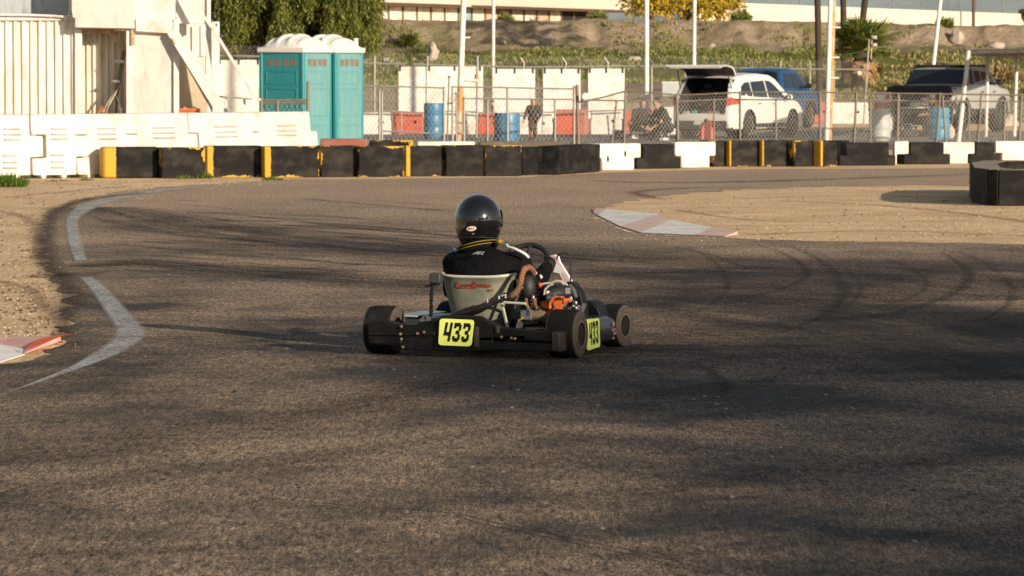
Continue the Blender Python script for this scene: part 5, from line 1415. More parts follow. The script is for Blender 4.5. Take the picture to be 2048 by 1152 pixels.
suv.across('windshield', (1.27, 1.18), (.66, 1.60), .10, M_glass)
suv.wheel(.24)
suv.mirror(.85, 1.08, M_white_car)
for sg in (-1, 1):
    MB().add([(sg * .865, -2.44, .92), (sg * .73, -2.475, .92), (sg * .73, -2.44, 1.10), (sg * .855, -2.40, 1.12), (sg * .935, -2.12, 1.07), (sg * .945, -2.12, .95)], [(0, 1, 2, 3), (0, 3, 4, 5)]).build('tail_light', M_lampred, suv_t, shade=False)
    MB().add([(sg * .80, 2.34, .80), (sg * .60, 2.44, .78), (sg * .62, 2.36, .88), (sg * .86, 2.08, .93)], [(0, 1, 2, 3)]).build('headlight', M_lampclear, suv_t, shade=False)
MB().box((0, -2.47, .40), (1.5, .06, .20)).build('rear_bumper_trim', M_trim, suv_t, bevel=.02)
MB().box((0, -2.50, .45), (.40, .012, .12)).build('number_plate', M_whiteplas, suv_t)
ib = MB(); x_, y0_, y1_, z0_, z1_ = .76, -2.42, -1.0, .63, 1.60
ib.quad((-x_, y0_, z0_), (x_, y0_, z0_), (x_, y1_, z0_), (-x_, y1_, z0_)); ib.quad((-x_, y1_, z0_), (x_, y1_, z0_), (x_, y1_, z1_), (-x_, y1_, z1_))
ib.quad((-x_, y0_, z0_), (-x_, y1_, z0_), (-x_, y1_, z1_), (-x_, -2.05, z1_)); ib.quad((x_, y0_, z0_), (x_, y1_, z0_), (x_, y1_, z1_), (x_, -2.05, z1_)); ib.quad((-x_, -2.05, z1_), (x_, -2.05, z1_), (x_, y1_, z1_), (-x_, y1_, z1_))
ib.build('boot_lining', M_interior, suv_t, weld=False, shade=False)
for sx in (-.42, .42): 
    MB().box((sx, -1.12, 1.08), (.55, .16, .5)).box((sx, -1.12, 1.42), (.26, .12, .16)).build('rear_seat', mat('grey_seat_cloth', (.07, .06, .055), .9), suv_t, bevel=.04)
# tailgate, hinged at the roof edge
hg = Vector((0, -1.84, 1.70)); Rm = Matrix.Rotation(R(-67), 3, 'X'); mb = MB(); mi_ = MB()
pf_ = [(-1.86, 1.69, .74), (-2.04, 1.62, .76), (-2.20, 1.44, .80), (-2.40, 1.06, .86), (-2.50, .84, .86), (-2.47, .78, .80)]
def tg_row(off, dx): return [[hg + Rm @ (Vector((sg * (w - dx) * k, y + off, z)) - hg) for sg, k in ((-1, 1), (-1, .9), (-1, .45), (1, 0), (1, .45), (1, .9), (1, 1))] for y, z, w in pf_]
for rws, b_ in ((tg_row(-.02, 0), mb), (tg_row(.03, .03), mi_)):
    b_.add([p for r_ in rws for p in r_], [(i * 7 + j, i * 7 + j + 1, (i + 1) * 7 + j + 1, (i + 1) * 7 + j) for i in range(5) for j in range(6)])
ra_, rb_ = tg_row(-.02, 0), tg_row(.03, .03)
edge = [r_[0] for r_ in ra_] + ra_[-1][1:] + [r_[6] for r_ in ra_[::-1]][1:]; edge2 = [r_[0] for r_ in rb_] + rb_[-1][1:] + [r_[6] for r_ in rb_[::-1]][1:]
ne = len(edge); mb.add(edge + edge2, [(i, i + 1, ne + i + 1, ne + i) for i in range(ne - 1)])
tgate = mb.build('tailgate', M_white_car, suv_t, angle=60, weld=False); mi_.build('inner_lining', M_trim, tgate, weld=False, shade=False)
wn = [[hg + Rm @ (Vector((sx * w, y - .032, z)) - hg) for sx in (-1, 1)] for y, z, w in ((-2.10, 1.56, .62), (-2.22, 1.42, .68), (-2.38, 1.10, .74))]
MB().add([p for r_ in wn for p in r_], [(0, 1, 3, 2), (2, 3, 5, 4)]).build('rear_window', M_glass, tgate, shade=False)
for sg in (-1, 1):
    q = [hg + Rm @ (Vector((sg * x, y, z)) - hg) for x, y, z in ((.55, -2.535, .86), (.84, -2.52, .86), (.84, -2.45, 1.0), (.55, -2.455, 1.0))]
    MB().add(q, [(0, 1, 2, 3)]).build('tail_light', M_lampred, tgate, shade=False)
    MB().tube([(sg * .76, -2.18, 1.36), hg + Rm @ (Vector((sg * .72, -2.22, 1.20)) - hg)], .014, 6).build('gas_strut', M_trim, tgate)
def on_suv(x, y, z): return suv_t.matrix_basis @ Vector((x, y, z))
tr = thing('storage_tray', 'white tray of parts lying on the boot floor of the white SUV', 'tray', Matrix.Translation((6.2, 109.2, 0)) @ Matrix.Rotation(R(-27.5), 4, 'Z') @ Vector((-.02, -2.2, .635)), R(-27.5))
MB().box((0, 0, .03), (1.2, .34, .06)).build('tray', M_whiteplas, tr, bevel=.01)
for i in range(5): MB().box((-.5 + .23 * i, -.05, .085 + .01 * (i % 2)), (.13, .12, .05 + .03 * (i % 3))).build('part_box', [M_greyd, M_teal_lit, M_trim, M_redplas, M_alu][i], tr, bevel=.008)
cs = thing('cargo_bag', 'dark duffel bag with red patch in the boot of the white SUV', 'bag', Matrix.Translation((6.2, 109.2, 0)) @ Matrix.Rotation(R(-27.5), 4, 'Z') @ Vector((-.25, -1.6, .635)), R(-27.5))
MB().ell((0, 0, .20), (.40, .22, .20), 16, 10).build('bag', mat('maroon_cloth', (.16, .04, .03), .9), cs)
MB().tube([(-.2, -.1, .34), (-.12, -.14, .5), (.12, -.14, .5), (.2, -.1, .34)], .018, 6).build('handle', M_trim, cs)

# ---- blue pickup
bt = thing('parked_pickup', 'blue double-cab pickup parked behind the white SUV', 'pickup', (8.25, 131.5, 0), R(-27.5))
bt.scale = (1.04, 1.04, 1.05)
bp = Car(bt, .95, 5.35, .30, 1.08, [-1.62, 1.6], .38, M_blue_car)
bp.body([(-2.62, .50), (-2.66, .70), (-2.66, 1.14), (-2.60, 1.19), (-.72, 1.19), (-.62, 1.24), (-.42, 1.76), (-.2, 1.84), (.4, 1.865), (.85, 1.80), (1.0, 1.72), (1.58, 1.26), (1.68, 1.21), (2.25, 1.14), (2.50, 1.02), (2.60, .80), (2.62, .50), (2.56, .40)], bottom=.42)
bp.pane('side_window', [(-.38, 1.26), (.22, 1.24), (.22, 1.70), (-.18, 1.70)], M_glass)
bp.pane('side_window', [(.32, 1.24), (1.34, 1.22), (1.10, 1.45), (.80, 1.69), (.32, 1.71)], M_glass)
bp.across('rear_window', (-.635, 1.22), (-.43, 1.72), .10, M_glass)
bp.across('windshield', (1.54, 1.29), (1.03, 1.69), .10, M_glass)
for y in (.27, 1.36, -.42): bp.pane('door_gap', [(y, .5), (y + .012, .5), (y + .012, 1.2), (y, 1.2)], M_trim, off=.003)
for y in (-.25, .42): bp.pane('door_handle', [(y, 1.02), (y + .2, 1.02), (y + .2, 1.06), (y, 1.06)], M_trim, off=.02)
for wy in (-1.62, 1.6): bp.pane('wheel_arch_trim', [(wy + .53 * math.cos(a), .38 + .53 * math.sin(a)) for a in [math.pi * k / 12 for k in range(13)]] + [(wy + .44 * math.cos(a), .38 + .44 * math.sin(a)) for a in [math.pi * k / 12 for k in range(12, -1, -1)]], M_trim, off=.012)
bp.wheel(.26, .62); bp.mirror(1.22, 1.28, M_trim)
for sg in (-1, 1): MB().box((sg * .86, -2.655, .98), (.12, .05, .30)).build('tail_light', M_lampred, bt, bevel=.015)
MB().box((0, -2.69, .62), (1.7, .12, .18)).build('rear_bumper', M_trim, bt, bevel=.03)
MB().box((0, -1.66, 1.215), (1.62, 1.8, .05)).build('bed_cover', M_trim, bt, bevel=.02)

# ---- silver pickup
st = thing('parked_pickup', 'big silver pickup with black roof and black rear end under the metal canopy', 'pickup', (13.25, 121.0, 0), R(-26))
sp_ = Car(st, 1.05, 5.5, .26, 1.25, [-1.74, 1.72], .45, M_silver_car)
sp_.body([(-2.70, .62), (-2.75, .80), (-2.75, 1.30), (-2.68, 1.36), (-1.35, 1.40), (-1.22, 1.44), (-.92, 1.90), (-.72, 1.97), (0., 2.0), (.75, 1.97), (1.0, 1.90), (1.45, 1.42), (1.6, 1.36), (2.4, 1.30), (2.66, 1.20), (2.74, 1.0), (2.74, .65), (2.66, .55)], bottom=.58)
sp_.pane('pillar_trim', [(-1.12, 1.44), (-.70, 1.44), (-.62, 1.90), (-.86, 1.90)], M_trim, off=.006)
sp_.pane('side_window', [(-.62, 1.46), (-.02, 1.44), (-.02, 1.86), (-.52, 1.86)], M_glass)
sp_.pane('side_window', [(.08, 1.44), (1.20, 1.42), (.98, 1.66), (.78, 1.83), (.08, 1.84)], M_glass)
sp_.across('cab_back', (-1.25, 1.40), (-.86, 1.93), .0, M_trim, off=.010)
sp_.across('rear_window', (-1.18, 1.48), (-.94, 1.88), .07, M_glass, off=.02)
sp_.across('windshield', (1.42, 1.46), (1.02, 1.88), .10, M_glass)
MB().box((0, .02, 2.0), (1.70, 1.75, .07)).build('roof_panel', M_trim, st, bevel=.03)
sp_.pane('bed_side_trim', [(-2.72, .70), (-2.30, .70), (-2.30, 1.33), (-2.70, 1.33)], M_trim, off=.012)
MB().ell((0, -.62, 2.05), (.04, .14, .05), 10, 6).build('roof_antenna', M_trim, st)
MB().box((0, -2.74, 1.02), (2.02, .12, .72)).build('tailgate', M_trim, st, bevel=.04)
MB().box((0, -2.74, .68), (1.95, .16, .22)).build('rear_bumper', M_trim, st, bevel=.04)
MB().box((0, -2.02, 1.385), (1.75, 1.3, .06)).build('bed_cover', M_trim, st, bevel=.02)
for sg in (-1, 1):
    o = MB().box((sg * .97, -2.73, 1.18), (.14, .09, .22)).build('tail_light', M_trim, st, bevel=.02)
    MB().box((sg * .97, -2.778, 1.18), (.09, .01, .14)).build('lens', M_lampred, o)
for wy in (-1.74, 1.72): sp_.pane('wheel_arch_trim', [(wy + .68 * math.cos(a), .47 + .62 * math.sin(a)) for a in [math.pi * k / 14 for k in range(15)]] + [(wy + .54 * math.cos(a), .45 + .54 * math.sin(a)) for a in [math.pi * k / 14 for k in range(14, -1, -1)]], M_trim, off=.015)
sp_.pane('rocker_trim', [(-1.2, .585), (1.2, .585), (1.2, .72), (-1.2, .72)], M_trim, off=.01)
for y in (.03, 1.2, -1.05): sp_.pane('door_gap', [(y, .72), (y + .014, .72), (y + .014, 1.4), (y, 1.4)], M_trim, off=.004)
for y in (-.2, .85): sp_.pane('door_handle', [(y, 1.20), (y + .2, 1.20), (y + .2, 1.24), (y, 1.24)], M_trim, off=.02)
sp_.wheel(.32, .56, M_rim); sp_.mirror(1.12, 1.47, M_trim)

# ---- far dark car on the freeway
cq = P(2052, 22, 268)
ct = thing('distant_car', 'dark car passing behind the parapet wall at the top right corner', 'car', (cq.x + 1.6, 266, 5.35), R(-80))
cc = Car(ct, .9, 4.5, .35, .85, [-1.35, 1.35], .32, mat('dark_blue_paint', (.02, .025, .04), .3, coat=.5))
cc.body([(-2.2, .35), (-2.25, .8), (-1.7, 1.0), (-1.0, 1.36), (0, 1.44), (.6, 1.36), (1.2, .98), (2.1, .8), (2.25, .5), (2.2, .3)])
cc.pane('side_window', [(-1.3, .96), (.95, .92), (.5, 1.28), (-.9, 1.28)], M_glass); cc.wheel(.2)

# ================================================================== PEOPLE
def person(label, loc, rz, J, top, legs, sleeves='long', hairm=M_hair, cap=None, s=1., vox=.014, shoes=M_black, group=None, gloves=None):
    """J: joint name -> position (metres, figure at true size); one continuous remeshed body, clothes as children"""
    t = thing('person', label, 'person', loc, rz, group)
    V = {k: Vector(v) for k, v in J.items()}
    def limb(mb, a, b, ra, rb): 
        if isinstance(a, str): a = V[a]
        if isinstance(b, str): b = V[b]
        n = 5; mb.tube([a.lerp(b, i / n) for i in range(n + 1)], [ra + (rb - ra) * i / n for i in range(n + 1)], 10)
        mb.ell(a, (ra,) * 3, 10, 8); mb.ell(b, (rb,) * 3, 10, 8)
    def torso(mb, g):
        up = (V['neck'] - V['pelvis']).normalized(); ax = (V['shr'] - V['shl']).normalized(); fw = up.cross(ax).normalized() * -1
        M = Matrix((ax, fw, up)).transposed()
        h = (V['neck'] - V['pelvis']).length
        mb.ell(V['pelvis'], (.165 * s + g, .115 * s + g, .13 * s + g), 14, 10, M=M)
        mb.ell(V['pelvis'].lerp(V['neck'], .38), (.145 * s + g, .10 * s + g, .20 * s + g), 14, 10, M=M)
        mb.ell(V['pelvis'].lerp(V['neck'], .70), (.175 * s + g, .115 * s + g, .20 * s + g), 14, 10, M=M)
        limb(mb, 'shl', 'shr', .055 * s + g, .055 * s + g)
        limb(mb, 'neck', 'head', .052 * s, .05 * s) if g == 0 else limb(mb, V['neck'] - up * .04, V['neck'] + up * .015, .075 * s, .062 * s)
    body = MB(); torso(body, 0)
    hd = V['head']; fwd = (V['look'] - hd).normalized(); sd = fwd.cross(Vector((0, 0, 1))).normalized(); u = sd.cross(fwd)
    HM = Matrix((sd, fwd, u)).transposed()
    body.ell(hd + u * .035 * s, (.076 * s, .095 * s, .112 * s), 16, 12, M=HM); body.ell(hd + u * -.035 * s + fwd * .03 * s, (.058 * s, .068 * s, .075 * s), 12, 10, M=HM)
    body.ell(hd + fwd * .098 * s + u * .0 * s, (.014 * s, .022 * s, .022 * s), 8, 6, M=HM)
    for sg in (-1, 1): body.ell(hd + sd * sg * .076 * s + u * .01 * s, (.012 * s, .02 * s, .03 * s), 8, 6, M=HM)
    for a, b, ra, rb in (('shl', 'ell', .047, .038), ('ell', 'wrl', .038, .026), ('shr', 'elr', .047, .038), ('elr', 'wrr', .038, .026),
                         ('hipl', 'knl', .080, .055), ('knl', 'anl', .053, .036), ('hipr', 'knr', .080, .055), ('knr', 'anr', .053, .036)): limb(body, a, b, ra * s, rb * s)
    for w, e in (('wrl', 'ell'), ('wrr', 'elr')):
        d = (V[w] - V[e]).normalized(); sd2 = d.cross(Vector((0, 0, 1))).normalized() if abs(d.z) < .95 else Vector((0, 1, 0)); n2 = d.cross(sd2)
        limb(body, V[w], V[w] + d * .07 * s, .028 * s, .034 * s)
        for k in range(4):
            f0 = V[w] + d * .085 * s + sd2 * (k - 1.5) * .019 * s; f1 = f0 + d * (.045 + .012 * (1.5 - abs(k - 1.5))) * s; f2 = f1 + (d * .5 + n2 * .7).normalized() * .03 * s
            limb(body, f0, f1, .0095 * s, .009 * s); limb(body, f1, f2, .009 * s, .008 * s)
        limb(body, V[w] + d * .03 * s + sd2 * -.028 * s, V[w] + d * .075 * s - sd2 * .058 * s, .012 * s, .009 * s)
    body.build('body', M_skin, t, voxel=min(vox, .009) if s < .8 else vox * .75, smooth_it=2)
    tp_ = MB(); torso(tp_, .014)
    arms = (('shl', 'ell', .066, .056), ('ell', 'wrl', .054, .042), ('shr', 'elr', .066, .056), ('elr', 'wrr', .054, .042))
    for a, b, ra, rb in arms[::1]:
        if sleeves == 'short' and a in ('ell', 'elr'): continue
        limb(tp_, a, b if sleeves == 'long' else V[a].lerp(V[b], .75), ra * s, rb * s)
    tp_.build('jacket' if sleeves == 'long' else 'shirt', top, t, voxel=vox)
    lg = MB(); up = (V['neck'] - V['pelvis']).normalized()
    lg.ell(V['pelvis'], (.182 * s, .135 * s, .12 * s), 14, 10)
    for a, b, ra, rb in (('hipl', 'knl', .096, .075), ('knl', 'anl', .072, .056), ('hipr', 'knr', .096, .075), ('knr', 'anr', .072, .056)): limb(lg, a, b, ra * s, rb * s)
    lg.build('trousers', legs, t, voxel=vox)
    for f, a in (('anl', 'tol'), ('anr', 'tor')):
        sh = MB(); limb(sh, V[f] - Vector((0, 0, .03 * s)), V[a], .05 * s, .038 * s); limb(sh, V[f] + Vector((0, 0, .04 * s)), V[f] - Vector((0, 0, .03 * s)), .05 * s, .05 * s)
        sh.build('shoe', shoes, t, voxel=.012)
    hr = MB(); hr.ell(hd + u * .055 * s - fwd * .022 * s, (.084 * s, .088 * s, .098 * s), 14, 10, M=HM); hr.build('hair' if cap is None else 'cap', hairm if cap is None else cap, t)
    if cap is not None: MB().ell(hd + u * .075 * s + fwd * .10 * s, (.07 * s, .085 * s, .012 * s), 14, 6, M=HM).build('cap_peak', cap, t)
    for sg in (-1, 1): MB().ell(hd + fwd * .088 * s + sd * sg * .032 * s + u * .028 * s, (.011 * s, .006 * s, .007 * s), 8, 6, M=HM).build('eye', M_ink, t)
    MB().ell(hd + fwd * .093 * s - u * .055 * s, (.022 * s, .006 * s, .006 * s), 8, 6, M=HM).build('mouth', M_redplas, t)
    return t
M_csuit = mat('black_orange_suit', (.014, .013, .014), .8, 0, .3, 8, dirt=(.4, .10, .03), dirtamt=.25, dscale=5)
M_ktrou = mat('dark_orange_trousers', (.03, .02, .017), .8, 0, .3, 8, dirt=(.55, .14, .04), dirtamt=.85, dscale=6)
q = P(1066, 278, 105.0); 
k = 1.10 / 1.72
def sc(d, k): return {a: Vector(b) * k for a, b in d.items()}
stand = dict(pelvis=(0, 0, .90), neck=(0, -.03, 1.40), head=(0, -.06, 1.53), look=(.15, -1, 1.5), shl=(-.19, -.02, 1.36), shr=(.19, -.02, 1.36), ell=(-.30, .02, 1.10), wrl=(-.36, -.12, .88), elr=(.31, .0, 1.10), wrr=(.24, -.16, .90),
             hipl=(-.09, 0, .86), hipr=(.09, 0, .86), knl=(-.10, -.12, .50), anl=(-.09, -.02, .10), tol=(-.11, -.18, .04), knr=(.07, -.02, .47), anr=(.06, .28, .20), tor=(.06, .24, .08))
person('child in a black and orange race suit walking in front of the white boards', (q.x, 105.0, 0), 0, sc(stand, k), M_csuit, M_ktrou, s=k * 1.22, vox=.011, hairm=M_hair)
for nm_, cl_ in ((('glove'), None),): pass
M_tee = mat('black_shirt_cloth', (.014, .013, .013), .85, 0, .3, 8)
M_brownc = mat('dark_brown_cloth', (.035, .022, .017), .85, 0, .3, 8)
crouch = dict(pelvis=(0, .12, .34), neck=(0, -.12, .80), head=(0, -.20, .93), look=(.1, -1, .45), shl=(-.20, -.10, .76), shr=(.20, -.10, .76), ell=(-.27, -.22, .50), wrl=(-.10, -.42, .38), elr=(.26, -.24, .50), wrr=(.12, -.42, .33),
              hipl=(-.10, .10, .32), hipr=(.10, .10, .32), knl=(-.20, -.28, .46), anl=(-.18, .0, .09), tol=(-.22, -.14, .04), knr=(.20, -.30, .48), anr=(.18, -.02, .09), tor=(.22, -.16, .04))
q = P(1279, 275, 108.0)
person('person in black with short hair crouching behind the small parked kart', (q.x, 106.6, 0), R(8), sc(crouch, 1.0), M_csuit, M_tee, shoes=mat('blue_shoe', (.03, .10, .35), .6))
q = P(1328, 275, 104.6)
person('broad person in a black shirt kneeling beside the white SUV, turned to the small kart', (q.x, 104.6, 0), R(-62), sc(crouch, 1.02), M_tee, M_tee, sleeves='short', s=1.18, shoes=mat('grey_white_shoe', (.5, .5, .5), .6))
sit = dict(pelvis=(0, .10, .48), neck=(0, -.10, .92), head=(0, -.18, 1.06), look=(0, -1, .8), shl=(-.19, -.08, .88), shr=(.19, -.08, .88), ell=(-.25, -.22, .66), wrl=(-.12, -.44, .62), elr=(.25, -.22, .66), wrr=(.12, -.45, .62),
           hipl=(-.10, .06, .46), hipr=(.10, .06, .46), knl=(-.16, -.36, .50), anl=(-.14, -.34, .10), tol=(-.15, -.50, .04), knr=(.16, -.36, .50), anr=(.14, -.32, .10), tor=(.15, -.48, .04))
q = P(1876, 262, 111.5)
person('person in brown with a pale cap sitting bent forward behind the light blue drum', (q.x, 111.5, 0), R(-78), sit, mat('rust_brown_shirt', (.16, .05, .035), .85, 0, .3, 6), M_brownc, sleeves='short', cap=M_whiteplas)
fc = thing('folding_chair', 'folding camp chair under the person in brown', 'chair', (q.x, 111.5, 0), R(-78))
MB().box((0, .12, .36), (.46, .42, .03)).build('seat', M_tee, fc, bevel=.01)
MB().box((0, .36, .62), (.46, .03, .40)).build('backrest', M_tee, fc, bevel=.01)
for sx in (-.22, .22):
    MB().tube([(sx, -.08, 0), (sx, .34, .38), (sx, .37, .84)], .012, 6).build('leg', M_alu, fc); MB().tube([(sx * .95, .34, 0), (sx * .95, -.08, .38)], .012, 6).build('leg', M_alu, fc)
# table with helmets and bags behind the silver pickup
tq = P(1828, 262, 113.5)
ft = thing('folding_table', 'black folding table loaded with helmets behind the silver pickup', 'table', (tq.x, 113.5, 0), R(-10))
MB().box((0, 0, .80), (.80, .5, .04)).build('table_top', M_whiteplas, ft, bevel=.008)
for sx in (-.35, .35):
    for sy in (-.2, .2): MB().tube([(sx, sy, 0), (sx, sy, .79)], .016, 6).build('leg', M_trim, ft)
def small_helmet(label, px, py, Y, m, patch=None, r=.135):
    c = P(px, py, Y); t = thing('helmet', label, 'helmet', (c.x, Y, .82), R(40))
    MB().ell((0, 0, .13), (r * .92, r * 1.05, r), 18, 12).build('shell', m, t)
    MB().ell((0, -.035, .12), (r * .86, r * .92, r * .36), 16, 8).build('visor', patch or M_glass, t)
    MB().lathe([(r * .72, .0), (r * .78, .03), (r * .70, .05)], n=16, closed=True).build('rim', M_trim, t)
small_helmet('white helmet with an orange visor on the folding table', 1848, 193, 113.35, M_whiteplas, mat('orange_visor', (.75, .25, .02), .25, coat=.5))
small_helmet('black helmet at the left end of the folding table', 1812, 192, 113.4, M_trim)
bq = P(1829, 200, 113.3); bg = thing('kit_bag', 'crumpled pale grey bag between the two helmets on the table', 'bag', (bq.x, 113.3, .82))
mb = MB(); mb.ell((0, 0, .09), (.17, .12, .10), 18, 12)
for v in mb.v: v += v.normalized() * .05 * noise.noise(v * 14)
mb.build('bag', M_greyd, bg); MB().tube([(-.08, 0, .15), (0, 0, .24), (.08, 0, .15)], .012, 6).build('handle', M_trim, bg)
tbx = thing('tool_box', 'black tool box on the ground in front of the folding table', 'tool box', (P(1815, 265, 110.5).x, 110.5, 0))
MB().box((0, 0, .14), (.5, .28, .26)).build('box', M_trim, tbx, bevel=.02); MB().box((0, 0, .29), (.52, .30, .05)).build('lid', M_trim, tbx, bevel=.015)
MB().tube([(-.12, 0, .31), (-.1, 0, .37), (.1, 0, .37), (.12, 0, .31)], .012, 6).build('handle', M_chrome, tbx)
for sx in (-.15, .15): MB().box((sx, -.145, .25), (.05, .02, .07)).build('latch', M_chrome, tbx)
jk = thing('kart_stand', 'black tubular kart stand with bright bolts left of the tool box', 'stand', (P(1800, 262, 112.5).x, 112.5, 0))
for sx in (-.18, .18):
    MB().tube([(sx, -.2, 0), (sx * .8, 0, .62), (sx, .2, 0)], .02, 6).build('leg', M_trim, jk)
MB().tube([(-.3, 0, .62), (.3, 0, .62)], .022, 6).build('rail', M_trim, jk)
for i in range(4): MB().ell((-.24 + .16 * i, -.03, .63), (.022, .022, .022), 8, 6).build('bolt', M_chrome, jk)
bk = thing('paper_sack', 'pale sack standing right behind the light blue drum', 'sack', (P(1901, 270, 107.5).x, 107.5, 0))
mb = MB(); mb.ell((0, 0, .17), (.12, .10, .19), 14, 10)
for v in mb.v: v.z = max(v.z, 0); v += Vector((1, 1, 0)) * .02 * noise.noise(v * 12)
mb.build('sack', mat('pale_sack', (.55, .45, .33), .8), bk); MB().tube([(-.03, 0, .35), (0, 0, .40), (.03, 0, .35)], .02, 6).build('tied_neck', mat('pale_sack', (1, 1, 1)), bk)
# fuel jug
jq = P(1412, 282, 102.0); fj = thing('fuel_jug', 'red fuel jug with a dark cap standing behind the white SUV', 'fuel jug', (jq.x, 102, 0), R(20))
MB().prism([(-.17, 0), (.17, 0), (.17, .26), (.10, .42), (.03, .46), (-.05, .46), (-.12, .40), (-.17, .26)], lambda x, z: (x, -.11, z + .06), (0, .22, 0)).build('body', mat('red_jug', (.62, .06, .025), .4, 0, .1, 4), fj, bevel=.03, seg=3)
MB().tube([(0, 0, .50), (0, 0, .60)], .05, 10).build('cap', M_darkmetal, fj); MB().tube([(.05, 0, .50), (.10, 0, .56), (.16, 0, .42)], .02, 6).build('handle', mat('red_jug', (1, 1, 1)), fj)
# cooler / pale box beside the SUV rear
bxq = P(1345, 175, 117); o = thing('hanging_sheet', 'pale grey sheet hung on the fence left of the white SUV', 'sheet', P(1342, 178, 117.5))
MB().box((0, 0, 0), (.52, .02, .42)).build('sheet', M_greyd, o, bevel=.01); MB().box((0, -.012, .2), (.54, .012, .03)).build('hem', M_whiteplas, o)
# clods of earth behind the fence
# small kart in the pits
pkq = P(1272, 282, 105.2)
pk = thing('small_kart', 'small black kart with a white number plate parked by the crouching people', 'kart', (pkq.x, 105.2, 0), R(6))
for x, y in ((-.42, 0), (.42, 0), (-.40, .85), (.40, .85)):
    w = MB().lathe([(.065, -.07), (.12, -.075), (.135, -.05), (.135, .05), (.12, .075), (.065, .07)], (0, 0, 0), 'X', 20, closed=True).build('wheel', M_rubber, pk, (x, y, .135))
    MB().lathe([(.066, .05), (.04, .06), (.001, .06)], (0, 0, 0), 'X', 14).lathe([(.066, -.05), (.04, -.06), (.001, -.06)], (0, 0, 0), 'X', 14).build('rim', M_alu, w)
mb = MB()
for x in (-.22, .22): mb.tube([(x, -.12, .1), (x, .9, .09)], .016, 6)
mb.tube([(-.4, 0, .135), (.4, 0, .135)], .015, 6); mb.tube([(-.4, .85, .13), (.4, .85, .13)], .015, 6); mb.build('frame', M_darkmetal, pk)
MB().tube([(-.40, -.18, .12), (-.36, -.22, .20), (.36, -.22, .20), (.40, -.18, .12), (.36, -.22, .07), (-.36, -.22, .07), (-.40, -.18, .12)], .018, 8).build('bumper', M_chrome, pk)
MB().box((-.05, -.245, .14), (.19, .012, .19)).build('number_plate', M_whiteplas, pk, bevel=.01)
MB().box((-.05, -.255, .14), (.03, .006, .12)).build('plate_mark', M_ink, pk)
st_ = MB(); n = 10
st_.add([Vector((.17 * math.cos(math.pi * j / n) * (.8 + .2 * i / 4), .18 - .12 * math.sin(math.pi * j / n) - .05 * i / 4, .08 + .36 * i / 4)) for i in range(5) for j in range(n + 1)], [(i * (n + 1) + j, i * (n + 1) + j + 1, (i + 1) * (n + 1) + j + 1, (i + 1) * (n + 1) + j) for i in range(4) for j in range(n)])
st_.build('seat', M_black, pk, weld=False)
MB().lathe([(.125, -.012), (.14, 0), (.125, .012), (.11, 0)], (0, .55, .42), 'Y', 20, closed=True).build('steering_wheel', M_black, pk)
MB().box((.27, .12, .2), (.16, .25, .2)).tube([(.27, 0, .3), (.27, -.1, .34), (.1, -.16, .3)], .02, 6).build('engine', M_darkmetal, pk, bevel=.01)
# ================================================================== THE KART
YAW = R(19.5)
KC = Vector((-.23, 23.68, 0))
KFWD = Vector((math.sin(YAW), math.cos(YAW), 0)); KRT = Vector((math.cos(YAW), -math.sin(YAW), 0))
def K(px, py, ly):
    """kart-local point seen at a photo position on the plane local y = ly"""
    d = ray(px, py); o = Vector((0, 0, CH)) - KC
    t = (ly - o.dot(KFWD)) / d.dot(KFWD); p = o + d * t
    return Vector((p.dot(KRT), ly, p.z))
kt = thing('race_kart', 'black racing kart with yellow 433 number plates cornering on the track', 'kart', KC, -YAW)
RR, FR = .145, .132
def kwheel(x, y, r, w, sg, rim_r, steer=0.):
    o = MB().lathe([(r * rim_r, -w * .46), (r * .84, -w * .5), (r * .95, -w * .46), (r * .99, -w * .36), (r, -w * .2), (r, w * .2), (r * .99, w * .36), (r * .95, w * .46), (r * .84, w * .5), (r * rim_r, w * .46), (r * rim_r * .94, 0)],
                    (0, 0, 0), 'X', 40, closed=True).build('wheel', M_rubber, kt, (x, y, r), angle=28)
    o.rotation_euler = (0, 0, steer)
    for s2 in (-1, 1): MB().lathe([(r * (rim_r + .01), s2 * w * .472), (r * .83, s2 * w * .512), (r * .95, s2 * w * .47), (r * .96, s2 * w * .43), (r * .80, s2 * w * .45)], (0, 0, 0), 'X', 40, closed=True).build('sidewall', M_tyrewall, o)
    b = MB(); b.lathe([(r * rim_r * 1.02, sg * w * .47), (r * rim_r * .95, sg * w * .5), (r * rim_r * .90, sg * w * .30), (r * rim_r * .86, -sg * w * .1), (.02, -sg * w * .1)], (0, 0, 0), 'X', 32); b.build('rim', M_rim, o)
    b = MB(); b.lathe([(.001, sg * w * .40), (.022, sg * w * .40), (.034, sg * w * .05), (.001, sg * w * .0)], (0, 0, 0), 'X', 16)
    for k in range(3):
        a = 2 * math.pi * k / 3 + .5; b.bar((sg * w * .22, .02 * math.cos(a), .02 * math.sin(a)), (sg * w * .36, r * rim_r * .92 * math.cos(a), r * rim_r * .92 * math.sin(a)), .024, .02, up=(1, 0, 0))
    b.build('spoke_hub', M_bronze, o)
    b = MB(); b.lathe([(r * rim_r * 1.03, sg * w * .475), (r * rim_r * 1.03, sg * w * .505), (r * rim_r * .96, sg * w * .505), (r * rim_r * .96, sg * w * .47)], (0, 0, 0), 'X', 32, closed=True); b.build('rim_lip', M_bronze, o)
M_bronze = mat('dusty_bronze', (.30, .21, .12), .4, .25, .3, 9)
kwheel(-.565, 0, RR, .182, -1, .52); kwheel(.585, 0, RR, .182, 1, .52)
kwheel(-.52, 1.05, FR, .135, -1, .52, R(-7)); kwheel(.545, 1.05, FR, .135, 1, .52, R(-7))
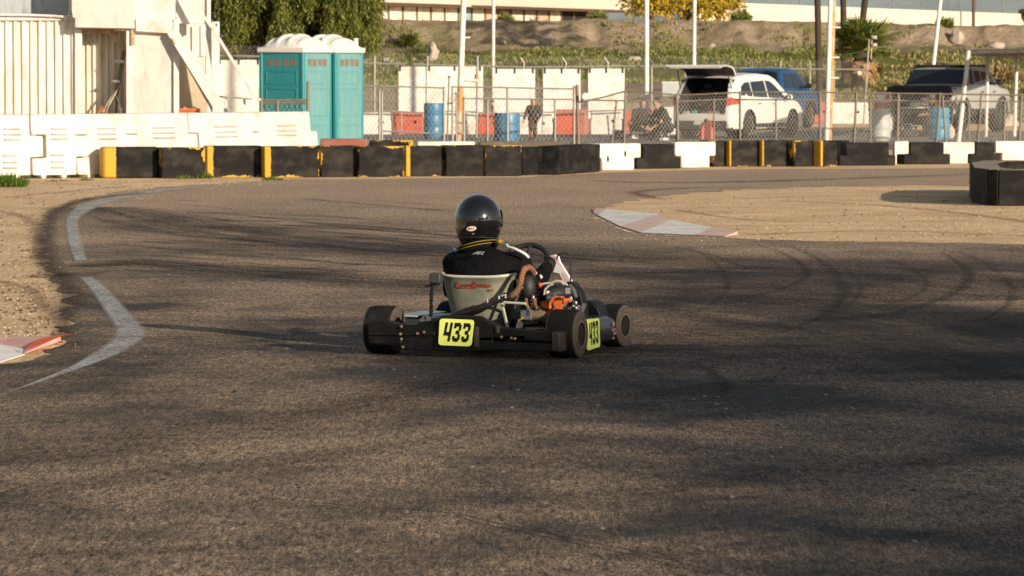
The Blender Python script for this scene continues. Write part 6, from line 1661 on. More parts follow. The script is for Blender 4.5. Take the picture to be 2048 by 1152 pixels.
# chassis
mb = MB()
for x in (-.30, .30): mb.tube([(x, -.12, .075), (x * 1.05, .3, .065), (x * .95, .8, .06), (x * .8, 1.2, .06)], .016, 8)
for y in (-.1, .35, .75, 1.2): mb.tube([(-.29, y, .065), (.29, y, .065)], .014, 8)
mb.tube([(-.62, .3, .10), (-.30, .3, .07)], .011, 6); mb.tube([(.62, .3, .10), (.30, .3, .07)], .011, 6)
mb.tube([(-.50, 1.05, .13), (-.28, 1.05, .09)], .014, 6); mb.tube([(.50, 1.05, .13), (.28, 1.05, .09)], .014, 6)
mb.build('chassis_frame', M_darkmetal, kt)
MB().tube([(-.64, 0, RR), (.66, 0, RR)], .021, 12).build('rear_axle', M_darkmetal, kt)
MB().box((0, .85, .045), (.56, .75, .006)).build('floor_tray', M_darkmetal, kt)
MB().lathe([(.05, -.006), (.095, -.006), (.095, .006), (.05, .006)], (-.30, 0, RR), 'X', 24, closed=True).build('brake_disc', M_alu, kt)
MB().lathe([(.03, -.004), (.085, -.004), (.085, .004), (.03, .004)], (.30, 0, RR), 'X', 24, closed=True).build('sprocket', M_alu, kt)
# rear bumper: moulded black plastic
LYB = -.24
def kp(name, px, m, ly, dp, bevel=.008, parent=None, seg=2):
    pl = [K(x, y, ly) for x, y in px]; mb = MB(); mb.prism([(p.x, p.z) for p in pl], lambda x, z: (x, ly, z), (0, dp, 0))
    return mb.build(name, m, parent or kt, bevel=bevel, seg=seg)
bmp = kp('rear_bumper', [(735, 646), (738, 643.5), (774, 643.5), (792, 648.5), (833, 649), (842, 643.5), (872, 640.5), (886, 631), (952, 634), (962, 640), (985, 649), (992, 655), (1116, 667), (1118, 684), (985, 676), (985, 684), (1000, 683), (1118, 688), (1116, 703), (1000, 700), (940, 702), (806, 700), (800, 692), (738, 688)], M_black, LYB, .11, .012, seg=3)
kp('bumper_beam', [(737, 661), (870, 663), (870, 672), (737, 671)], M_black, LYB - .012, .03, .005, bmp)
kp('bumper_step', [(736, 675), (803, 677), (803, 688), (738, 686)], M_black, LYB - .010, .03, .006, bmp)
kp('end_cap', [(1103, 664), (1119, 666), (1120, 704), (1103, 703)], mat('scuffed_brown_plastic', (.045, .034, .027), .6, 0, .3, 10), LYB - .012, .13, .008, bmp)
kp('end_cap', [(949, 653), (956, 654), (957, 695), (948, 695)], mat('scuffed_brown_plastic', (1, 1, 1)), LYB - .014, .03, .005, bmp)
kp('bumper_joint', [(990, 652), (998, 654), (998, 668), (991, 667)], mat('scuffed_brown_plastic', (1, 1, 1)), LYB - .012, .03, .005, bmp)
kp('inner_panel', [(958, 655), (1105, 668), (1105, 690), (958, 688)], M_trim, LYB + .115, .02, .003, bmp)
for x, y in ((803, 653), (803, 678), (801, 668), (835, 667), (806, 694), (1003, 674), (1023, 676), (1030, 677), (848, 664)):
    p = K(x, y, LYB - .013); MB().lathe([(.001, -.012), (.007, -.010), (.009, 0)], p, 'Y', 8).build('bolt', M_bronze, bmp)
MB().tube([(-.30, -.1, .08), (-.30, -.2, .10)], .016, 6).tube([(.30, -.1, .08), (.30, -.2, .10)], .016, 6).build('bumper_bracket', M_darkmetal, bmp)

def plate(name, corners, m, y_off, parent, seg=5, r=.02):
    """rounded plate from 4 corner points (clockwise from lower left)"""
    a, b, c, d = corners; out = []
    for i, (p, q, s) in enumerate(((d, a, b), (a, b, c), (b, c, d), (c, d, a))):
        u = (p - q).normalized(); v = (s - q).normalized()
        for k in range(seg + 1):
            an = math.pi / 2 * k / seg; out.append(q + u * r * (1 - math.sin(an)) + v * r * (1 - math.cos(an)))
    n = (b - a).cross(d - a).normalized(); k = len(out)
    mb = MB(); mb.add(out + [p - n * y_off for p in out], [tuple(range(k)), tuple(range(k, 2 * k))[::-1]] + [(i, (i + 1) % k, k + (i + 1) % k, k + i) for i in range(k)])
    return mb.build(name, m, parent, angle=30), n
LYP = LYB - .03
cor = [K(876.5, 690, LYP), K(942, 693, LYP), K(948, 640, LYP), K(879.5, 637, LYP)]
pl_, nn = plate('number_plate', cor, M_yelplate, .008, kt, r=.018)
ex = (cor[1] - cor[0]); ez = (cor[3] - cor[0]); W_, H_ = ex.length, ez.length; exn, ezn = ex.normalized(), ez.normalized()
mb = MB(); lettering(mb, '433', lambda u, w: cor[0] + exn * u + ezn * w + nn * .002, W_ * .12, H_ * .15, W_ * .225, H_ * .72, W_ * .055, .14)
mb.build('number', M_ink, pl_, weld=False, shade=False)

# right and left side pods
def pod(sg, x0, x1, y0, y1, z0, z1, m, bulge=.03):
    vs, n, k = [], 14, 10
    for i in range(n + 1):
        t = i / n; y = y0 + (y1 - y0) * t; e = math.sin(math.pi * min(1, max(0, t))) ** .35 if 0 < t < 1 else .0
        e = min(1, min(t, 1 - t) * 7) ** .5
        for j in range(k + 1):
            a = math.pi * j / k - math.pi / 2
            zc, hz = (z0 + z1) / 2, (z1 - z0) / 2
            sq = lambda v: math.copysign(abs(v) ** .45, v)
            x = x0 + (x1 - x0) * (.0 + 1.0 * abs(math.cos(a)) ** .45) * (.45 + .55 * e)
            vs.append((sg * x, y, zc + hz * sq(math.sin(a)) * (.8 + .2 * e)))
    mb = MB(); mb.add(vs, [(i * (k + 1) + j, i * (k + 1) + j + 1, (i + 1) * (k + 1) + j + 1, (i + 1) * (k + 1) + j) for i in range(n) for j in range(k)])
    mb.add([vs[j] for j in range(k + 1)], [tuple(range(k + 1))]); mb.add([vs[n * (k + 1) + j] for j in range(k + 1)], [tuple(range(k + 1))[::-1]])
    mb.add([vs[i * (k + 1)] for i in range(n + 1)] + [vs[i * (k + 1) + k] for i in range(n + 1)], [(i, i + 1, n + 2 + i, n + 1 + i) for i in range(n)])
    return mb.build('side_pod', m, kt, angle=50)
M_pod = mat('charcoal_plastic', (.035, .035, .037), .35, 0, .2, 6, coat=.3, dirt=(.09, .075, .06), dirtamt=.4)
pr_ = pod(1, .40, .635, .165, .86, .045, .215, M_pod)
pl2 = pod(-1, .40, .64, .22, .86, .045, .205, M_pod)
MB().box((-.53, .50, .212), (.16, .50, .010)).build('top_strip', mat('silver_strip', (.45, .47, .50), .3, .3, .1, 5), pl2, bevel=.004)
MB().ell((-.33, .33, .205), (.055, .10, .022), 14, 8).build('top_cap', mat('silver_strip', (1, 1, 1)), pl2)
XP = .641
cor = [Vector((XP - .004, .235, .030)), Vector((XP - .004, .475, .040)), Vector((XP - .004, .455, .212)), Vector((XP - .004, .205, .218))]
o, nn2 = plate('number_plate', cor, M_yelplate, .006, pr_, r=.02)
ex = cor[1] - cor[0]; ez = cor[3] - cor[0]; exn, ezn = ex.normalized(), ez.normalized()
mb = MB(); lettering(mb, '433', lambda u, w: cor[0] + exn * u + ezn * w + nn2 * .002, ex.length * .16, ez.length * .14, ex.length * .2, ez.length * .72, ex.length * .05, .1)
mb.build('number', M_ink, o, weld=False, shade=False)
mb = MB()
for i, (y, z, l, h) in enumerate(((.70, .15, .05, .022), (.69, .12, .08, .014), (.72, .095, .06, .018), (.70, .07, .05, .012))): mb.quad((XP - .002, y, z), (XP - .002, y + l, z), (XP - .002, y + l, z + h), (XP - .002, y, z + h))
mb.build('sticker', mat('faded_pink_sticker', (.42, .22, .21), .5, 0, .4, 60), pr_, shade=False)

# seat: fibreglass shell seen from behind
M_seat = mat('grey_green_fibreglass', (.22, .22, .165), .42, 0, .2, 7, dirt=(.10, .10, .08), dirtamt=.8, dscale=5, coat=.15)
ltop, rtop = K(893, 547, .12), K(1036, 551, .12)
sec = []                                            # stations from the bottom up: x-left, x-right, y-back, y-front, z
for z, xl, xr, yb, yf in ((.055, -.17, .10, .16, .56), (.10, -.20, .125, .12, .56), (.18, -.208, .135, .10, .52), (.27, -.214, .152, .075, .40), (.36, -.224, .172, .05, .30), (.42, -.229, .188, .035, .24), (.458, -.234, .198, .022, .20), (.466, -.238, .203, .012, .19)):
    sec.append((z, xl, xr, yb, yf))
n = 22; vs = []
for z, xl, xr, yb, yf in sec:
    for j in range(n + 1):
        a = math.pi * j / n; c = -math.cos(a); s = math.sin(a)
        x = (xl + xr) / 2 + (xr - xl) / 2 * math.copysign(abs(c) ** .62, c); y = yf - (yf - yb) * abs(s) ** .45
        vs.append((x, y, z + (.012 * abs(c) ** 2 if z > .4 else 0)))
mb = MB(); mb.add(vs, [(i * (n + 1) + j, i * (n + 1) + j + 1, (i + 1) * (n + 1) + j + 1, (i + 1) * (n + 1) + j) for i in range(len(sec) - 1) for j in range(n)])
seat = mb.build('seat', M_seat, kt, weld=False, angle=60)
md = seat.modifiers.new('shell', 'SOLIDIFY'); md.thickness = .010; md.offset = 0
mb = MB(); mb.tube([Vector(v) + Vector((0, 0, .003)) for v in vs[-(n + 1):]], .0085, 8); mb.build('seat_lip', mat('pale_fibreglass_edge', (.46, .46, .39), .4), seat)
def seat_pt(px, py):
    p = K(px, py, .045); zz = p.z
    yb = lerp_tab(zz, [(s_[0], s_[3]) for s_ in sec]); return Vector((p.x, yb - .008, zz))
mb = MB(); rs_ = random.Random(2)
for i, ch in enumerate('Greyhouno'[:0] or ['G', 'o', 'o', 'u', 'R', 'o', 'n', 'n', 'o']):
    x0, x1 = 914.5 + i * 7.9, 914.5 + i * 7.9 + 7.2
    g = GLY[ch]; top_, bot_ = (563, 575.5) if i in (0, 4) else (565, 574.5)
    for r_, line in enumerate(g):
        c = 0
        while c < len(line):
            if line[c] == 'X':
                e = c
                while e < len(line) and line[e] == 'X': e += 1
                xa, xb = x0 + (x1 - x0) * c / len(line), x0 + (x1 - x0) * e / len(line); ya, yb_ = top_ + (bot_ - top_) * r_ / 7, top_ + (bot_ - top_) * (r_ + 1) / 7
                mb.quad(seat_pt(xa - .15 * (ya - 570), yb_), seat_pt(xb - .15 * (ya - 570), yb_), seat_pt(xb - .15 * (ya - 570), ya), seat_pt(xa - .15 * (ya - 570), ya)); c = e
            else: c += 1
mb.quad(seat_pt(918, 576.5), seat_pt(952, 578), seat_pt(952, 576.3), seat_pt(918, 575))
mb.quad(seat_pt(977, 582), seat_pt(981, 582), seat_pt(981, 578.5), seat_pt(977, 578.5)); mb.quad(seat_pt(982.5, 582), seat_pt(987, 582), seat_pt(987, 578.5), seat_pt(982.5, 578.5))
mb.build('red_lettering', mat('red_sticker', (.24, .05, .03), .5, 0, .2, 20), seat, weld=False, shade=False)
mb = MB(); mb.tube([K(905, 630, .12), K(890, 632, .25)], .014, 6); mb.tube([(-.24, .3, .1), (-.30, .3, .07)], .012, 6); mb.build('seat_stay', mat('blue_anodised', (.02, .06, .20), .35, .4), kt)
mb = MB(); mb.tube([K(1000, 604, .0), K(1050, 607, .02), K(1062, 622, .05)], .008, 6); mb.tube([(.14, .08, .36), (.22, .0, .16)], .010, 6); mb.build('seat_bracket', mat('pale_fibreglass_edge', (1, 1, 1)), kt)

# camera on its post
mb = MB(); mb.tube([K(862, 634, -.06), K(862.5, 600, -.07), K(864.5, 570, -.08)], .010, 8); 
for y in (588, 600, 612, 622): mb.ell(K(862.6, y, -.07), (.014, .014, .012), 8, 6)
ca = mb.build('camera_mast', M_black, kt)
c = K(871.5, 556.5, -.08); MB().box(c, (.068, .055, .060), rz=R(8)).build('camera', mat('dark_grey_case', (.032, .030, .033), .6, 0, .1, 8), ca, bevel=.008)
mb = MB(); mb.tube([K(853, 572, -.08), K(874, 569, -.08)], .007, 6); mb.ell(K(853.5, 572, -.08), (.010, .010, .010), 8, 6); mb.box(K(870, 568, -.08), (.05, .03, .012)); mb.build('clamp_screw', M_black, ca)

# exhaust
M_wrap = mat('exhaust_wrap', (.24, .105, .05), .9, 0, .4, 26, bump=.8, bscale=60, dirt=(.13, .07, .05), dirtamt=.6, dscale=12)
ep = [(1067, 548, .20), (1065, 540, .16), (1058, 534.5, .10), (1048, 538, .05), (1043.5, 550, .02), (1041, 566, -.01), (1036, 580, -.03), (1028, 588, -.05), (1017, 595, -.06)]
MB().tube([K(*p) for p in ep], [.016, .017, .018, .0185, .018, .0175, .017, .0165, .016], 12).build('exhaust_header', M_wrap, kt)
_hd = [K(*p) for p in ep]; wr = MB()
for i in range(len(_hd) - 1):
    for q_ in range(3):
        c_ = _hd[i].lerp(_hd[i + 1], q_ / 3.); d_ = (_hd[i + 1] - _hd[i]).normalized(); wr.tube([c_ - d_ * .0035, c_, c_ + d_ * .0035], [.0165, .0198 + .0012 * ((i * 7 + q_ * 3) % 3 - 1), .0165], 12, caps=False)
wr.build('wrap_bands', mat('dark_wrap', (.13, .06, .032), .9, 0, .4, 30), bpy.data.objects['exhaust_header'], weld=False)
ex_ = MB().tube([K(*p) for p in ((1022, 592, -.06), (1008, 597, -.075), (990, 604, -.09), (972, 613, -.09), (958, 618, -.08), (938, 624, -.06), (908, 632, -.03), (898, 634, -.02))], [.016, .015, .014, .018, .026, .029, .024, .012], 14).build('silencer', mat('scorched_steel', (.07, .058, .052), .35, .8, .35, 14), kt)
for x, y in ((1011, 590), (998, 594), (975, 600)): MB().tube([K(x, y + 6, -.09), K(x, y - 2, -.09)], .006, 6).build('spring_bolt', M_chrome, ex_)

# engine on the right of the seat
eng = MB(); c = K(1058, 588, .12)
for i in range(9): eng.lathe([(.001, 0), (.058, 0), (.060, .004), (.058, .008), (.001, .008)], (c.x, c.y, c.z - .085 + i * .019), n=22)
eng.lathe([(.045, -.10), (.047, .09), (.030, .105), (.001, .108)], c, n=20)
eng = eng.build('engine', M_black, kt, weld=False)
MB().box(K(1064, 632, .12) + Vector((0, .02, .0)), (.17, .20, .11)).build('crankcase', M_darkmetal, eng, bevel=.015)
c = K(1055, 630, -.0); MB().box(c, (.075, .06, .058)).build('carburettor', mat('dull_alloy', (.26, .27, .27), .4, .6, .2, 14), eng, bevel=.008)
MB().lathe([(.001, -.045), (.028, -.045), (.030, .03), (.022, .045), (.001, .045)], K(1077, 631, -.0), 'X', 18).build('clutch_drum', M_bronze, eng)
MB().box(K(1061, 624, -.04), (.012, .01, .035)).build('linkage', M_chrome, eng)
MB().tube([K(1037, 641, -.05), K(1045, 636, -.06)], .007, 6).build('yellow_cap', mat('yellow_plastic', (.5, .36, .02), .5), eng)
MB().ell(K(1056, 575, .10), (.050, .055, .075), 18, 12).build('head_cover', M_trim, eng)
for x0_, x1_ in ((1052, 1057), (1069, 1074)): MB().tube([K(x0_, 598, .05), K(x0_ + 1, 610, .03), K(x1_, 618, .02)], .011, 8).build('stud', M_wrap, eng)
# orange clutch guard
M_orange = mat('bright_orange_plastic', (.90, .17, .015), .4, 0, .12, 12, coat=.2, dirt=(.4, .06, .01), dirtamt=.4)
og = MB()
V3_ = Vector
def arc(mb, cx, cy, ly, r, a0, a1, w, th, mi=0, n=12):
    c = K(cx, cy, ly)
    vs = []
    for i in range(n + 1):
        a = R(a0 + (a1 - a0) * i / n)
        for rr in (r, r - th):
            for dy in (-w / 2, w / 2): vs.append(c + Vector((rr * math.cos(a), dy, rr * math.sin(a))))
    fs = []
    for i in range(n):
        b = 4 * i; fs += [(b, b + 4, b + 5, b + 1), (b + 2, b + 3, b + 7, b + 6), (b, b + 2, b + 6, b + 4), (b + 1, b + 5, b + 7, b + 3)]
    fs += [(0, 1, 3, 2), (4 * n, 4 * n + 2, 4 * n + 3, 4 * n + 1)]
    mb.add(vs, fs, mi)
pl = [K(x, y, .14) for x, y in ((1078, 604), (1092, 601), (1104, 604), (1103, 628), (1094, 634), (1083, 622))]
og.prism([(p.x, p.z) for p in pl], lambda x, z: (x, .14, z), (0, .05, 0))
pl = [K(x, y, .10) for x, y in ((1106, 602), (1118, 598), (1132, 597.5), (1133, 602), (1126, 608), (1121, 617), (1120, 626), (1105, 628))]
og.prism([(p.x, p.z) for p in pl], lambda x, z: (x, .10, z), (0, .09, 0))
og.build('clutch_guard', M_orange, eng, bevel=.008)
arc_ = MB(); arc(arc_, 1118, 612, .05, .062, 60, 200, .03, .012); arc_.build('chain_guard', M_orange, eng, bevel=.004)
det = MB(); rd = random.Random(4)
for i in range(22):
    c = K(rd.uniform(1040, 1150), rd.uniform(572, 640), rd.uniform(.0, .30)); sz = rd.uniform(.008, .022)
    if i % 3: det.box(c, (sz * rd.uniform(.6, 2), sz, sz * rd.uniform(.6, 1.6)), rz=rd.uniform(0, 1))
    else: det.tube([c, c + V3_((rd.uniform(-.04, .04), rd.uniform(-.03, .03), rd.uniform(-.05, .05)))], .005, 6)
det.build('brackets_and_bolts', M_alu, eng, weld=False)
cab = MB()
for i in range(7):
    a = K(rd.uniform(1040, 1150), rd.uniform(572, 615), rd.uniform(.05, .3)); b = K(rd.uniform(1040, 1150), rd.uniform(600, 645), rd.uniform(.0, .3)); m_c = (a + b) / 2 + V3_((rd.uniform(-.05, .05), -.03, rd.uniform(.0, .06)))
    cab.tube([a, a.lerp(m_c, .6), m_c, m_c.lerp(b, .4), b], .0042, 6)
cab.build('cables', M_trim, eng, weld=False)
# air box, hoses, covers
MB().ell(K(1112, 585, .28), (.095, .13, .055), 20, 12).build('air_box', M_trim, eng)
MB().ell(K(1101, 597, .10), (.03, .03, .035), 12, 8).build('fuel_pump', mat('dull_alloy', (1, 1, 1)), eng)
M_hose = mat('cream_hose', (.52, .47, .36), .5, 0, .1, 9)
MB().tube([K(x, y, .12) for x, y in ((1083, 569), (1090, 567), (1100, 566), (1106, 569), (1098, 571), (1090, 579), (1088, 590))], .0065, 8).build('fuel_hose', M_hose, eng)
MB().tube([K(x, y, .16) for x, y in ((1105, 565), (1113, 562), (1122, 563), (1128, 569))], .0075, 8).build('fuel_hose', M_hose, eng)
MB().ell(K(1080, 570, .10), (.013, .014, .016), 12, 8).build('red_cap', mat('red_cap_plastic', (.60, .07, .02), .4), eng)
# arched covers ahead of the engine
def dome(name, px, ly, dp, m, parent=kt, bevel=.012): return kp(name, px, m, ly, dp, bevel, parent, 3)
dome('engine_cover', [(1126, 640), (1128, 596), (1136, 570), (1130, 563), (1144, 566), (1155, 578), (1162, 592), (1166, 610), (1168, 640)], .46, .10, M_black)
dome('fuel_tank_cover', [(1164, 642), (1164, 606), (1174, 600), (1186, 604), (1195, 614), (1202, 632), (1204, 642)], .72, .16, M_black)
MB().tube([K(1138, 570, .44), K(1146, 582, .44), K(1152, 596, .43)], [.012, .020, .014], 10).build('intake_tube', mat('grey_tube', (.10, .11, .11), .4), kt)
MB().ell(K(1139, 598, .36), (.020, .02, .022), 12, 8).build('coil_cap', mat('pale_grey_plastic', (.40, .36, .33), .5), kt)
mb = MB(); mb.bar(K(1160, 637, .40), K(1169, 607, .40), .022, .006, up=(0, 1, 0)); mb.build('pod_stay', mat('pale_strut', (.42, .44, .47), .35, .4), kt)
mb = MB(); mb.bar(K(1154, 634, .40), K(1158, 610, .40), .018, .005, up=(0, 1, 0)); mb.build('pod_stay', mat('pinkish_strut', (.40, .31, .26), .5), kt)
MB().ell(K(1143, 624, .30), (.012, .012, .012), 10, 6).build('kill_switch', mat('red_cap_plastic', (1, 1, 1)), kt)
mb = MB(); 
for x, y, r in ((1150, 606, .016), (1151, 616, .013), (1146, 612, .010)): mb.ell(K(x, y, .36), (r, .01, r), 10, 6)
mb.build('pulley', M_alu, kt)
# steering, front fairing, cable loop
sw = MB(); ctr = K(1050, 530, .74); Mx = Matrix.Rotation(R(-38), 3, 'X')
prs = [(.150 + .016 * math.cos(a), .016 * math.sin(a)) for a in [2 * math.pi * k / 10 for k in range(10)]]
sw.lathe(prs, ctr, 'Y', 36, closed=True, M=Mx)
for a in (90, 210, 330):
    d = Mx @ Vector((math.cos(R(a)), 0, math.sin(R(a)))); sw.tube([ctr, ctr + d * .15], .012, 6)
sw = sw.build('steering_wheel', mat('black_grip_leather', (.014, .014, .016), .6, 0, .3, 20, bump=.2), kt)
MB().tube([ctr, (0.0, 1.02, .14)], .012, 8).build('steering_column', M_darkmetal, sw)
MB().box(ctr + Mx @ Vector((0, -.02, 0)), (.09, .03, .06), M=Mx).build('lap_timer', M_black, sw, bevel=.008)
M_nassau = mat('white_fairing_plastic', (.78, .78, .80), .35, 0, .05, 4, coat=.3, dirt=(.5, .08, .07), dirtamt=.75, dscale=9)
nf = MB(); pl = [K(x, y, .86 + (560 - y) * -.002) for x, y in ((1083, 520), (1090, 512), (1101, 510), (1109, 514), (1113, 524), (1125, 540), (1141, 562), (1142, 575), (1126, 575), (1112, 548), (1098, 545), (1090, 532))]
nf.prism([(p.x, p.z) for p in pl], lambda x, z: (x, .88 - .3 * (z - .45), z), (0, .02, 0)); nf.build('front_fairing', M_nassau, kt, bevel=.006)
MB().tube([K(x, y, .62) for x, y in ((1113, 519), (1116, 510), (1124, 505.5), (1133, 506), (1139, 511), (1141.5, 522), (1142, 545), (1141, 562))], .0055, 8).build('cable_loop', M_trim, kt)
# nose and front bumper
mb = MB(); vs = []; n = 16
for i in range(n + 1):
    t = -1 + 2 * i / n; y = 1.42 - .30 * abs(t) ** 3
    for z, dy in ((.04, -.10), (.05, .02), (.10, .05), (.16, .02), (.19, -.08)): vs.append((t * .52, y + dy, z))
mb.add(vs, [(i * 5 + j, i * 5 + j + 1, (i + 1) * 5 + j + 1, (i + 1) * 5 + j) for i in range(n) for j in range(4)])
o = mb.build('nose_fairing', M_pod, kt, angle=60); md = o.modifiers.new('shell', 'SOLIDIFY'); md.thickness = .006
MB().tube([(-.2, 1.2, .06), (-.2, 1.34, .1), (.2, 1.34, .1), (.2, 1.2, .06)], .012, 8).build('front_bumper_bar', M_darkmetal, kt)
for sx in (-.12, .12): MB().bar((sx, 1.15, .06), (sx, 1.2, .20), .05, .012).build('pedal', M_alu, kt)

# ================================================================== DRIVER
dr = thing('person', 'kart driver in a black suit and glossy black helmet seen from behind', 'person', KC, -YAW)
V3 = Vector
def limb(mb, a, b, ra, rb, n=6):
    a, b = V3(a), V3(b); mb.tube([a.lerp(b, i / n) for i in range(n + 1)], [ra + (rb - ra) * i / n for i in range(n + 1)], 14)
    mb.ell(a, (ra,) * 3, 14, 10); mb.ell(b, (rb,) * 3, 14, 10)
HC = K(956, 439, .27)                                  # helmet centre
shl, shr = V3((-.205, .22, .535)), V3((.175, .25, .545))
ell_, elr_ = V3((-.262, .36, .37)), V3((.262, .42, .42))
gl, gr = ctr + Mx @ V3((-.150, -.0, .03)), ctr + Mx @ V3((.150, 0., .0))
wl_, wr_ = gl + V3((-.02, -.075, -.005)), gr + V3((.015, -.075, -.01))
pel = V3((-.05, .30, .17)); nk = V3((HC.x + .01, .235, .62))
body = MB()
limb(body, pel, (-.05, .22, .40), .13, .14); body.ell((-.03, .21, .47), (.20, .12, .16), 18, 12)
limb(body, shl, shr, .05, .05); limb(body, (-.03, .22, .54), nk, .07, .06); limb(body, nk, HC + V3((0, 0, -.03)), .06, .06)
body.ell(HC + V3((0, .01, .0)), (.078, .095, .115), 16, 12); body.ell(HC + V3((0, .10, -.02)), (.015, .025, .025), 8, 6)
for a, b, c_ in ((shl, ell_, wl_), (shr, elr_, wr_)): limb(body, a, b, .05, .042); limb(body, b, c_, .042, .03)
for sx, kx in ((-.12, -.20), (.05, .16)):
    limb(body, (sx, .32, .15), (kx, .80, .30), .08, .055); limb(body, (kx, .80, .30), (kx * .7, 1.12, .13), .052, .036); limb(body, (kx * .7, 1.12, .13), (kx * .7, 1.17, .23), .035, .03)
body.build('body', M_skin, dr, voxel=.012)
suit = MB()
limb(suit, pel, (-.05, .22, .38), .155, .155); suit.ell((-.028, .20, .46), (.232, .145, .165), 22, 14); suit.ell((-.028, .205, .545), (.225, .105, .075), 22, 12)
suit.ell((-.035, .215, .585), (.155, .085, .060), 20, 12)
limb(suit, shl, shr, .066, .066); limb(suit, (-.03, .22, .56), nk + V3((0, 0, -.01)), .085, .068)
for a, b, c_ in ((shl, ell_, wl_), (shr, elr_, wr_)): limb(suit, a, b, .070, .058); limb(suit, b, c_, .058, .040)
for sx, kx in ((-.12, -.20), (.05, .16)): limb(suit, (sx, .32, .16), (kx, .80, .31), .10, .075); limb(suit, (kx, .80, .31), (kx * .7, 1.10, .14), .07, .05)
suit = suit.build('race_suit', M_suit, dr, voxel=.009, smooth_it=4)
tx = bpy.data.textures.new('cloth_folds', 'CLOUDS'); tx.noise_scale = .075; tx.noise_depth = 2
md = suit.modifiers.new('folds', 'DISPLACE'); md.texture = tx; md.strength = .022; md.mid_level = .5; md.texture_coords = 'LOCAL'
M_stripe = mat('pale_suit_stripe', (.55, .55, .57), .7, 0, .1, 20)
# markings on the suit (proud of the cloth)
def surf(px, py, y0):                                  # rough back surface of the shoulders
    return K(px, py, y0)
mb = MB()
def strip_px(mb, pts, w):
    P_ = [K(*p) for p in pts]
    for a, b in zip(P_, P_[1:]):
        s = V3((0, 0, 1)); d = (b - a).normalized(); q = V3((-d.z, 0, d.x)).normalized() * w / 2
        mb.quad(a - q, b - q, b + q, a + q)
mb.tube([K(1013, 489, .165), K(1017, 494, .155), K(1028, 497, .145), K(1042, 503.5, .150), K(1050, 508, .16), K(1057, 515, .18)], [.007, .008, .009, .009, .010, .010], 6)
mb.build('shoulder_stripe', M_stripe, suit)
mb = MB(); mb.tube([K(900, 503, .16), K(909, 497.5, .15)], .010, 6); mb.build('shoulder_patch', mat('blue_patch', (.05, .09, .22), .7), suit)
o = MB()
for z_, (x, y) in enumerate(((1060, 538), (1062, 541))): 
    o.tube([K(1050 + z_ * 3, 540 + 3 * z_, .30), K(1058 + z_ * 3, 536 + 3 * z_, .29), K(1067 + z_ * 3, 539 + 3 * z_, .30), K(1071 + z_ * 2, 545 + 2 * z_, .33)], .0055, 6)
o.tube([K(1078, 551, .36), K(1083, 556, .37)], .012, 6)
o.build('sleeve_band', mat('white_suit_band', (.62, .62, .60), .7, 0, .1, 10), suit)
mb = MB(); YBK = .045
lg = {'A': ["...XX", "..XXX", ".XX.X", "XXXXX", "X...X"], 'R': ["XXXXX", "X...X", "XXXX.", "X.XX.", "X..XX"]}
GLY['a'] = lg['A']; GLY['r'] = lg['R']
p0 = K(946, 509, YBK); lettering(mb, 'ar', lambda u, w: p0 + V3((u, -.004, w)), 0, 0, .032, .019, .002, .45)
mb.build('back_logo', mat('grey_print', (.27, .27, .31), .7), suit, weld=False, shade=False)
# collar and yellow trim of the neck brace
cl = MB(); base = nk + V3((0, 0, .015))
prs = [(.098 + .026 * math.cos(a), .030 * math.sin(a)) for a in [2 * math.pi * k / 12 for k in range(12)]]
Mc = Matrix.Rotation(R(-14), 3, 'Y') @ Matrix.Rotation(R(-6), 3, 'X')
cl.lathe(prs, base, 'Z', 32, closed=True, M=Mc); cl = cl.build('neck_brace', M_suit, dr)
M_ytrim = mat('yellow_trim', (.26, .175, .015), .6, 0, .2, 20)
for dz, r_ in ((.016, .1215), (-.002, .1262)):
    MB().lathe([(r_ + .0035 * math.cos(a), dz + .0028 * math.sin(a)) for a in [2 * math.pi * k / 6 for k in range(6)]], base, 'Z', 40, closed=True, M=Mc).build('yellow_piping', M_ytrim, cl)
MB().ell(K(1000, 483, .17), (.017, .03, .017), 12, 8).build('yellow_tab', M_ytrim, cl)
# gloves with fingers closed on the rim
M_glove = mat('black_glove', (.014, .013, .013), .75, 0, .3, 16)
for g, w, sg in ((gl, wl_, -1), (gr, wr_, 1)):
    gm = MB(); ax = Mx @ V3((0, 0, 1)); inw = (ctr - g).normalized(); back = Mx @ V3((0, -1, 0))
    palm = g - inw * .018 + back * .026
    limb(gm, w, palm, .036, .038)
    for k in range(4):
        o_ = ax * (k - 1.5) * .021
        a = palm + o_ - inw * .004; b = g + o_ * .95 + back * -.006 - inw * .032; c_ = g + o_ * .9 - back * .028 - inw * .008; d_ = g + o_ * .88 - back * .022 + inw * (.018 + .004 * (1.5 - abs(k - 1.5)))
        limb(gm, a, b, .0115, .011, 3); limb(gm, b, c_, .011, .0105, 3); limb(gm, c_, d_, .0105, .0095, 3)
    limb(gm, palm + ax * .03 + inw * .012, g + ax * .045 + inw * .026 + back * .012, .0135, .011, 3)
    gm.build('glove', M_glove, dr, voxel=.0055, smooth_it=2)
for kx in (-.14, .112):
    sh = MB(); limb(sh, (kx, 1.11, .11), (kx, 1.165, .25), .045, .036); limb(sh, (kx, 1.09, .15), (kx, 1.11, .11), .05, .045); sh.build('shoe', M_black, dr, voxel=.01)
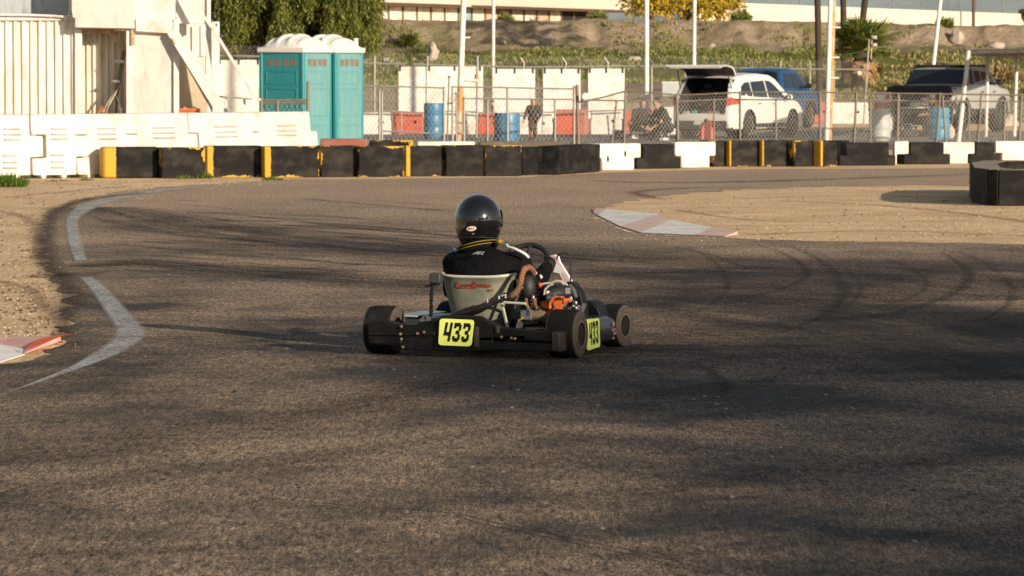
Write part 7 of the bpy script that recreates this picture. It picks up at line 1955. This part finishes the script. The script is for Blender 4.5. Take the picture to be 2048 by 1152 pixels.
# helmet
M_helm = mat('glossy_black_helmet', (.006, .006, .0065), .12, 0, .1, 3, coat=1., spec=.6)
n, m_ = 40, 28; vs = []
for i in range(m_ + 1):
    v = i / m_
    for j in range(n):
        a = 2 * math.pi * j / n
        if v < .5:
            th = v * math.pi; rx, z = math.sin(th), math.cos(th) * .152
        else:
            u = (v - .5) * 2; rx = 1 - .27 * u ** 2.0 - .02 * u; z = -.152 * u ** .92
        front = max(0, math.sin(a))
        x, y = .1405 * rx * math.cos(a), (.150 + .020 * front * (v > .45)) * rx * math.sin(a)
        vs.append(HC + V3((x, y, z + (-.03 * max(0, -math.sin(a)) * 0 if v < .5 else .0))))
mb = MB(); mb.add(vs, [(i * n + j, i * n + (j + 1) % n, (i + 1) * n + (j + 1) % n, (i + 1) * n + j) for i in range(m_) for j in range(n)])
hm = mb.build('helmet', M_helm, dr, angle=70)
hm.modifiers.new('shell', 'SOLIDIFY').thickness = .012
def helm_pt(az, z, off):
    """az: angle to the side from straight behind"""
    u = max(0, -z / .152) ** (1 / .92); rx = (1 - .27 * u ** 2 - .02 * u) if z < 0 else math.sqrt(max(0, 1 - (z / .152) ** 2))
    return HC + V3(((.1405 * rx + off) * math.sin(az), -(.150 * rx + off) * math.cos(az), z))
# eye-port visor on the front of the helmet
vz = MB(); rows = [[HC + V3(((.1405 + .006) * math.cos(a) * k, (.170 + .006) * math.sin(a) * k, z)) for a in [R(20) + R(140) * j / 18 for j in range(19)]] for z, k in ((-.045, .985), (-.01, 1.0), (.03, .985), (.055, .94))]
vz.add([p for r_ in rows for p in r_], [(i * 19 + j, i * 19 + j + 1, (i + 1) * 19 + j + 1, (i + 1) * 19 + j) for i in range(3) for j in range(18)]); vz.build('visor', M_glass, hm)
MB().lathe([(.020, -.004), (.022, .0), (.018, .006), (.001, .008)], HC + V3((.1405, .02, -.01)), 'X', 16).build('visor_pivot', M_trim, hm)
MB().tube([helm_pt(R(a), -.052, .003) for a in range(84, 130, 6)], .006, 6).build('visor_edge', mat('brown_edge', (.10, .05, .035), .5), hm)
# oval logo: white oval with red letters, low on the back
mb = MB(); az0, z0 = -.245, -.049; cen = []; ring = []
def hp2(u, w, off): return helm_pt(az0 + 0.32 + (u) / .15, z0 + w + u * .10, off)
az0 = R(-19.5) * -1 - .555
oc = [hp2(.030 * math.cos(2 * math.pi * k / 24), .0145 * math.sin(2 * math.pi * k / 24), .0145) for k in range(24)]
mb.add(oc + [hp2(0, 0, .0146)], [(k, (k + 1) % 24, 24) for k in range(24)])
lo = mb.build('oval_logo', mat('logo_white', (.72, .68, .60), .4, 0, .05), hm)
mb = MB(); lettering(mb, 'BELL', lambda u, w: hp2(u, w, .0156), -.021, -.0068, .0092, .0138, .0016, .1)
mb.build('logo_letters', mat('logo_red', (.55, .045, .02), .5), lo, weld=False, shade=False)
mb = MB(); mb.quad(hp2(.002, -.034, .0145), hp2(.016, -.034, .0145), hp2(.018, -.029, .0145), hp2(.004, -.029, .0145)); mb.build('small_mark', mat('grey_print', (1, 1, 1)), hm, weld=False, shade=False)
MB().tube([helm_pt(R(a), -.112 + .012 * math.cos(R(a)), .0135) for a in range(-60, 75, 8)], .003, 6).build('helmet_edge_trim', M_trim, hm)
SKY, SUN = .10, 6.2
SHADE = [(10, -16, 8, 4, 3000), (18, -17, 8.5, 4, 3000), (25, -18, 9.5, 4.4, 3500), (30, -18, 13.0, 4.2, 5000), (35.8, -18.5, 17.8, 5, 24000), (43, -19, 17.6, 4.8, 7000), (49, -20, 19.6, 5, 8000), (55, -20, 20.8, 5, 9000), (61, -21, 21.5, 5, 9000)]
# ================================================================== TREES BEHIND THE CAMERA (they shade the near track)
M_hedge = leaf_mat('shade_tree_leaf', (.03, .045, .012), (.07, .09, .02), (.11, .12, .03))
SUN_AZ, SUN_EL = R(50), R(15)
SD = Vector((math.cos(SUN_AZ) * math.cos(SUN_EL), -math.sin(SUN_AZ) * math.cos(SUN_EL), math.sin(SUN_EL)))
def shade_tree(loc, h, r, seed, src=None):
    return round_tree('shade_tree', 'broad leafy tree beside the track, out of the photograph', loc, r, h, src, M_hedge, .7, seed, 1.5, group='trees behind the camera')
for i, (x, y, h, r, n) in enumerate(SHADE):
    shade_tree((x, y, 0), h, r, 60 + i, n)

# ================================================================== LIGHT, SKY, CAMERA
w = bpy.data.worlds.new('World'); scene.world = w; w.use_nodes = True
nt = w.node_tree; bg = nt.nodes['Background']
sky = nt.nodes.new('ShaderNodeTexSky'); sky.sky_type = 'NISHITA'; sky.sun_disc = False
sky.sun_elevation = SUN_EL; sky.sun_rotation = math.atan2(SD.x, SD.y)
sky.altitude = 300; sky.air_density = 1.0; sky.dust_density = 1.6; sky.ozone_density = 1.0
hs = nt.nodes.new('ShaderNodeHueSaturation'); hs.inputs['Saturation'].default_value = .55
nt.links.new(sky.outputs[0], hs.inputs['Color']); nt.links.new(hs.outputs[0], bg.inputs[0]); bg.inputs[1].default_value = SKY
sl_ = bpy.data.lights.new('sun', 'SUN'); sl_.energy = SUN; sl_.angle = R(.53); sl_.color = (1.0, .855, .67)
so = bpy.data.objects.new('sun', sl_); COL.objects.link(so); so.rotation_euler = SD.to_track_quat('Z', 'Y').to_euler(); so.location = (30, -20, 30)
cam = bpy.data.cameras.new('camera'); co = bpy.data.objects.new('camera', cam); COL.objects.link(co)
cam.sensor_width = 36; cam.lens = F / 2048 * 36; cam.clip_start = .5; cam.clip_end = 9000
co.location = (0, 0, CH); co.rotation_euler = (math.pi / 2 - PITCH, 0, 0)
cam.dof.use_dof = True; cam.dof.focus_distance = 23.7; cam.dof.aperture_fstop = 13
scene.camera = co
scene.view_settings.view_transform = 'Standard'; scene.view_settings.look = 'None'; scene.view_settings.exposure = 0; scene.view_settings.gamma = 1
